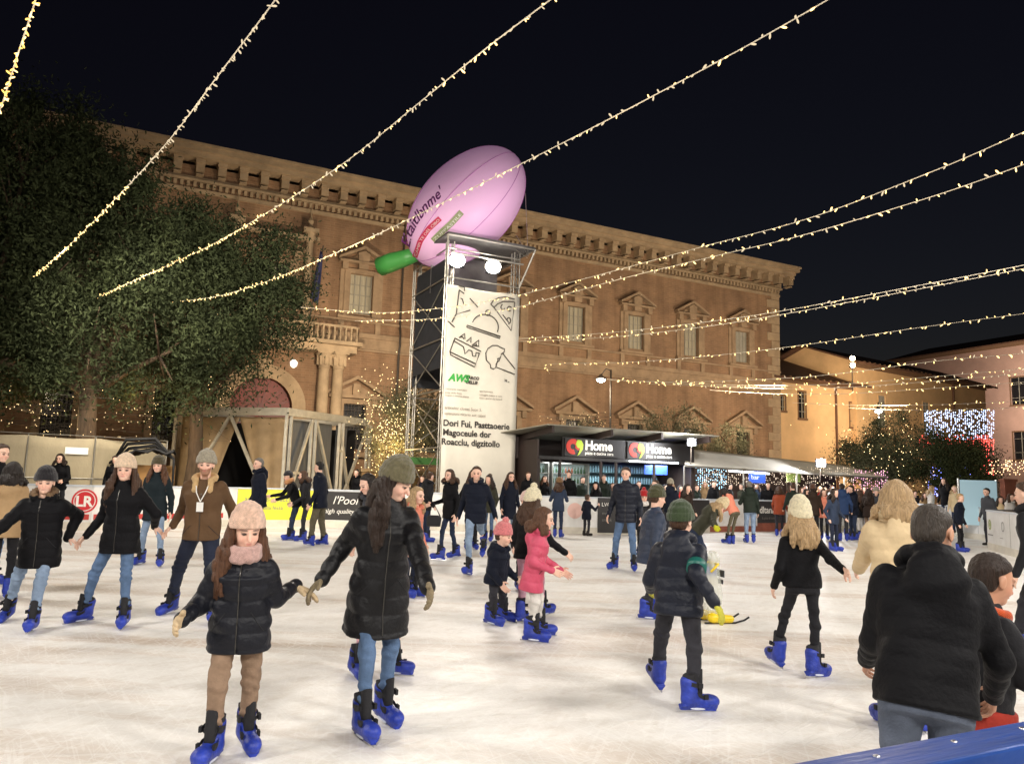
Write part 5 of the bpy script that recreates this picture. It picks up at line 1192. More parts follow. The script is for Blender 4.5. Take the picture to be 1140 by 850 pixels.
# kiosk interior
SHW = mat('shelf_back', srgb(170, 190, 188), rough=.4, emis=(.6, .75, .72), estr=.16)
for x0, x1, lb in ((.15, .82, 'narrow lit display cabinet of bottles at the left end of the kiosk'), (.95, 2.5, 'wide lit display cabinet of bottles in the kiosk')):
    f_ = empty('display_cabinet', ka + D1 * x0 + D2 * .7 + np.array([0, 0, -ka[2]]), KD, lb, 'cabinet', 'lit cabinets in the kiosk'); w_ = x1 - x0
    q = MB(); q.box(0, w_, .3, .34, .8, 2.25); q.build('lit_back', SHW, f_)
    q = MB(); q.box(0, .04, 0, .3, .8, 2.25); q.box(w_ - .04, w_, 0, .3, .8, 2.25); q.box(0, w_, 0, .3, 2.2, 2.25); q.box(0, w_, 0, .34, 0, .8)
    for z in (1.15, 1.5, 1.85): q.box(.04, w_ - .04, .02, .29, z, z + .02)
    q.build('shelves', ALU, f_)
    for z in (1.17, 1.52, 1.87):
        for x in np.arange(.12, w_ - .08, .13): q = MB(); q.lathe((x, .15, z), [(.035, 0), (.035, .15), (.014, .2), (.014, .25)], 7); q.build('bottle', mat('bottle_%d' % random.randint(0, 3), srgb(*random.choice([(60, 90, 60), (130, 70, 40), (190, 200, 200), (60, 70, 110)])), rough=.2), f_, smooth=True)
f_ = empty('bar_counter', ka + D1 * 2.7 - D2 * .0 + np.array([0, 0, -ka[2]]), KD, 'dark bar counter with a shelf of glasses and a blue screen', 'counter')
q = MB(); q.box(0, 3.9, .1, .6, 0, 1.08); q.box(-.05, 3.95, .02, .65, 1.08, 1.13); q.build('counter_top', DKB, f_)
q = MB(); q.box(0, 3.9, 1.7, 2.1, 1.55, 1.58); q.box(0, 3.9, 1.7, 2.1, 1.95, 1.98); q.box(0, 3.9, 2.1, 2.13, 1.1, 2.3); q.build('back_shelf', mat('teal_back', srgb(60, 90, 92), rough=.4, emis=(.15, .2, .2), estr=.03), f_)
q = MB(); q.box(2.3, 3.35, .72, .78, 1.95, 2.3); q.build('menu_screen', mat('blue_screen', srgb(50, 80, 190), rough=.3, emis=(.12, .25, 1), estr=.6), f_)
for z in (1.6, 2.0):
    for x in np.arange(.1, 3.8, .12): q = MB(); q.lathe((x, 1.85, z - .02), [(.035, 0), (.04, .12 + random.random() * .08), (.015, .24)], 6); q.build('glass', mat('glassware', srgb(150, 190, 200), rough=.1, emis=(.5, .6, .65), estr=.06), f_)
for x, s_ in ((1.2, 30), (3.6, 60), (5.6, 60)): light('AREA', 'kiosk_light', tuple(ka + D1 * x + D2 * .5 + np.array([0, 0, 2.3 - ka[2]])), s_, COOL, .8, tuple(ka + D1 * x + D2 * .5 + np.array([0, 0, -ka[2]])))
light('POINT', 'sign_light', tuple(ka + D1 * 2.2 - D2 * .8 + np.array([0, 0, 2.7 - ka[2]])), 25, (1, .95, .85), .1); light('POINT', 'sign_light', tuple(ka + D1 * 5 - D2 * .8 + np.array([0, 0, 2.7 - ka[2]])), 25, (1, .95, .85), .1)
def floodlamp(px, py, Y, label, en, r=.16):
    c = pt(px, py, Y); e = empty('floodlight', c, 0, label, 'floodlight'); q = MB(); q.box(-r, r, 0, .1, -r * .8, r * .8); q.build('housing', DGREY, e)
    q = MB(); q.lathe((0, -.02, 0), [(r * .8, 0), (r * .85, .015)], 18, 'y'); q.build('lens', emat('white_flood', (.97, .98, 1), 60), e); q = MB(); q.tube([(0, .05, 0), (0, .15, -.8)], .02, 6); q.build('bracket', GRIL, e)
    light('POINT', 'flood_light', (c[0], c[1] - .25, c[2]), en, (.97, .97, 1), .12)
floodlamp(770, 492, 27.6, 'small glaring white floodlight at the right corner of the kiosk roof', 260)
floodlamp(914, 515, 32.0, 'bright white floodlight on the front edge of the white marquee', 380, .2)
# ---------------------------------------------------------------- white marquee
WHT = mat('marquee_sheet', srgb(222, 218, 206), rough=.7, bump=.2, bscale=2, var=.12, vscale=1.5)
mq = empty('white_marquee', (0, 0, 0), 0, 'long low white marquee roof sheltering the crowd right of the kiosk', 'marquee')
A_ = pt(762, 517, 28.6); B_ = pt(988, 531, 35.5); C_ = pt(766, 500, 30.6); Dd = pt(940, 518, 37.6)
q = MB(); v = []; n = 16
for i in range(n + 1):
    for j in range(7):
        s, t = i / n, j / 6; p = (A_ * (1 - s) + B_ * s) * (1 - t) + (C_ * (1 - s) + Dd * s) * t; p = p + np.array([0, 0, -.09 * abs(math.sin(s * PI * 4)) * (1 - t) ]); v.append(p)
q.add(v, [(i * 7 + j, i * 7 + j + 1, (i + 1) * 7 + j + 1, (i + 1) * 7 + j) for i in range(n) for j in range(6)]); o = q.build('roof_sheet', WHT, mq, smooth=True); s_ = o.modifiers.new('t', 'SOLIDIFY'); s_.thickness = .02
q = MB(); q.tube([A_ + (0, 0, -.05), B_ + (0, 0, -.05)], .04, 6); q.build('front_beam', ALU, mq)
for s in (0, .25, .5, .75, 1): p = A_ * (1 - s) + B_ * s; q = MB(); q.tube([(p[0], p[1] + .05, 0), (p[0], p[1] + .05, p[2] - .05)], .035, 6); q.build('post', ALU, mq)
v0 = C_ + (1.2, 4.5, 0); v1 = Dd + (1.5, 4.5, 0); q = MB(); q.quad((v0[0], v0[1], 0), (v1[0], v1[1], 0), (v1[0], v1[1], 2.4), (v0[0], v0[1], 2.4)); q.build('back_wall', mat('marquee_back', srgb(84, 66, 58), rough=.8, var=.4, vscale=1.5), mq)
q = MB(); p = A_ * .8 + B_ * .2; p2 = A_ * .62 + B_ * .38; q.bar((p[0], p[1] + .4, p[2] - .12), (p2[0], p2[1] + .4, p2[2] - .14), .06, .05); q.build('light_tube', emat('tube_glow', (.9, .97, 1), 14), mq)
for s in (.12, .3, .5, .7, .9): p = A_ * (1 - s) + B_ * s; light('POINT', 'marquee_light', (p[0] - .2, p[1] + 1.0, p[2] - .35), 34, (1, .93, .82) if s > .4 else (.9, .97, 1), .15)
# posters and stall items under the marquee
def poster(px0, px1, py0, py1, Y, m_, label, s=None):
    a = pt(px0, py1, Y); b__ = pt(px1, py0, Y); e = empty('poster', (a[0], a[1], 0), 0, label, 'poster'); q = MB(); q.box(0, b__[0] - a[0], 0, .03, a[2], b__[2]); q.build('print', m_, e)
    q = MB(); q.tube([(.02, .05, 0), (.02, .05, b__[2])], .015, 6); q.build('stand', GRIL, e)
    if s: etext(e, s, .08, (a[2] + b__[2]) / 2 - .1, .26, TXW)
poster(834, 852, 524, 537, 31.6, mat('poster_blue', srgb(40, 70, 170), rough=.4, emis=(.05, .15, .8), estr=.5), 'blue lit poster hanging under the marquee', 'bar')
poster(876, 891, 526, 536, 33, mat('poster_green', srgb(150, 176, 96), rough=.5), 'pale green poster hanging under the marquee')
poster(764, 770, 524, 548, 30.5, mat('poster_red', srgb(200, 60, 70), rough=.5, emis=(.7, .05, .1), estr=.4), 'narrow pink and red poster at the left end of the marquee')
# blue-white screen on the right
a = pt(1070, 575, 27); b__ = pt(1113, 535, 27); e = empty('white_screen', (a[0], a[1], 0), .12, 'pale blue blank screen panel behind the right hand boards', 'screen')
q = MB(); q.box(0, b__[0] - a[0], 0, .06, .5, b__[2]); q.build('screen_panel', mat('pale_blue_panel', srgb(176, 206, 220), rough=.5, emis=(.5, .75, .85), estr=.22), e); q = MB(); q.box(-.04, -.002, 0, .07, 0, b__[2] + .04); q.box(b__[0] - a[0] + .002, b__[0] - a[0] + .04, 0, .07, 0, b__[2] + .04); q.build('screen_frame', ALU, e)
a = pt(1122, 548, 30); e = empty('timber_post', (a[0], a[1], 0), 0, 'brown timber panel under the string of warm lights at right', 'panel'); q = MB(); q.box(-.1, .35, 0, .3, 0, 2.1); q.box(-.14, .39, -.03, .33, 2.1, 2.2); q.build('timber', mat('brown_timber', srgb(130, 76, 56), rough=.8, var=.3), e)
# ---------------------------------------------------------------- trees
def leafm(name, c1, c2):
    if name in MATS: return MATS[name]
    m = mat(name, srgb(*c1), rough=.8, var=.5, vscale=.9, col2=srgb(*c2), spec=.1); return m
BARK = mat('bark', srgb(84, 68, 52), rough=.95, bump=.9, bscale=9, var=.4, vscale=4, stretch=(3, 3, .6))
def tree(name, label, base, trunk_h, r, clumps, n, leaf, lm, group=None, seed=1, lean=(0, 0)):
    """clumps: list of (dx, dy, z, rx, rz)"""
    R = np.random.default_rng(seed); e = empty(name, (base[0], base[1], 0), 0, label, 'tree', group)
    q = MB(); top = np.array([lean[0], lean[1], trunk_h])
    mid = np.array([lean[0] * .3 + .1, lean[1] * .3, trunk_h * .5]); q.tube([(0, 0, -.05), (0, 0, .25), mid, top], [r * 1.5, r * 1.1, r * .9, r * .75], 10)
    for c in clumps:
        t = np.array([c[0], c[1], c[2]]); m1 = top * .5 + t * .5 + R.normal(0, .15, 3) * np.array([1, 1, .3]); q.tube([top * .95, m1, t], [r * .5, r * .33, r * .12], 7)
        for k in range(4):
            d = R.normal(0, 1, 3); d /= np.linalg.norm(d); q.tube([m1 * .3 + t * .7, t + d * c[3] * .8], [r * .15, r * .04], 5)
    q.build('trunk', BARK, e, smooth=True)
    wts = np.array([c[3] ** 2 * c[4] for c in clumps]); wts /= wts.sum(); V = []
    for c, w_ in zip(clumps, wts):
        m_ = int(n * w_); ns = max(6, int(m_ / 420)); sc = []
        d = R.normal(0, 1, (ns, 3)); d /= np.linalg.norm(d, axis=1)[:, None]; rad = R.uniform(.45, 1.0, ns) ** .6
        S_ = d * rad[:, None] * np.array([c[3], c[3], c[4]]) + np.array([c[0], c[1], c[2]])
        k_ = R.integers(0, ns, m_); sp = .23 * c[3] ** .7 * R.uniform(.55, 1.5, ns)[k_]
        V.append(S_[k_] + R.normal(0, 1, (m_, 3)) * sp[:, None] * np.array([1, 1, 1.15]))
    P = np.concatenate(V); P = P[P[:, 2] > .5]; m_ = len(P)
    a = R.normal(0, 1, (m_, 3)) + np.array([0, 0, .5]); a /= np.linalg.norm(a, axis=1)[:, None]; b_ = R.normal(0, 1, (m_, 3)); b_ -= a * (a * b_).sum(1)[:, None]; b_ /= np.linalg.norm(b_, axis=1)[:, None]
    s = R.uniform(.6, 1.3, m_)[:, None] * leaf
    vs = np.stack([P - a * s * .5, P + b_ * s * .17 , P + a * s * .5, P - b_ * s * .17], 1).reshape(-1, 3)
    fs = np.arange(m_ * 4).reshape(-1, 4); me = np_mesh('crown', vs, fs, False); link('crown', me, e, lm); return e
def fairy(label, pts, group='fairy lights in the trees', col=(1, .72, .34), st=14, size=.022, cat='fairy lights', name='fairy_lights', wire=True):
    """a thing: wire + mass of tiny bulbs (too many to tell apart)"""
    pts = np.array(pts, float); o_ = pts[0].copy(); e = empty(name, o_, 0, label, cat, group); P = pts - o_
    V = []; F_ = []
    for i, p in enumerate(P):
        s = size; V += [p + (s, 0, 0), p + (-s, 0, 0), p + (0, s, 0), p + (0, -s, 0), p + (0, 0, s * 1.3), p + (0, 0, -s * 1.3)]; b_ = i * 6
        F_ += [(b_, b_ + 2, b_ + 4), (b_ + 2, b_ + 1, b_ + 4), (b_ + 1, b_ + 3, b_ + 4), (b_ + 3, b_, b_ + 4), (b_ + 2, b_, b_ + 5), (b_ + 1, b_ + 2, b_ + 5), (b_ + 3, b_ + 1, b_ + 5), (b_, b_ + 3, b_ + 5)]
    me = np_mesh('bulbs', np.array(V), np.array(F_), False); o = link('bulbs', me, e, emat('fairy_%s_%g' % (''.join('%02x' % int(c * 255) for c in col), st), col, st)); o['kind'] = 'stuff'
    if wire:
        q = MB(); st_ = max(1, len(P) // 60)
        q.tube(list(P[::st_]), .004, 3); q.build('wire', GRIL, e)
    return e
DG = leafm('leaf_dark', (66, 74, 48), (36, 42, 28)); OL = leafm('leaf_olive', (104, 108, 82), (60, 66, 48)); OL2 = leafm('leaf_grey_olive', (128, 124, 96), (80, 82, 62))
def at(px, Y): p = pt(px, 500, Y); return (p[0], p[1])
tree('evergreen_tree', 'largest dark evergreen tree at the left with its crown above the roofline', at(92, 25.5), 4.2, .34, [(-1.4, 0, 8.3, 2.3, 2.6), (.4, .3, 10.6, 1.9, 1.9), (-.9, -.3, 12.0, 1.7, 1.5), (1.8, 0, 8.6, 2.2, 2.4), (-2.6, .3, 5.6, 2.1, 2.3), (2.6, .2, 5.6, 1.9, 1.9), (.3, -.6, 5.8, 1.8, 1.6), (-2.9, .4, 10.6, 1.9, 2.3), (-1.9, 0, 12.9, 1.5, 1.5), (-3.3, .2, 12.6, 1.6, 1.7), (.9, 0, 12.0, 1.0, 1.1)], 98000, .17, DG, 'trees left of the palazzo', 3)
tree('evergreen_tree', 'dark evergreen tree with fairy lights in its lower crown before the red arched door', at(215, 27.5), 4.0, .28, [(0, 0, 8.2, 2.3, 2.3), (1.9, .2, 8.4, 2.0, 2.1), (-.2, 0, 10.4, 1.4, 1.2), (2.4, 0, 6.9, 1.2, 1.5), (-1.4, 0, 5.3, 1.8, 1.8), (.9, -.2, 5.4, 1.6, 1.8), (-1.8, .3, 9.3, 1.8, 2.0), (2.7, .2, 8.8, 1.1, 1.0)], 60000, .16, DG, 'trees left of the palazzo', 5)
tree('evergreen_tree', 'dark evergreen tree cut off by the left edge of the photo', at(-55, 24), 4.0, .32, [(-1, 0, 8.6, 2.6, 2.8), (1.2, .2, 10.2, 2.0, 2.2), (2.3, 0, 7, 2.0, 2.2), (-.8, 0, 5.5, 2.2, 2.0), (1.6, -.2, 4.9, 1.7, 1.6), (1.4, 0, 12.2, 1.5, 1.4)], 56000, .17, DG, 'trees left of the palazzo', 8)
tree('olive_tree', 'olive tree full of glowing yellow fairy lights left of the banner tower', at(448, 32), 1.8, .16, [(0, 0, 3.6, 1.4, 1.5), (-.7, 0, 2.8, 1.0, 1.1), (.6, .1, 4.8, 1.1, 1.1), (.7, 0, 2.9, .9, 1.0)], 22000, .10, OL2, 'olive trees in the square', 11)
for px, Y, s, sd_, lb, m_ in ((650, 36, 1.0, 12, 'sparse olive tree above the left half of the kiosk roof', OL2), (745, 38, 1.25, 13, 'olive tree rising over the right end of the kiosk roof', OL2), (805, 40, 1.1, 14, 'olive tree beside the small rooftop floodlight of the kiosk', OL2)):
    tree('olive_tree', lb, at(px, Y), 1.9, .15, [(0, 0, 3.1 * s, 1.3 * s, .9 * s), (-1.0 * s, 0, 2.9 * s, .9 * s, .8 * s), (1.0 * s, 0, 2.9 * s, .9, .9), (.2, 0, 3.8 * s, .7 * s, .6 * s)], 9000, .12, m_, 'olive trees in the square', sd_)
tree('olive_tree', 'bushy olive tree standing behind the blonde woman', at(1000, 38), 2.2, .2, [(0, 0, 3.3, 1.5, 1.2), (-1.3, 0, 3.3, 1.1, 1.2), (.9, 0, 3.9, 1.1, 1.1), (-.2, 0, 4.7, .9, .8), (.6, -.3, 2.5, .9, .9), (-1.8, 0, 2.6, .9, .9)], 26000, .12, OL, 'olive trees in the square', 21)
tree('olive_tree', 'small olive tree left of the bushy one at the end of the marquee', at(960, 41), 2.2, .15, [(0, 0, 3.4, 1.2, 1.1), (-.9, 0, 2.9, .8, .8), (.8, 0, 2.7, .9, .9)], 9000, .12, OL, 'olive trees in the square', 22)
tree('olive_tree', 'darker rounded tree in front of the blue and red light curtains', at(1060, 36), 2.0, .18, [(0, 0, 3.1, 1.4, 1.1), (-.9, 0, 2.6, 1.0, .9), (1.0, 0, 2.7, 1.0, 1.0), (.1, 0, 3.8, .9, .7)], 24000, .12, DG, 'olive trees in the square', 23)
R = np.random.default_rng(5)
def cloud(px, py, Y, rx, ry, n, ry_=.8):
    o_ = []
    for _ in range(n):
        a = R.normal(0, 1, 2) * .5; o_.append(pt(px + a[0] * rx, py + a[1] * ry, Y + R.uniform(-ry_, ry_)))
    o_.sort(key=lambda p: p[2]); return o_
fairy('glowing yellow fairy lights filling the olive tree left of the banner tower', cloud(436, 480, 31.4, 38, 60, 520), st=4, size=.017)
light('POINT', 'fairy_glow', tuple(pt(440, 495, 31.2)), 260, (1, .66, .28), .5); light('POINT', 'fairy_glow', tuple(pt(425, 520, 30.6)), 60, (1, .66, .28), .3)
fairy('warm fairy lights scattered in the lower left tree above the hoarding', cloud(40, 470, 24.2, 70, 40, 80), st=3, size=.013)
fairy('warm fairy lights climbing the second tree beside its trunk', cloud(145, 450, 26.9, 34, 60, 90), st=3, size=.013)
fairy('warm fairy lights at the right edge of the second tree by the red door', cloud(235, 420, 27.2, 16, 70, 36), st=3, size=.013)
for px, py, en in ((75, 465, 60), (150, 440, 50), (25, 480, 50), (200, 470, 40)): light('POINT', 'fairy_glow', tuple(pt(px, py, 25.8)), en, (1, .68, .32), .4)
fairy('warm fairy lights hanging in the bushy olive tree behind the blonde woman', cloud(985, 505, 36.8, 60, 50, 120), st=6, size=.016)
fairy('warm fairy lights over the kiosk in the sparse olive tree', cloud(655, 470, 35.6, 46, 12, 60), st=2.5, size=.014)
def curtain(x0, x1, y0, y1, Y, n, col, st, label, size=.02, Y1=None):
    P = []; cols = max(3, int(abs(x1 - x0) / 2.2))
    for _ in range(n):
        k = R.integers(0, cols + 1) / cols; p = pt(x0 + (x1 - x0) * k + R.normal(0, .25), R.uniform(y0, y1), Y + ((Y1 - Y) * k if Y1 else 0)); P.append(p)
    P.sort(key=lambda p: (round(p[0], 1), p[2])); return fairy(label, P, 'light curtains over the stalls', col, st, size, 'light curtain', 'light_curtain')
curtain(1030, 1106, 456, 489, 46, 540, (.55, .68, 1), 3.2, 'blue and white light curtain above the dark rounded tree', .034)
curtain(1024, 1106, 484, 500, 45, 220, (1, .1, .08), 4, 'red band of lights under the blue and white light curtain', .03)
curtain(1093, 1106, 488, 530, 45.5, 120, (1, .1, .08), 6, 'red light column at the right end of the light curtain', .03)
curtain(1034, 1080, 520, 552, 42, 360, (.22, .26, 1), 7, 'deep blue light curtain under the dark rounded tree', .034)
curtain(1100, 1142, 512, 528, 34, 90, (1, .66, .34), 4, 'warm light garland over the timber panel at right', .02)
curtain(950, 988, 523, 548, 35.6, 200, (.9, .45, .62), 1.8, 'pink and white light curtain at the right end of the marquee', .02)
curtain(780, 950, 520, 540, 30.5, 620, (1, .8, .6), 2.5, 'white icicle light curtain along the front of the marquee', .012, 34.5)
curtain(775, 808, 518, 545, 31, 200, (.4, .75, 1), 4, 'cyan light curtain at the left end of the marquee', .014)
for px, py, Y, en, col in ((1068, 470, 45, 60, (.5, .6, 1)), (1098, 505, 45, 30, (1, .1, .1)), (1055, 535, 41, 50, (.2, .25, 1)), (1120, 516, 33.5, 40, (1, .7, .4))): light('POINT', 'curtain_glow', tuple(pt(px, py, Y - .5)), en, col, .4)
# ---------------------------------------------------------------- string lights
BU = MB(); BU.lathe((0, 0, 0), [(.006, 0), (.0075, -.012), (.012, -.03), (.014, -.055), (.008, -.075), (.002, -.08)], 6); _o = BU.build('bulb', None); BULB = _o.data; bpy.data.objects.remove(_o)
BULB2 = BULB.copy(); BULBC = BULB.copy()
BULB.materials.append(emat('bulb_warm', (1, .66, .25), 3.0)); BULB2.materials.append(emat('bulb_gold', (1, .54, .12), 2.4)); BULBC.materials.append(emat('bulb_soft', (1, .80, .52), .85))
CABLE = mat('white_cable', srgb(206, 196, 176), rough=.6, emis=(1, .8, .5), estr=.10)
def catmull(P, n=14):
    P = np.array(P); Q = np.vstack([2 * P[0] - P[1], P, 2 * P[-1] - P[-2]]); out = []
    for i in range(1, len(Q) - 2):
        for k in range(n):
            t = k / n; out.append(.5 * ((2 * Q[i]) + (-Q[i - 1] + Q[i + 1]) * t + (2 * Q[i - 1] - 5 * Q[i] + 4 * Q[i + 1] - Q[i + 2]) * t * t + (-Q[i - 1] + 3 * Q[i] - 3 * Q[i + 1] + Q[i + 2]) * t ** 3))
    out.append(P[-1]); return np.array(out)
def string(label, pix, spacing, mats=(BULB,), bs=1.0, glow=(), cr=.010, prob=None):
    """pix: list of (px, py, z): hangs at height z there"""
    P = catmull([gp(a, b_, z) for a, b_, z in pix]); o_ = P[0].copy(); R_ = np.random.default_rng(int(abs(pix[0][1] * 7 + pix[-1][0] * 3)) + 5)
    e = empty('string_lights', o_, 0, label, 'string lights', 'string lights over the rink'); q = MB()
    q.tube(list(P - o_), cr * .8, 5); q.build('cable', CABLE, e)
    seg = np.r_[0, np.cumsum(np.linalg.norm(np.diff(P, axis=0), axis=1))]; n = int(seg[-1] / spacing); B = []
    for k in range(n):
        s_ = (k + R_.uniform(-.75, .75)) * spacing; s_ = min(max(s_, 0), seg[-1]); B.append([np.interp(s_, seg, P[:, i]) for i in range(3)])
    B = np.array(B); order = np.argsort(np.linalg.norm(B - CAM, axis=1)); vs, fs, nb = [], [], 0
    for r_, i in enumerate(order):
        p = B[i] - o_; me = mats[R_.integers(0, len(mats))] if prob is None else mats[int(R_.uniform() < prob(i / max(1, n)))]
        sc = bs * R_.uniform(.45, .95); rot = Matrix.Rotation(R_.uniform(-1.0, 1.0), 4, 'X') @ Matrix.Rotation(R_.uniform(-1.1, 1.1), 4, 'Y')
        if R_.uniform() < .3: rot = Matrix.Rotation(PI, 4, 'X') @ rot
        mm = Matrix.Translation(p) @ rot @ Matrix.Scale(sc, 4)
        if r_ < 100: o = link('bulb', me, e); o.matrix_local = mm
        else:
            b0 = nb; nv = len(BULB.vertices)
            for v_ in BULB.vertices: vs.append(tuple(mm @ v_.co))
            for f_ in BULB.polygons: fs.append(tuple(b0 + j for j in f_.vertices))
            nb += nv
    if vs: q = MB(); q.add(vs, fs); o = q.build('bulbs', MATS['bulb_warm'], e); o['kind'] = 'stuff'
    for t in glow:
        i = int(t * (len(P) - 1)); light('POINT', 'string_glow', tuple(P[i] - (0, 0, 1.1)), 45, (1, .80, .55), .5)
    return e
Z = 7.2
string('string of lights dropping steeply at the top left corner', [(46, -30, 6.4), (38, 5, 6.45), (20, 60, 6.5), (0, 122, 6.6), (-15, 150, 6.7)], .06, (BULB, BULB2), 1.0, (.5,))
string('string of lights from the top edge down to the far left of the big tree', [(325, -30, 7.0), (305, 2, 7.0), (240, 88, 7.0), (185, 160, 7.05), (125, 225, 7.1), (75, 275, 7.15), (38, 308, 7.2)], .085, (BULBC, BULB), 1.1, (.4, .8), prob=lambda t: .02 if t < .45 else .95)
string('string of lights crossing from the top centre to the tree above the hoarding', [(640, -20, 7.0), (610, 2, 7.0), (540, 55, 6.95), (460, 120, 6.95), (385, 180, 6.95), (300, 235, 7.0), (220, 280, 7.05), (105, 332, 7.2)], .10, (BULBC, BULB), 1.15, (.3, .8), prob=lambda t: .35 if t < .5 else .95)
string('string of lights passing in front of the pink inflatable', [(950, -18, 7.2), (918, 2, 7.2), (830, 52, 7.1), (740, 100, 7.05), (660, 142, 7.0), (585, 180, 7.0), (500, 222, 7.0), (400, 270, 7.05), (300, 312, 7.1), (240, 330, 7.15), (183, 337, 7.2)], .115, (BULBC, BULB), 1.2, (.35, .75), prob=lambda t: .3 if t < .55 else .85)
string('upper of two strings rising to the right from the banner tower', [(1200, 122, 7.4), (1140, 147, 7.3), (1040, 190, 7.2), (900, 243, 7.0), (780, 275, 6.9), (700, 297, 6.85), (620, 318, 6.8), (560, 332, 6.8), (490, 343, 6.8), (420, 348, 6.85), (335, 342, 7.1)], .16, (BULB, BULBC), 1.35, (.2, .5), prob=lambda t: .35)
string('lower of two strings rising to the right from the banner tower', [(1200, 160, 7.4), (1140, 183, 7.3), (1040, 218, 7.1), (900, 260, 6.9), (800, 284, 6.8), (700, 308, 6.7), (620, 330, 6.6), (560, 345, 6.55), (480, 355, 6.55), (395, 357, 6.6)], .16, (BULB, BULBC), 1.35, (.3,), prob=lambda t: .35)
string('front strand of the doubled string ending at the banner', [(1200, 282, 7.2), (1140, 295, 7.1), (1000, 322, 6.9), (870, 346, 6.7), (780, 359, 6.6), (680, 370, 6.55), (578, 377, 6.6)], .2, (BULB, BULBC), 1.5, (.4,), prob=lambda t: .3)
string('rear strand of the doubled string ending at the banner', [(1200, 286, 7.3), (1140, 299, 7.2), (1000, 326, 6.95), (870, 350, 6.75), (780, 364, 6.6), (680, 375, 6.5), (578, 380, 6.6)], .2, (BULB, BULBC), 1.4, (), prob=lambda t: .4)
string('string of lights ending with a small dangling tail above the kiosk', [(1200, 341, 7.3), (1140, 349, 7.2), (1020, 365, 6.9), (900, 383, 6.7), (800, 395, 6.6), (700, 403, 6.5), (613, 405, 6.5), (610, 411, 6.3), (612, 416, 6.15)], .22, (BULB, BULBC), 1.6, (.4,), prob=lambda t: .2)
for k, (pp, sp_, lb) in enumerate((
    ([(1200, 384, 7), (1140, 393, 7), (1040, 402, 6.8), (940, 415, 6.6), (870, 421, 6.5), (760, 425, 6.4), (676, 422, 6.5)], .27, 'string of lights reaching left to the hanging street lamp'),
    ([(1200, 402, 7), (1140, 410, 7), (1040, 419, 6.8), (940, 427, 6.5), (850, 429, 6.4), (770, 427, 6.4), (680, 423, 6.5)], .29, 'second lower string of lights reaching left to the hanging street lamp'),
    ([(1200, 408, 6.8), (1140, 415, 6.8), (1040, 424, 6.5), (940, 431, 6.3), (860, 432, 6.3), (720, 427, 6.4)], .3, 'slack string of lights in front of the corner quoins'),
    ([(1200, 420, 6.6), (1140, 425, 6.6), (1040, 432, 6.4), (940, 438, 6.2), (860, 438, 6.2), (790, 434, 6.3)], .3, 'string of lights ending over the last ground floor pediment'),
    ([(1200, 443, 6.4), (1140, 446, 6.3), (1050, 450, 6.2), (960, 451, 6.1), (882, 448, 6.2)], .34, 'string of lights across the front of the ochre houses'),
    ([(1200, 450, 6.2), (1140, 453, 6.1), (1060, 456, 6.0), (1000, 456, 6.0), (945, 454, 6.0)], .36, 'lowest string of lights across the ochre houses'))):
    string(lb, pp, sp_, (BULB, BULBC), 2.0, (.5,) if k in (0, 3) else (), .012, prob=lambda t: .25)
# ---------------------------------------------------------------- the people
def px(x, y, Y): return ('px', x, y, Y)
OLV = ('beanie', 'olive', (104, 98, 74)); CRM = ('beanie', 'cream', (224, 198, 170)); GRY = ('beanie', 'grey', (156, 148, 130)); BLK = ('beanie', 'black', (34, 32, 36))
HR = .0095
pA = person('child in a black beanie and dark quilted coat at the far left holding hands', 1.57, 14, g=(19, 699), lean=4, head=(10, 6), hl=px(76, 597, 7.95) + (87, 606, 8.0), hr=px(-28, 610, 7.2), fl=('px', 34, 703, 0, 5), fr=('px', 6, 690, 0, -5), jacket=('black', -.2, .007), trousers='lightjeans', hat=BLK, hair=('short', 'brown'), hood='downfur', res=HR, wide=1.02, sex='m', pel=(0, .12))
pB = person('woman in a cream beanie with long brown hair and a short black coat', 1.72, 2, g=(113, 696), sex='f', lean=3, head=(14, 4), hl=px(172, 585, 8.3) + (184, 596, 8.35), hr=px(97, 595, 8.0) + (84, 606, 8.0), fl=('px', 137, 698, 0, 15), fr=('px', 90, 692, 0, -35), jacket=('black', -.14, .004), trousers='jeans', legr=.95, hat=CRM, hair=('long', 'brown'), res=HR, pel=(0, .1), wide=1.05)
pC = person('bearded man in a grey beanie and brown shearling jacket with a lanyard', 1.80, 8, g=(212, 690), lean=3, head=(5, 4), hl=px(262, 590, 8.6), hr=px(193, 584, 8.3) + (179, 596, 8.3), fl=('px', 236, 694, 0, 12), fr=('px', 188, 682, 0, -25), jacket=('brown', -.06, 0), trousers='navy', legr=1.12, hat=GRY, hair=('short', 'brown'), beard=(.75, (126, 82, 52)), hood='collar', res=HR, pel=(0, .04), wide=1.05)
pE = person('girl in a pale pink beanie and scarf with a navy puffer coat in the foreground', 1.40, 10, g=(256, 842), sex='f', lean=4, head=(20, 12), hl=px(328, 652, 4.84) + (350, 660, 4.87), hr=px(204, 688, 4.25), fl=('px', 274, 832, 0, 22), fr=('px', 233, 850, 0, -12), jacket=('darknavy', -.13, .008), trousers='taupe', legr=1.12, hat=('beanie', 'pale_pink', (222, 186, 164)), hair=('long', 'reddish'), scarf=('mauve', (196, 160, 152)), gloves=('cream', (208, 184, 148)), res=HR, curl=.3, lam=.088, shine=True)
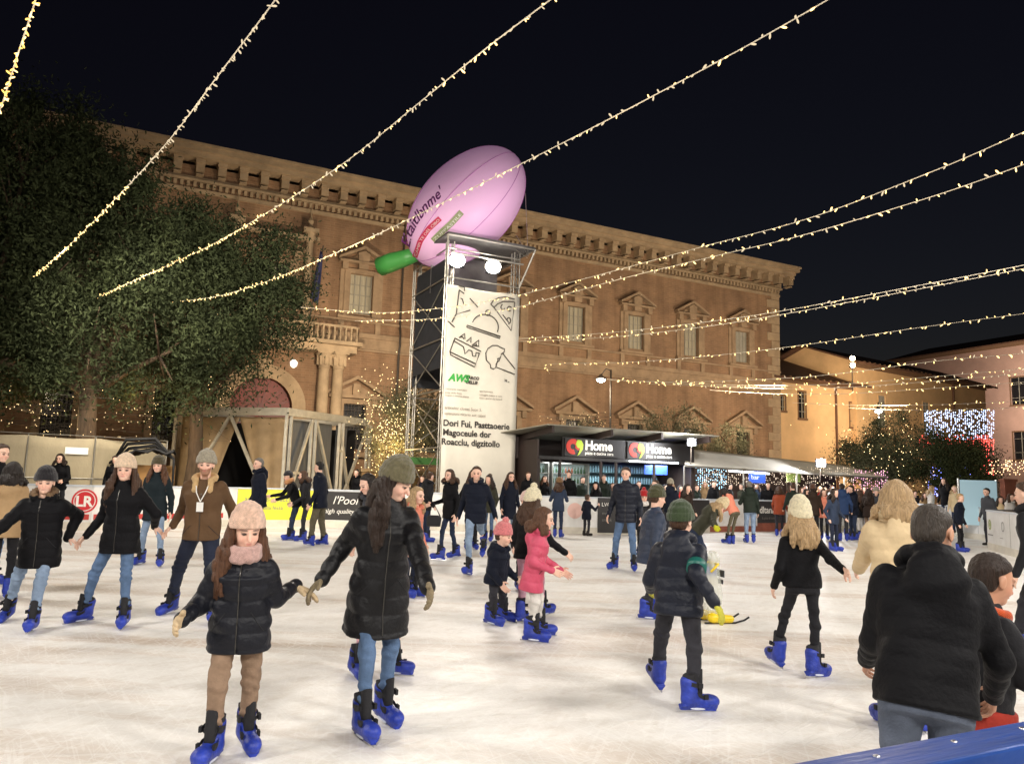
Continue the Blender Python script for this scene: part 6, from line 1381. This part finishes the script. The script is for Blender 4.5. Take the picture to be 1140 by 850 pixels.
pF = person('woman in an olive beanie and long black quilted coat holding the girl\'s hand', 1.72, 24, g=(414, 812), sex='f', lean=10, head=(52, 24), pel=(.07, 0), hl=px(476, 652, 4.6), hr=px(359, 643, 4.9) + (341, 662, 4.84), fl=('px', 428, 803, 0, 14), fr=('px', 404, 823, 0, 8), jacket=('black', -.27, .009), trousers='jeans', legr=.98, hat=OLV, hair=('long', 'darkbrown'), gloves=('taupe', (138, 124, 98)), res=HR, shine=True, lam=.11, curl=.35, hood='fur' if 0 else None)
pV = person('boy in a dark green beanie and navy puffer skating away in the right foreground', 1.46, 158, g=(756, 784), lean=7, head=(-18, 6), hr=px(794, 668, 5.5), hl=(.15, .08, -.22), fl=('px', 731, 770, .05, 28, 28), fr=('px', 773, 792, 0, -55), jacket=('navy', -.1, .008), trousers='charcoal', legr=1.08, hat=('beanie', 'forest', (58, 72, 48)), hair=('short', 'brown'), hood='down', gloves=('yellow', (196, 190, 70)), res=HR, shine=True)
pY = person('girl in a tall cream beanie and black jacket skating away hand in hand', 1.50, 172, g=(888, 748), sex='f', lean=4, head=(8, 4), hr=px(943, 639, 6.3) + (957, 647, 6.15), hl=(.05, .06, -.27), pel=(0, -.05), fl=('px', 864, 742, .02, 15, 10), fr=('px', 908, 754, 0, -50), jacket=('black', -.02, 0), trousers='black', legr=.85, hat=('tall', 'ivory', (226, 216, 184)), hair=('mid', 'blonde'), res=HR, quilt=False)
pZ = person('blonde woman in a cream hooded puffer coat seen from behind', 1.66, 176, at=tuple(pt(997, 500, 5.4)[:2]), sex='f', lean=3, head=(-5, 4), hl=px(955, 634, 5.95) + (944, 646, 6.15), hr=(.05, .05, -.3), jacket=('cream', -.16, .008), trousers='jeans', hair=('bob', 'blonde'), hood='downfur', res=.0105, wide=1.16)
pAA = person('man in a black hooded puffer jacket seen from behind by the near blue rail', 1.63, 166, at=tuple(pt(1014, 500, 3.25)[:2]), lean=14, side=-7, crouch=.07, head=(-34, 16), hr=px(1106, 772, 3.35), hl=(.17, .02, -.24), jacket=('black', -.04, .004), trousers='greyjeans', legr=1.1, hair=('buzz', 'saltdark'), hood='down', res=.009, fine=.0048, wide=1.07, armr=.96, skin='tan', lam=.075)
pAB = person('dark haired boy in profile leaning over the near blue rail', 1.31, 92, at=tuple(pt(1086, 500, 3.62)[:2]), lean=8, head=(6, 14), hl=(.2, .0, -.2), hr=(.2, .02, -.2), jacket=('charcoal', -.05, .006), trousers='black', hair=('short', 'darkbrown'), scarf=('orange', (196, 84, 44), 1), res=.0095, fine=.0045, skin='tan')
# mid distance
person('skater in a long dark coat cut off by the right edge', 1.72, -150, g=(1160, 738), lean=8, fl=('px', 1130, 727, 0, -30), fr=('px', 1182, 740, 0), jacket=('charcoal', -.3, .0), trousers='charcoal', hair=('short', 'brown'), res=.013)
pD = person('woman in a dark green beanie and teal coat behind the one in the cream beanie', 1.80, 8, g=(167, 629), sex='f', lean=3, head=(0, 5), fl=('px', 178, 631, 0), fr=('px', 155, 628, 0, -25), hl=(.0, .06, -.3), jacket=('teal', -.17, .004), trousers='lightjeans', hat=('beanie', 'moss', (84, 76, 56)), hair=('long', 'reddish'), hood=None, res=.013)
person('dark haired man at the far left edge behind the child in the black beanie', 1.86, 60, at=tuple(pt(0, 500, 10.4)[:2]), jacket=('black', -.1, .006), trousers='jeans', hair=('short', 'brown'), res=.014, head=(10, 8))
person('dark haired woman in a tan fleece coat between the left edge and black beanie', 1.62, -150, at=tuple(pt(17, 500, 9.4)[:2]), sex='f', jacket=('tan', -.12, 0), trousers='black', hair=('bob', 'dark'), res=.013, hood='down')
person('man in a navy jacket standing in front of the dark panels behind the girl', 1.88, -50, g=(283, 611), jacket=('navy', -.1, .004), trousers='charcoal', hair=('short', 'grey'), res=.015, head=(10, 4))
person('teenager in a black cap and tan scarf leaning left with arms stretched', 1.68, -66, g=(322, 601), lean=20, head=(0, 14), hl=(.2, .05, -.2), hr=(.24, .06, -.16), jacket=('black', -.06, 0), trousers='darkjeans', hat=('cap', 'black', (30, 30, 34)), scarf=('camel', (178, 128, 84)), hair=('short', 'dark'), res=.015, legr=.9)
person('brown haired skater in charcoal standing close beside the man in olive trousers', 1.66, -80, g=(336, 602), sex='f', lean=10, hl=(.12, .05, -.25), hr=(.15, .03, -.24), jacket=('charcoal', -.05, 0), trousers='charcoal', hair=('bob', 'brown'), res=.015, legr=.9)
person('man in a navy jacket and olive trousers looking left near the yellow banner', 1.86, -105, g=(352, 608), lean=5, fl=('px', 345, 607, 0, -10), fr=('px', 360, 606, 0, 10), hl=(.03, .05, -.3), jacket=('navy', -.12, .0), trousers='olive', legr=1.2, hair=('short', 'black'), res=.014)
person('skater in a grey hooded jacket mostly hidden behind the woman in the long coat', 1.64, -40, g=(411, 680), lean=18, head=(-10, 20), jacket=('grey', -.08, .005), trousers='charcoal', hair=('mid', 'dark'), hood='down', res=.014)
person('small child in pale trousers behind the legs of the woman in the long coat', 1.08, 40, g=(416, 752), sex='f', fl=('px', 441, 751, 0, 25), fr=('px', 394, 752, 0, -10), jacket=('navy', -.05, .006), trousers='pink', hat=('beanie', 'navy', (40, 44, 70)), res=.013, crouch=.05)
person('girl with fair hair and a coral jacket just right of the long black coat', 1.46, 60, g=(456, 664), sex='f', jacket=('coral', -.06, .005), trousers='navy', hair=('mid', 'blonde'), res=.014, lean=10)
person('woman in a black coat and dark jeans turning left before the banner', 1.76, -55, g=(498, 621), sex='f', lean=3, head=(20, 5), fl=('px', 507, 620, 0, -10), fr=('px', 489, 623, 0, -20), hr=(.12, .1, -.2), hl=(.0, .07, -.3), jacket=('black', -.12, .004), trousers='darkjeans', legr=.9, hair=('bob', 'brown'), hood='fur', res=.014)
person('man in a navy jacket and light jeans gliding with one foot behind', 1.80, -8, g=(527, 636), lean=4, head=(8, 5), fl=('px', 538, 626, .2, 0, 30), fr=('px', 521, 640, 0, -15), hl=(-.05, .1, -.28), hr=(-.02, .08, -.29), jacket=('navy', -.1, .006), trousers='lightjeans', hair=('short', 'brown'), res=.013, legr=1.05)
person('fair haired skater in black partly hidden behind the man in light jeans', 1.80, 10, g=(524, 611), sex='f', jacket=('black', -.1, .004), trousers='black', hair=('mid', 'brown'), res=.016, hr=(.0, .14, -.26))
person('woman with long hair in a long blue coat right of the banner', 1.78, 20, g=(566, 606), sex='f', jacket=('navy', -.28, .0), trousers='lightjeans', hair=('long', 'brown'), res=.016)
person('small child in a pink bobble hat and dark blue coat with one skate forward', 1.16, 62, g=(554, 695), sex='f', lean=8, head=(10, 10), fl=('px', 560, 690, 0, 0), fr=('px', 547, 695, .0, -10), hl=(.12, .04, -.25), hr=(.1, .05, -.27), jacket=('navy', -.12, .007), trousers='charcoal', legr=1.1, hat=('pom', 'rose', (214, 126, 128)), hair=('short', 'brown'), res=.0115, curl=.4, hood='down')
person('girl in a cream pom hat with brown hair and one arm held out', 1.54, 150, g=(588, 690), sex='f', lean=6, head=(-10, 6), hr=px(628, 614, 8.9), hl=(.1, .05, -.25), fl=('px', 580, 692, 0), fr=('px', 604, 687, .02, -25), jacket=('black', -.07, .006), trousers='pink', hat=('pom', 'ivory', (226, 214, 188)), hair=('mid', 'brown'), res=.0125)
person('child in a small pale hat hidden behind the girl in the cream pom hat', 1.42, 20, g=(583, 657), sex='f', jacket=('charcoal', -.05, .005), trousers='charcoal', hat=('beanie', 'blush', (226, 196, 186)), res=.014)
pP = person('girl in a bright pink hooded coat and white trousers facing right', 1.32, 84, g=(597, 712), sex='f', lean=8, head=(2, 10), hl=(.16, .02, -.24), hr=px(613, 634, 7.75), fl=('px', 601, 707, 0, 4), fr=('px', 593, 714, 0, -6), jacket=('pink', -.2, .006), trousers='white', legr=1.05, hair=('bob', 'reddish'), hood='down', res=.0105, shine=True)
person('skater in a brown fur hat and blue grey coat leaning on the far boards', 1.70, 168, g=(621, 598), sex='f', lean=8, jacket=('bluegrey', -.12, 0), trousers='darkjeans', hat=('beanie', 'fur_brown', (128, 98, 66)), hair=('mid', 'brown'), res=.017, hl=(.15, .04, -.12), hr=(.15, .04, -.12))
person('small child in a navy coat standing against the white boards', 1.22, 140, g=(653, 596), sex='f', jacket=('navy', -.14, 0), trousers='charcoal', hair=('short', 'brown'), res=.016, hl=(.18, .06, -.02), hr=(.15, .12, -.02), skates=False)
pT = person('man in a dark navy puffer and blue jeans facing the camera near the black poster', 1.88, -14, g=(696, 634), lean=3, head=(-8, 6), fl=('px', 706, 636, 0, 8), fr=('px', 683, 633, 0, -30), hl=(.02, .06, -.29), hr=(.03, .08, -.28), jacket=('navy', -.09, .007), trousers='jeans', legr=1.05, hair=('short', 'brown'), res=.012, shine=True, hood=None)
person('child in a red hat and white scarf behind the teenager in the green beanie', 1.50, 0, g=(716, 622), sex='f', jacket=('charcoal', -.12, 0), trousers='black', hat=('pom', 'red', (176, 36, 40)), scarf=('white', (226, 220, 214)), hair=('mid', 'dark'), res=.015)
pU = person('teenager in an olive green beanie and blue puffer jacket facing right', 1.57, 104, g=(727, 688), lean=6, head=(6, 8), fl=('px', 734, 684, 0, -5), fr=('px', 720, 689, 0, 0), hl=(.08, .04, -.27), hr=px(729, 624, 9.1), jacket=('bluegrey', -.16, .007), trousers='charcoal', legr=.95, hat=('beanie', 'khaki', (76, 76, 52)), hair=('short', 'brown'), gloves=('olive', (96, 92, 60)), res=.0115, shine=True)
person('skater in a cream beanie and olive jacket bending over the yellow skating aid', 1.66, 96, g=(788, 640), sex='f', lean=44, crouch=.06, head=(0, 42), hl=px(806, 606, 12.7), hr=px(802, 610, 12.3), jacket=('olive', -.02, .005), trousers='darkjeans', hat=('tall', 'oat', (216, 196, 156)), hair=('mid', 'blonde'), gloves=('lime', (196, 196, 40)), res=.014)
person('skater in a coral jacket bending forward against the far boards', 1.66, -150, g=(812, 605), sex='f', lean=34, head=(-10, 20), jacket=('coral', -.02, 0), trousers='olive', legr=.8, hair=('bob', 'dark'), res=.016, hl=(.2, .02, -.2), hr=(.2, .04, -.2))
person('skater in a dark green jacket and light jeans with back turned by the far boards', 1.76, 172, g=(835, 604), lean=10, jacket=('darkgreen', -.06, .004), trousers='lightjeans', legr=1.1, hair=('short', 'grey'), res=.016, hl=(.16, .05, -.15))
person('blond skater in a navy jacket near the green laurel emblem', 1.58, 40, g=(1070, 614), lean=6, jacket=('navy', -.04, .0), trousers='black', legr=.85, hair=('short', 'blonde'), res=.017)
# skaters in the far right crowd
CR = 'crowd of skaters at the far end'
for (gx, gy, h, yaw, sx, j, t, hr2, ht, lb) in (
    (474, 603, 1.72, 120, 'm', 'charcoal', 'darkjeans', 'short', None, 'skater in charcoal at the far boards left of the woman in the black coat'),
    (543, 602, 1.70, -20, 'f', 'olive', 'jeans', 'mid', None, 'skater in an olive jacket at the far boards between the two navy coats'),
    (746, 601, 1.76, 165, 'm', 'navy', 'charcoal', 'short', GRY, 'skater in a grey beanie and navy jacket before the plain black banner'),
    (764, 605, 1.62, 20, 'f', 'darkbrown', 'jeans', 'mid', None, 'brown haired skater in a brown jacket before the plain black banner'),
    (730, 607, 1.70, -60, 'm', 'black', 'jeans', 'short', None, 'skater in black partly hidden behind the teenager in the olive green beanie'),
    (884, 600, 1.76, 175, 'm', 'darkgreen', 'lightjeans', 'short', None, 'skater in a green jacket and pale jeans right of the dark lettered banner'),
    (868, 597, 1.66, 150, 'f', 'rust', 'charcoal', 'bob', None, 'skater in a rust top left of the tall cream beanie'),
    (906, 603, 1.74, 160, 'm', 'darkbrown', 'black', 'short', ('beanie', 'cocoa', (86, 58, 44)), 'skater in a dark brown hat directly above the tall cream beanie'),
    (929, 613, 1.62, 30, 'f', 'bluegrey', 'navy', 'mid', None, 'skater in blue grey standing nearest in the far right crowd'),
    (918, 600, 1.60, -20, 'f', 'coral', 'black', 'mid', None, 'skater with a coral scarf top between the cream beanie and the far crowd'),
    (939, 602, 1.78, 165, 'm', 'blue', 'charcoal', 'short', None, 'broad skater in a blue coat in the middle of the far right crowd'),
    (950, 601, 1.74, -80, 'm', 'navy', 'darkjeans', 'short', None, 'skater in a navy jacket turned left in the far right crowd'),
    (959, 599, 1.60, 200, 'f', 'black', 'white', 'long', None, 'dark haired skater in black with pale trousers in the far right crowd'),
    (968, 600, 1.66, 120, 'f', 'darkbrown', 'taupe', 'long', None, 'skater in a brown coat close to the blonde woman\'s left arm'),
    (977, 598, 1.72, -30, 'm', 'grey', 'black', 'short', GRY, 'skater in a grey hat and jacket at the blonde woman\'s left shoulder'),
    (945, 596, 1.70, 10, 'm', 'charcoal', 'jeans', 'short', None, 'skater in charcoal half hidden behind the blue coat'),
    (898, 597, 1.58, 20, 'f', 'pink', 'black', 'bob', None, 'skater in a pink jacket half hidden behind the cream beanie')):
    person(lb, h, yaw, g=(gx, gy), group=CR, sex=sx, jacket=(j, -.1 if sx == 'm' else -.14, 0), trousers=t, hair=(hr2, random.choice(['brown', 'darkbrown', 'dark'])), hat=ht, res=.021, lean=random.uniform(1, 8), head=(random.uniform(-25, 25), 8), hl=(random.uniform(0, .15), .05, -.27), hr=(random.uniform(0, .1), .06, -.28))
# spectators standing outside the boards
SP = 'spectators outside the boards'
def spec(lb, pxx, ytop, Y, yaw, sx, j, hr2, hc, h=1.7, ht=None, **k):
    p = pt(pxx, ytop, Y); z0 = min(.30, max(-.06, p[2] - h)); h = p[2] - z0 if abs(p[2] - z0 - h) < .12 else h
    return person(lb, h, yaw, at=(p[0], p[1]), z0=z0, group=SP, sex=sx, jacket=(j, -.1, k.pop('amp', 0)), trousers=random.choice(['black', 'darkjeans', 'charcoal']), hair=(hr2, hc), hat=ht, skates=False, res=k.pop('res', .02), **k)
spec('dark haired woman leaning on the left boards with folded hands', 69, 504, 19.5, 8, 'f', 'black', 'bob', 'darkbrown', 1.6, lean=14, hl=(.15, .02, -.2), hr=(.15, .02, -.2), res=.014, wide=1.2)
spec('spectator crouching behind the cream beanie of the woman at left', 129, 507, 21.3, 20, 'm', 'black', 'short', 'dark', 1.66)
spec('spectator in black between the banner and the kiosk', 588, 525, 25.6, 10, 'm', 'black', 'short', 'reddish', 1.75)
spec('man in black standing in front of the lit cabinets', 634, 524, 25.6, -30, 'm', 'black', 'short', 'brown', 1.8)
spec('woman in a black hood leaning on the boards by the black poster', 664, 536, 24.9, -20, 'f', 'black', 'mid', 'black', 1.62, lean=14, hood='up', hl=(.15, .0, -.15), hr=(.15, .0, -.15))
spec('spectator with brown hair behind the hooded woman at the kiosk', 672, 528, 25.9, 10, 'm', 'darkgreen', 'short', 'brown', 1.75)
spec('spectator in grey left of the man in the dark navy puffer', 682, 537, 26.4, 0, 'f', 'grey', 'mid', 'dark', 1.62)
spec('barman in black behind the right shoulder of the man in the navy puffer', 711, 535, 27.6, 0, 'm', 'black', 'short', 'black', 1.72)
spec('spectator in charcoal behind the olive green beanie', 726, 538, 26.2, 20, 'm', 'charcoal', 'short', 'brown', 1.7)
spec('fair haired spectator right of the olive green beanie', 748, 537, 26.6, -10, 'f', 'white', 'mid', 'blonde', 1.66, lean=12)
spec('spectator in white leaning on the boards above the dark green beanie', 765, 541, 27.0, 40, 'f', 'white', 'bob', 'brown', 1.62, lean=16)
spec('spectator in black standing behind the tilted cream beanie', 794, 535, 28.6, 20, 'm', 'black', 'short', 'brown', 1.78)
spec('spectator with fair hair left of the coral jacket', 785, 536, 30.2, -20, 'f', 'tan', 'mid', 'blonde', 1.72)
spec('spectator in olive beside the grey haired skater', 826, 538, 29.9, -60, 'm', 'olive', 'short', 'grey', 1.72)
spec('bald man in a black leather jacket leaning on the boards over the lettered banner', 856, 536, 29.6, -10, 'm', 'black', None, 'grey', 1.76, wide=1.15, amp=.004) if 0 else person('bald man in a black jacket leaning on the boards over the lettered banner', 1.78, -15, at=tuple(pt(855, 536, 29.7)[:2]), z0=0, group=SP, jacket=('black', -.1, 0), trousers='black', hair=None, skates=False, res=.02, wide=1.15, lean=6)
spec('woman in black right of the bald man', 867, 541, 29.9, -40, 'f', 'black', 'mid', 'dark', 1.62)
spec('spectator in rust under the green poster', 880, 539, 31.5, 10, 'f', 'rust', 'mid', 'brown', 1.66)
spec('spectator in tan under the marquee above the pink jacket', 896, 540, 31.9, 10, 'm', 'tan', 'short', 'brown', 1.72)
spec('spectator in red under the marquee right of the dark brown hat', 913, 541, 32.0, -30, 'f', 'red', 'mid', 'blonde', 1.68)
spec('spectator in white under the marquee below the bright floodlight', 926, 540, 32.6, 20, 'f', 'white', 'bob', 'brown', 1.7)
spec('spectator in bluegrey under the marquee near its middle post', 937, 539, 33.2, -10, 'm', 'bluegrey', 'short', 'dark', 1.74)
spec('fair haired spectator in cream behind the far right crowd', 948, 541, 32.6, 10, 'f', 'cream', 'mid', 'blonde', 1.68)
spec('spectator in coral behind the far right crowd', 962, 541, 33.0, -10, 'f', 'coral', 'bob', 'reddish', 1.68)
spec('spectator in a grey cap before the pink light curtain', 974, 543, 33.6, 10, 'm', 'darkgreen', 'short', 'grey', 1.7, ht=('cap', 'grey', (120, 118, 112)))
spec('tall spectator in a dark coat in front of the deep blue lights', 1051, 527, 29, -60, 'f', 'black', 'long', 'darkbrown', 1.85)
spec('spectator in a white jacket left of the tall one in the dark coat', 1036, 540, 28.6, 70, 'f', 'white', 'mid', 'blonde', 1.68)
spec('fair haired spectator in cream left of the pale blue screen', 1063, 540, 28.0, -40, 'f', 'cream', 'bob', 'blonde', 1.7)
spec('man in a grey jacket looking left in front of the pale blue screen', 1099, 543, 24.0, -72, 'm', 'grey', 'short', 'dark', 1.76, res=.014)
spec('spectator in cream just right of the pale blue screen', 1113, 552, 25.0, -10, 'f', 'cream', 'mid', 'dark', 1.52)
spec('spectator with hair tied up in a white jacket near the timber panel', 1124, 549, 24.6, 20, 'f', 'white', 'bob', 'brown', 1.6)
spec('spectator in tan at the right edge above the boards', 1139, 553, 24.0, -20, 'f', 'tan', 'mid', 'brown', 1.56)
spec('spectator in brown between the timber panel and the right edge', 1132, 550, 26.0, 0, 'm', 'brown', 'short', 'dark', 1.66)
for n_, (xx, yy, Yd, sx, j, hst, hc, lb) in enumerate((
    (398, 522, 26.5, 'm', 'black', 'short', 'dark', 'spectator in black between the metal frame and the banner tower'),
    (470, 529, 26.6, 'f', 'navy', 'mid', 'brown', 'spectator in navy standing at the foot of the banner tower'),
    (545, 527, 25.2, 'm', 'charcoal', 'short', 'brown', 'spectator in charcoal under the printed lines of the tall banner'),
    (606, 529, 26.6, 'f', 'black', 'mid', 'reddish', 'red haired spectator in black at the left corner of the kiosk'),
    (648, 530, 27.0, 'm', 'darkgreen', 'short', 'dark', 'spectator in dark green at the right end of the lit cabinets'),
    (892, 542, 33.5, 'f', 'black', 'long', 'brown', 'long haired spectator in black deep under the marquee behind the tan one'),
    (903, 541, 34.0, 'm', 'navy', 'short', 'dark', 'spectator in navy deep under the marquee left of the red one'),
    (919, 542, 34.5, 'm', 'olive', 'short', 'brown', 'spectator in olive deep under the marquee between the red and the white one'),
    (931, 543, 35.0, 'f', 'pink', 'bob', 'brown', 'spectator in pink deep under the marquee behind the white one'),
    (943, 544, 35.2, 'm', 'grey', 'short', 'grey', 'grey haired spectator in grey deep under the marquee'),
    (955, 543, 35.0, 'f', 'black', 'mid', 'dark', 'dark haired spectator in black behind the far right crowd'),
    (969, 545, 35.5, 'm', 'tan', 'short', 'brown', 'spectator in tan behind the pink light curtain'),
    (982, 546, 36.0, 'f', 'white', 'bob', 'brown', 'spectator in white at the right end of the marquee'),
    (812, 538, 31.0, 'm', 'charcoal', 'short', 'dark', 'spectator in charcoal behind the bending coral skater'),
    (843, 538, 31.5, 'f', 'bluegrey', 'mid', 'brown', 'spectator in blue grey under the blue poster'),
    (740, 539, 28.0, 'm', 'black', 'short', 'dark', 'spectator in black at the right end of the bar counter'),
    (757, 540, 28.6, 'f', 'red', 'mid', 'dark', 'spectator in red left of the pink and red poster'),
    (775, 539, 29.4, 'm', 'darkgreen', 'short', 'brown', 'spectator in green right of the pink and red poster'),
    (1019, 546, 33.0, 'm', 'charcoal', 'short', 'dark', 'spectator in charcoal between the olive tree and the deep blue lights'),
    (1029, 548, 31.0, 'f', 'tan', 'mid', 'brown', 'spectator in tan left of the white jacket near the deep blue lights'))):
    spec(lb, xx, yy, Yd, random.uniform(-40, 40), sx, j, hst, hc, 1.7 if sx == 'm' else 1.64)
from mathutils.bvhtree import BVHTree
ZIPM = mat('zip_metal', srgb(92, 90, 86), rough=.35, metal=.8)
def zipper(i, u0, u1, pockets=True):
    j = [c for c in i['root'].children if c.name.startswith('jacket')][0]; me = j.data
    bv = BVHTree.FromPolygons([v_.co for v_ in me.vertices], [tuple(p.vertices) for p in me.polygons]); b0 = np.array(i['root'].location); F_, L_, U_ = i['RS']; Pc = i['Pc'] - b0
    def hit_(u, l, d=None):
        d = F_ if d is None else d; r = bv.ray_cast(Vector(Pc + U_ * u + L_ * l + d * .7), Vector(-d)); return None if r[0] is None else np.array(r[0]) + d * .0015
    P = [p for p in (hit_(u, 0) for u in np.linspace(u0, u1, 26)) if p is not None]
    if len(P) > 4:
        q = MB(); q.tube(P, .0035, 5); z = q.build('zip', ZIPM, i['root']); q = MB(); q.tube([P[-1], P[-1] + F_ * .004 - U_ * .03], .005, 5); q.build('zip_pull', ZIPM, z)
    if pockets:
        for s in (-1, 1):
            P = [p for p in (hit_(.10 - .012 * t, s * (.085 + .010 * t) * i['ws']) for t in range(0, 10)) if p is not None]
            if len(P) > 3: q = MB(); q.tube(P, .003, 5); q.build('pocket_seam', SK_BLACK, i['root'])
zipper(pE, -.12, .42); zipper(pA, -.18, .46); zipper(pB, -.12, .5, False); zipper(pF, -.24, .52); zipper(pC, -.05, .44); zipper(pT, -.08, .5); zipper(pU, -.14, .42); zipper(pP, -.18, .36)
i = pAB; b0 = np.array(i['root'].location); f = Field(i['Pc'] - b0 - .35, i['Pc'] - b0 + .4, .012); f.profile(i['Pc'] - b0, i['RS'], [(-.17, .205 * i['ws'], .175 * i['ws'], 0), (-.03, .2 * i['ws'], .165 * i['ws'], 0)]); link('vest_hem', f.mesh('vest_hem'), i['root'], cloth('vest_red', (150, 46, 34)))
# ---------------------------------------------------------------- small extras that belong to people
i = pC; b0 = np.array(i['root'].location); Fs, Ls, Us = i['RS']
ch = i['Nb'] - b0 + Fs * .135 - Us * .27
q = MB()
for s in (-1, 1): q.tube([i['Nb'] - b0 + Ls * s * .075 + Fs * .09 + Us * .0, i['Nb'] - b0 + Ls * s * .045 + Fs * .155 - Us * .12, ch + Fs * .02 + Us * .055], .006, 5)
q.build('lanyard', TXW, i['root'])
q = MB(); a = ch + Fs * .022; q.add([a + Ls * x + Us * z + Fs * y for x, y, z in ((-.035, 0, -.05), (.035, 0, -.05), (.035, 0, .05), (-.035, 0, .05), (-.035, .004, -.05), (.035, .004, -.05), (.035, .004, .05), (-.035, .004, .05))], [(0, 1, 2, 3), (4, 5, 6, 7), (0, 1, 5, 4), (1, 2, 6, 5), (2, 3, 7, 6), (3, 0, 4, 7)]); q.build('badge_card', TXW, i['root'])
def armband(i, side, t, m_, r):
    sh, el, wr, d, n_, t_ = i['arms'][side]; p = el + (wr - el) * t; dd = nrm(wr - el); q = MB(); q.tube([p - dd * .025, p + dd * .025], r, 16); q.build('armband', m_, i['root'], smooth=True)
TEAL = mat('teal_band', srgb(24, 84, 78), rough=.4, emis=(.05, .9, .6), estr=.03)
sh, el, wr, d, n_, t_ = pV['arms'][1]; q = MB(); dd = nrm(el - sh); p = sh + (el - sh) * .72; q.tube([p - dd * .03, p + dd * .03], .072, 16); q.build('armband', TEAL, pV['root'], smooth=True)
# shoulder bag of the woman before the banner
c = pt(483, 580, 15.2); e = empty('shoulder_bag', c, 0, 'small black shoulder bag hanging beside the woman before the banner', 'bag')
q = MB(); q.prism([(-.13, -.1), (.13, -.1), (.15, .08), (.08, .12), (-.08, .12), (-.15, .08)], -.05, .05); q.build('bag_body', MATS['black_cloth'], e, bevel=.02); q = MB(); q.tube([(-.12, 0, .1), (-.02, 0, .36), (.12, 0, .1)], .012, 6); q.build('strap', MATS['black_cloth'], e)
# yellow skating aid
c = gp(797, 692); YP = mat('yellow_plastic', srgb(226, 196, 24), rough=.35); CP = mat('clear_plastic', srgb(214, 218, 206), rough=.25, alpha=.35)
e = empty('skating_aid', c, math.radians(12), 'yellow footed skating aid with a pale translucent body beside the boy in the navy puffer', 'skating aid')
f = Field((-.5, -.3, 0), (.5, .3, .3), .014)
for s in (-1, 1): f.capsule((-.1, s * .11, .065), (.12, s * .12, .055), .055, .045, .02)
f.capsule((-.1, -.1, .08), (-.1, .1, .08), .045, .045, .03); link('feet', f.mesh('feet'), e, YP)
q = MB()
for s in (-1, 1): q.tube([(-.2, s * .12, .012), (.18, s * .12, .012), (.3, s * .12, .04), (.36, s * .12, .075)], .011, 6)
q.build('runners', SK_BLACK, e)
f = Field((-.3, -.25, .05), (.3, .25, 1.0), .018); f.profile((-.06, 0, .08), I3, [(0, .13, .10, 0), (.25, .15, .12, 0), (.5, .11, .09, 0), (.66, .09, .08, 0.02), (.74, .04, .04, .02)]); link('body_shell', f.mesh('body_shell'), e, CP, None)
q = MB(); q.tube([(-.16, -.2, .6), (-.05, -.16, .68), (-.05, .16, .68), (-.16, .2, .6)], .014, 8); q.build('handle', YP, e, smooth=True)
q = MB(); q.box(.06, .066, -.09, .09, .52, .6); q.box(.06, .066, -.06, .06, .44, .49); q.build('dark_marks', TXD, e)
# ---------------------------------------------------------------- render settings
vs = SC.view_settings; vs.view_transform = 'Standard'; vs.look = 'None'; vs.exposure = 0.3; vs.gamma = 1
cy = SC.cycles; cy.use_denoising = True; cy.denoiser = 'OPENIMAGEDENOISE'; cy.max_bounces = 5; cy.diffuse_bounces = 3; cy.glossy_bounces = 2; cy.transparent_max_bounces = 6
cy.sample_clamp_indirect = 3; cy.use_light_tree = True; cy.caustics_reflective = False; cy.caustics_refractive = False
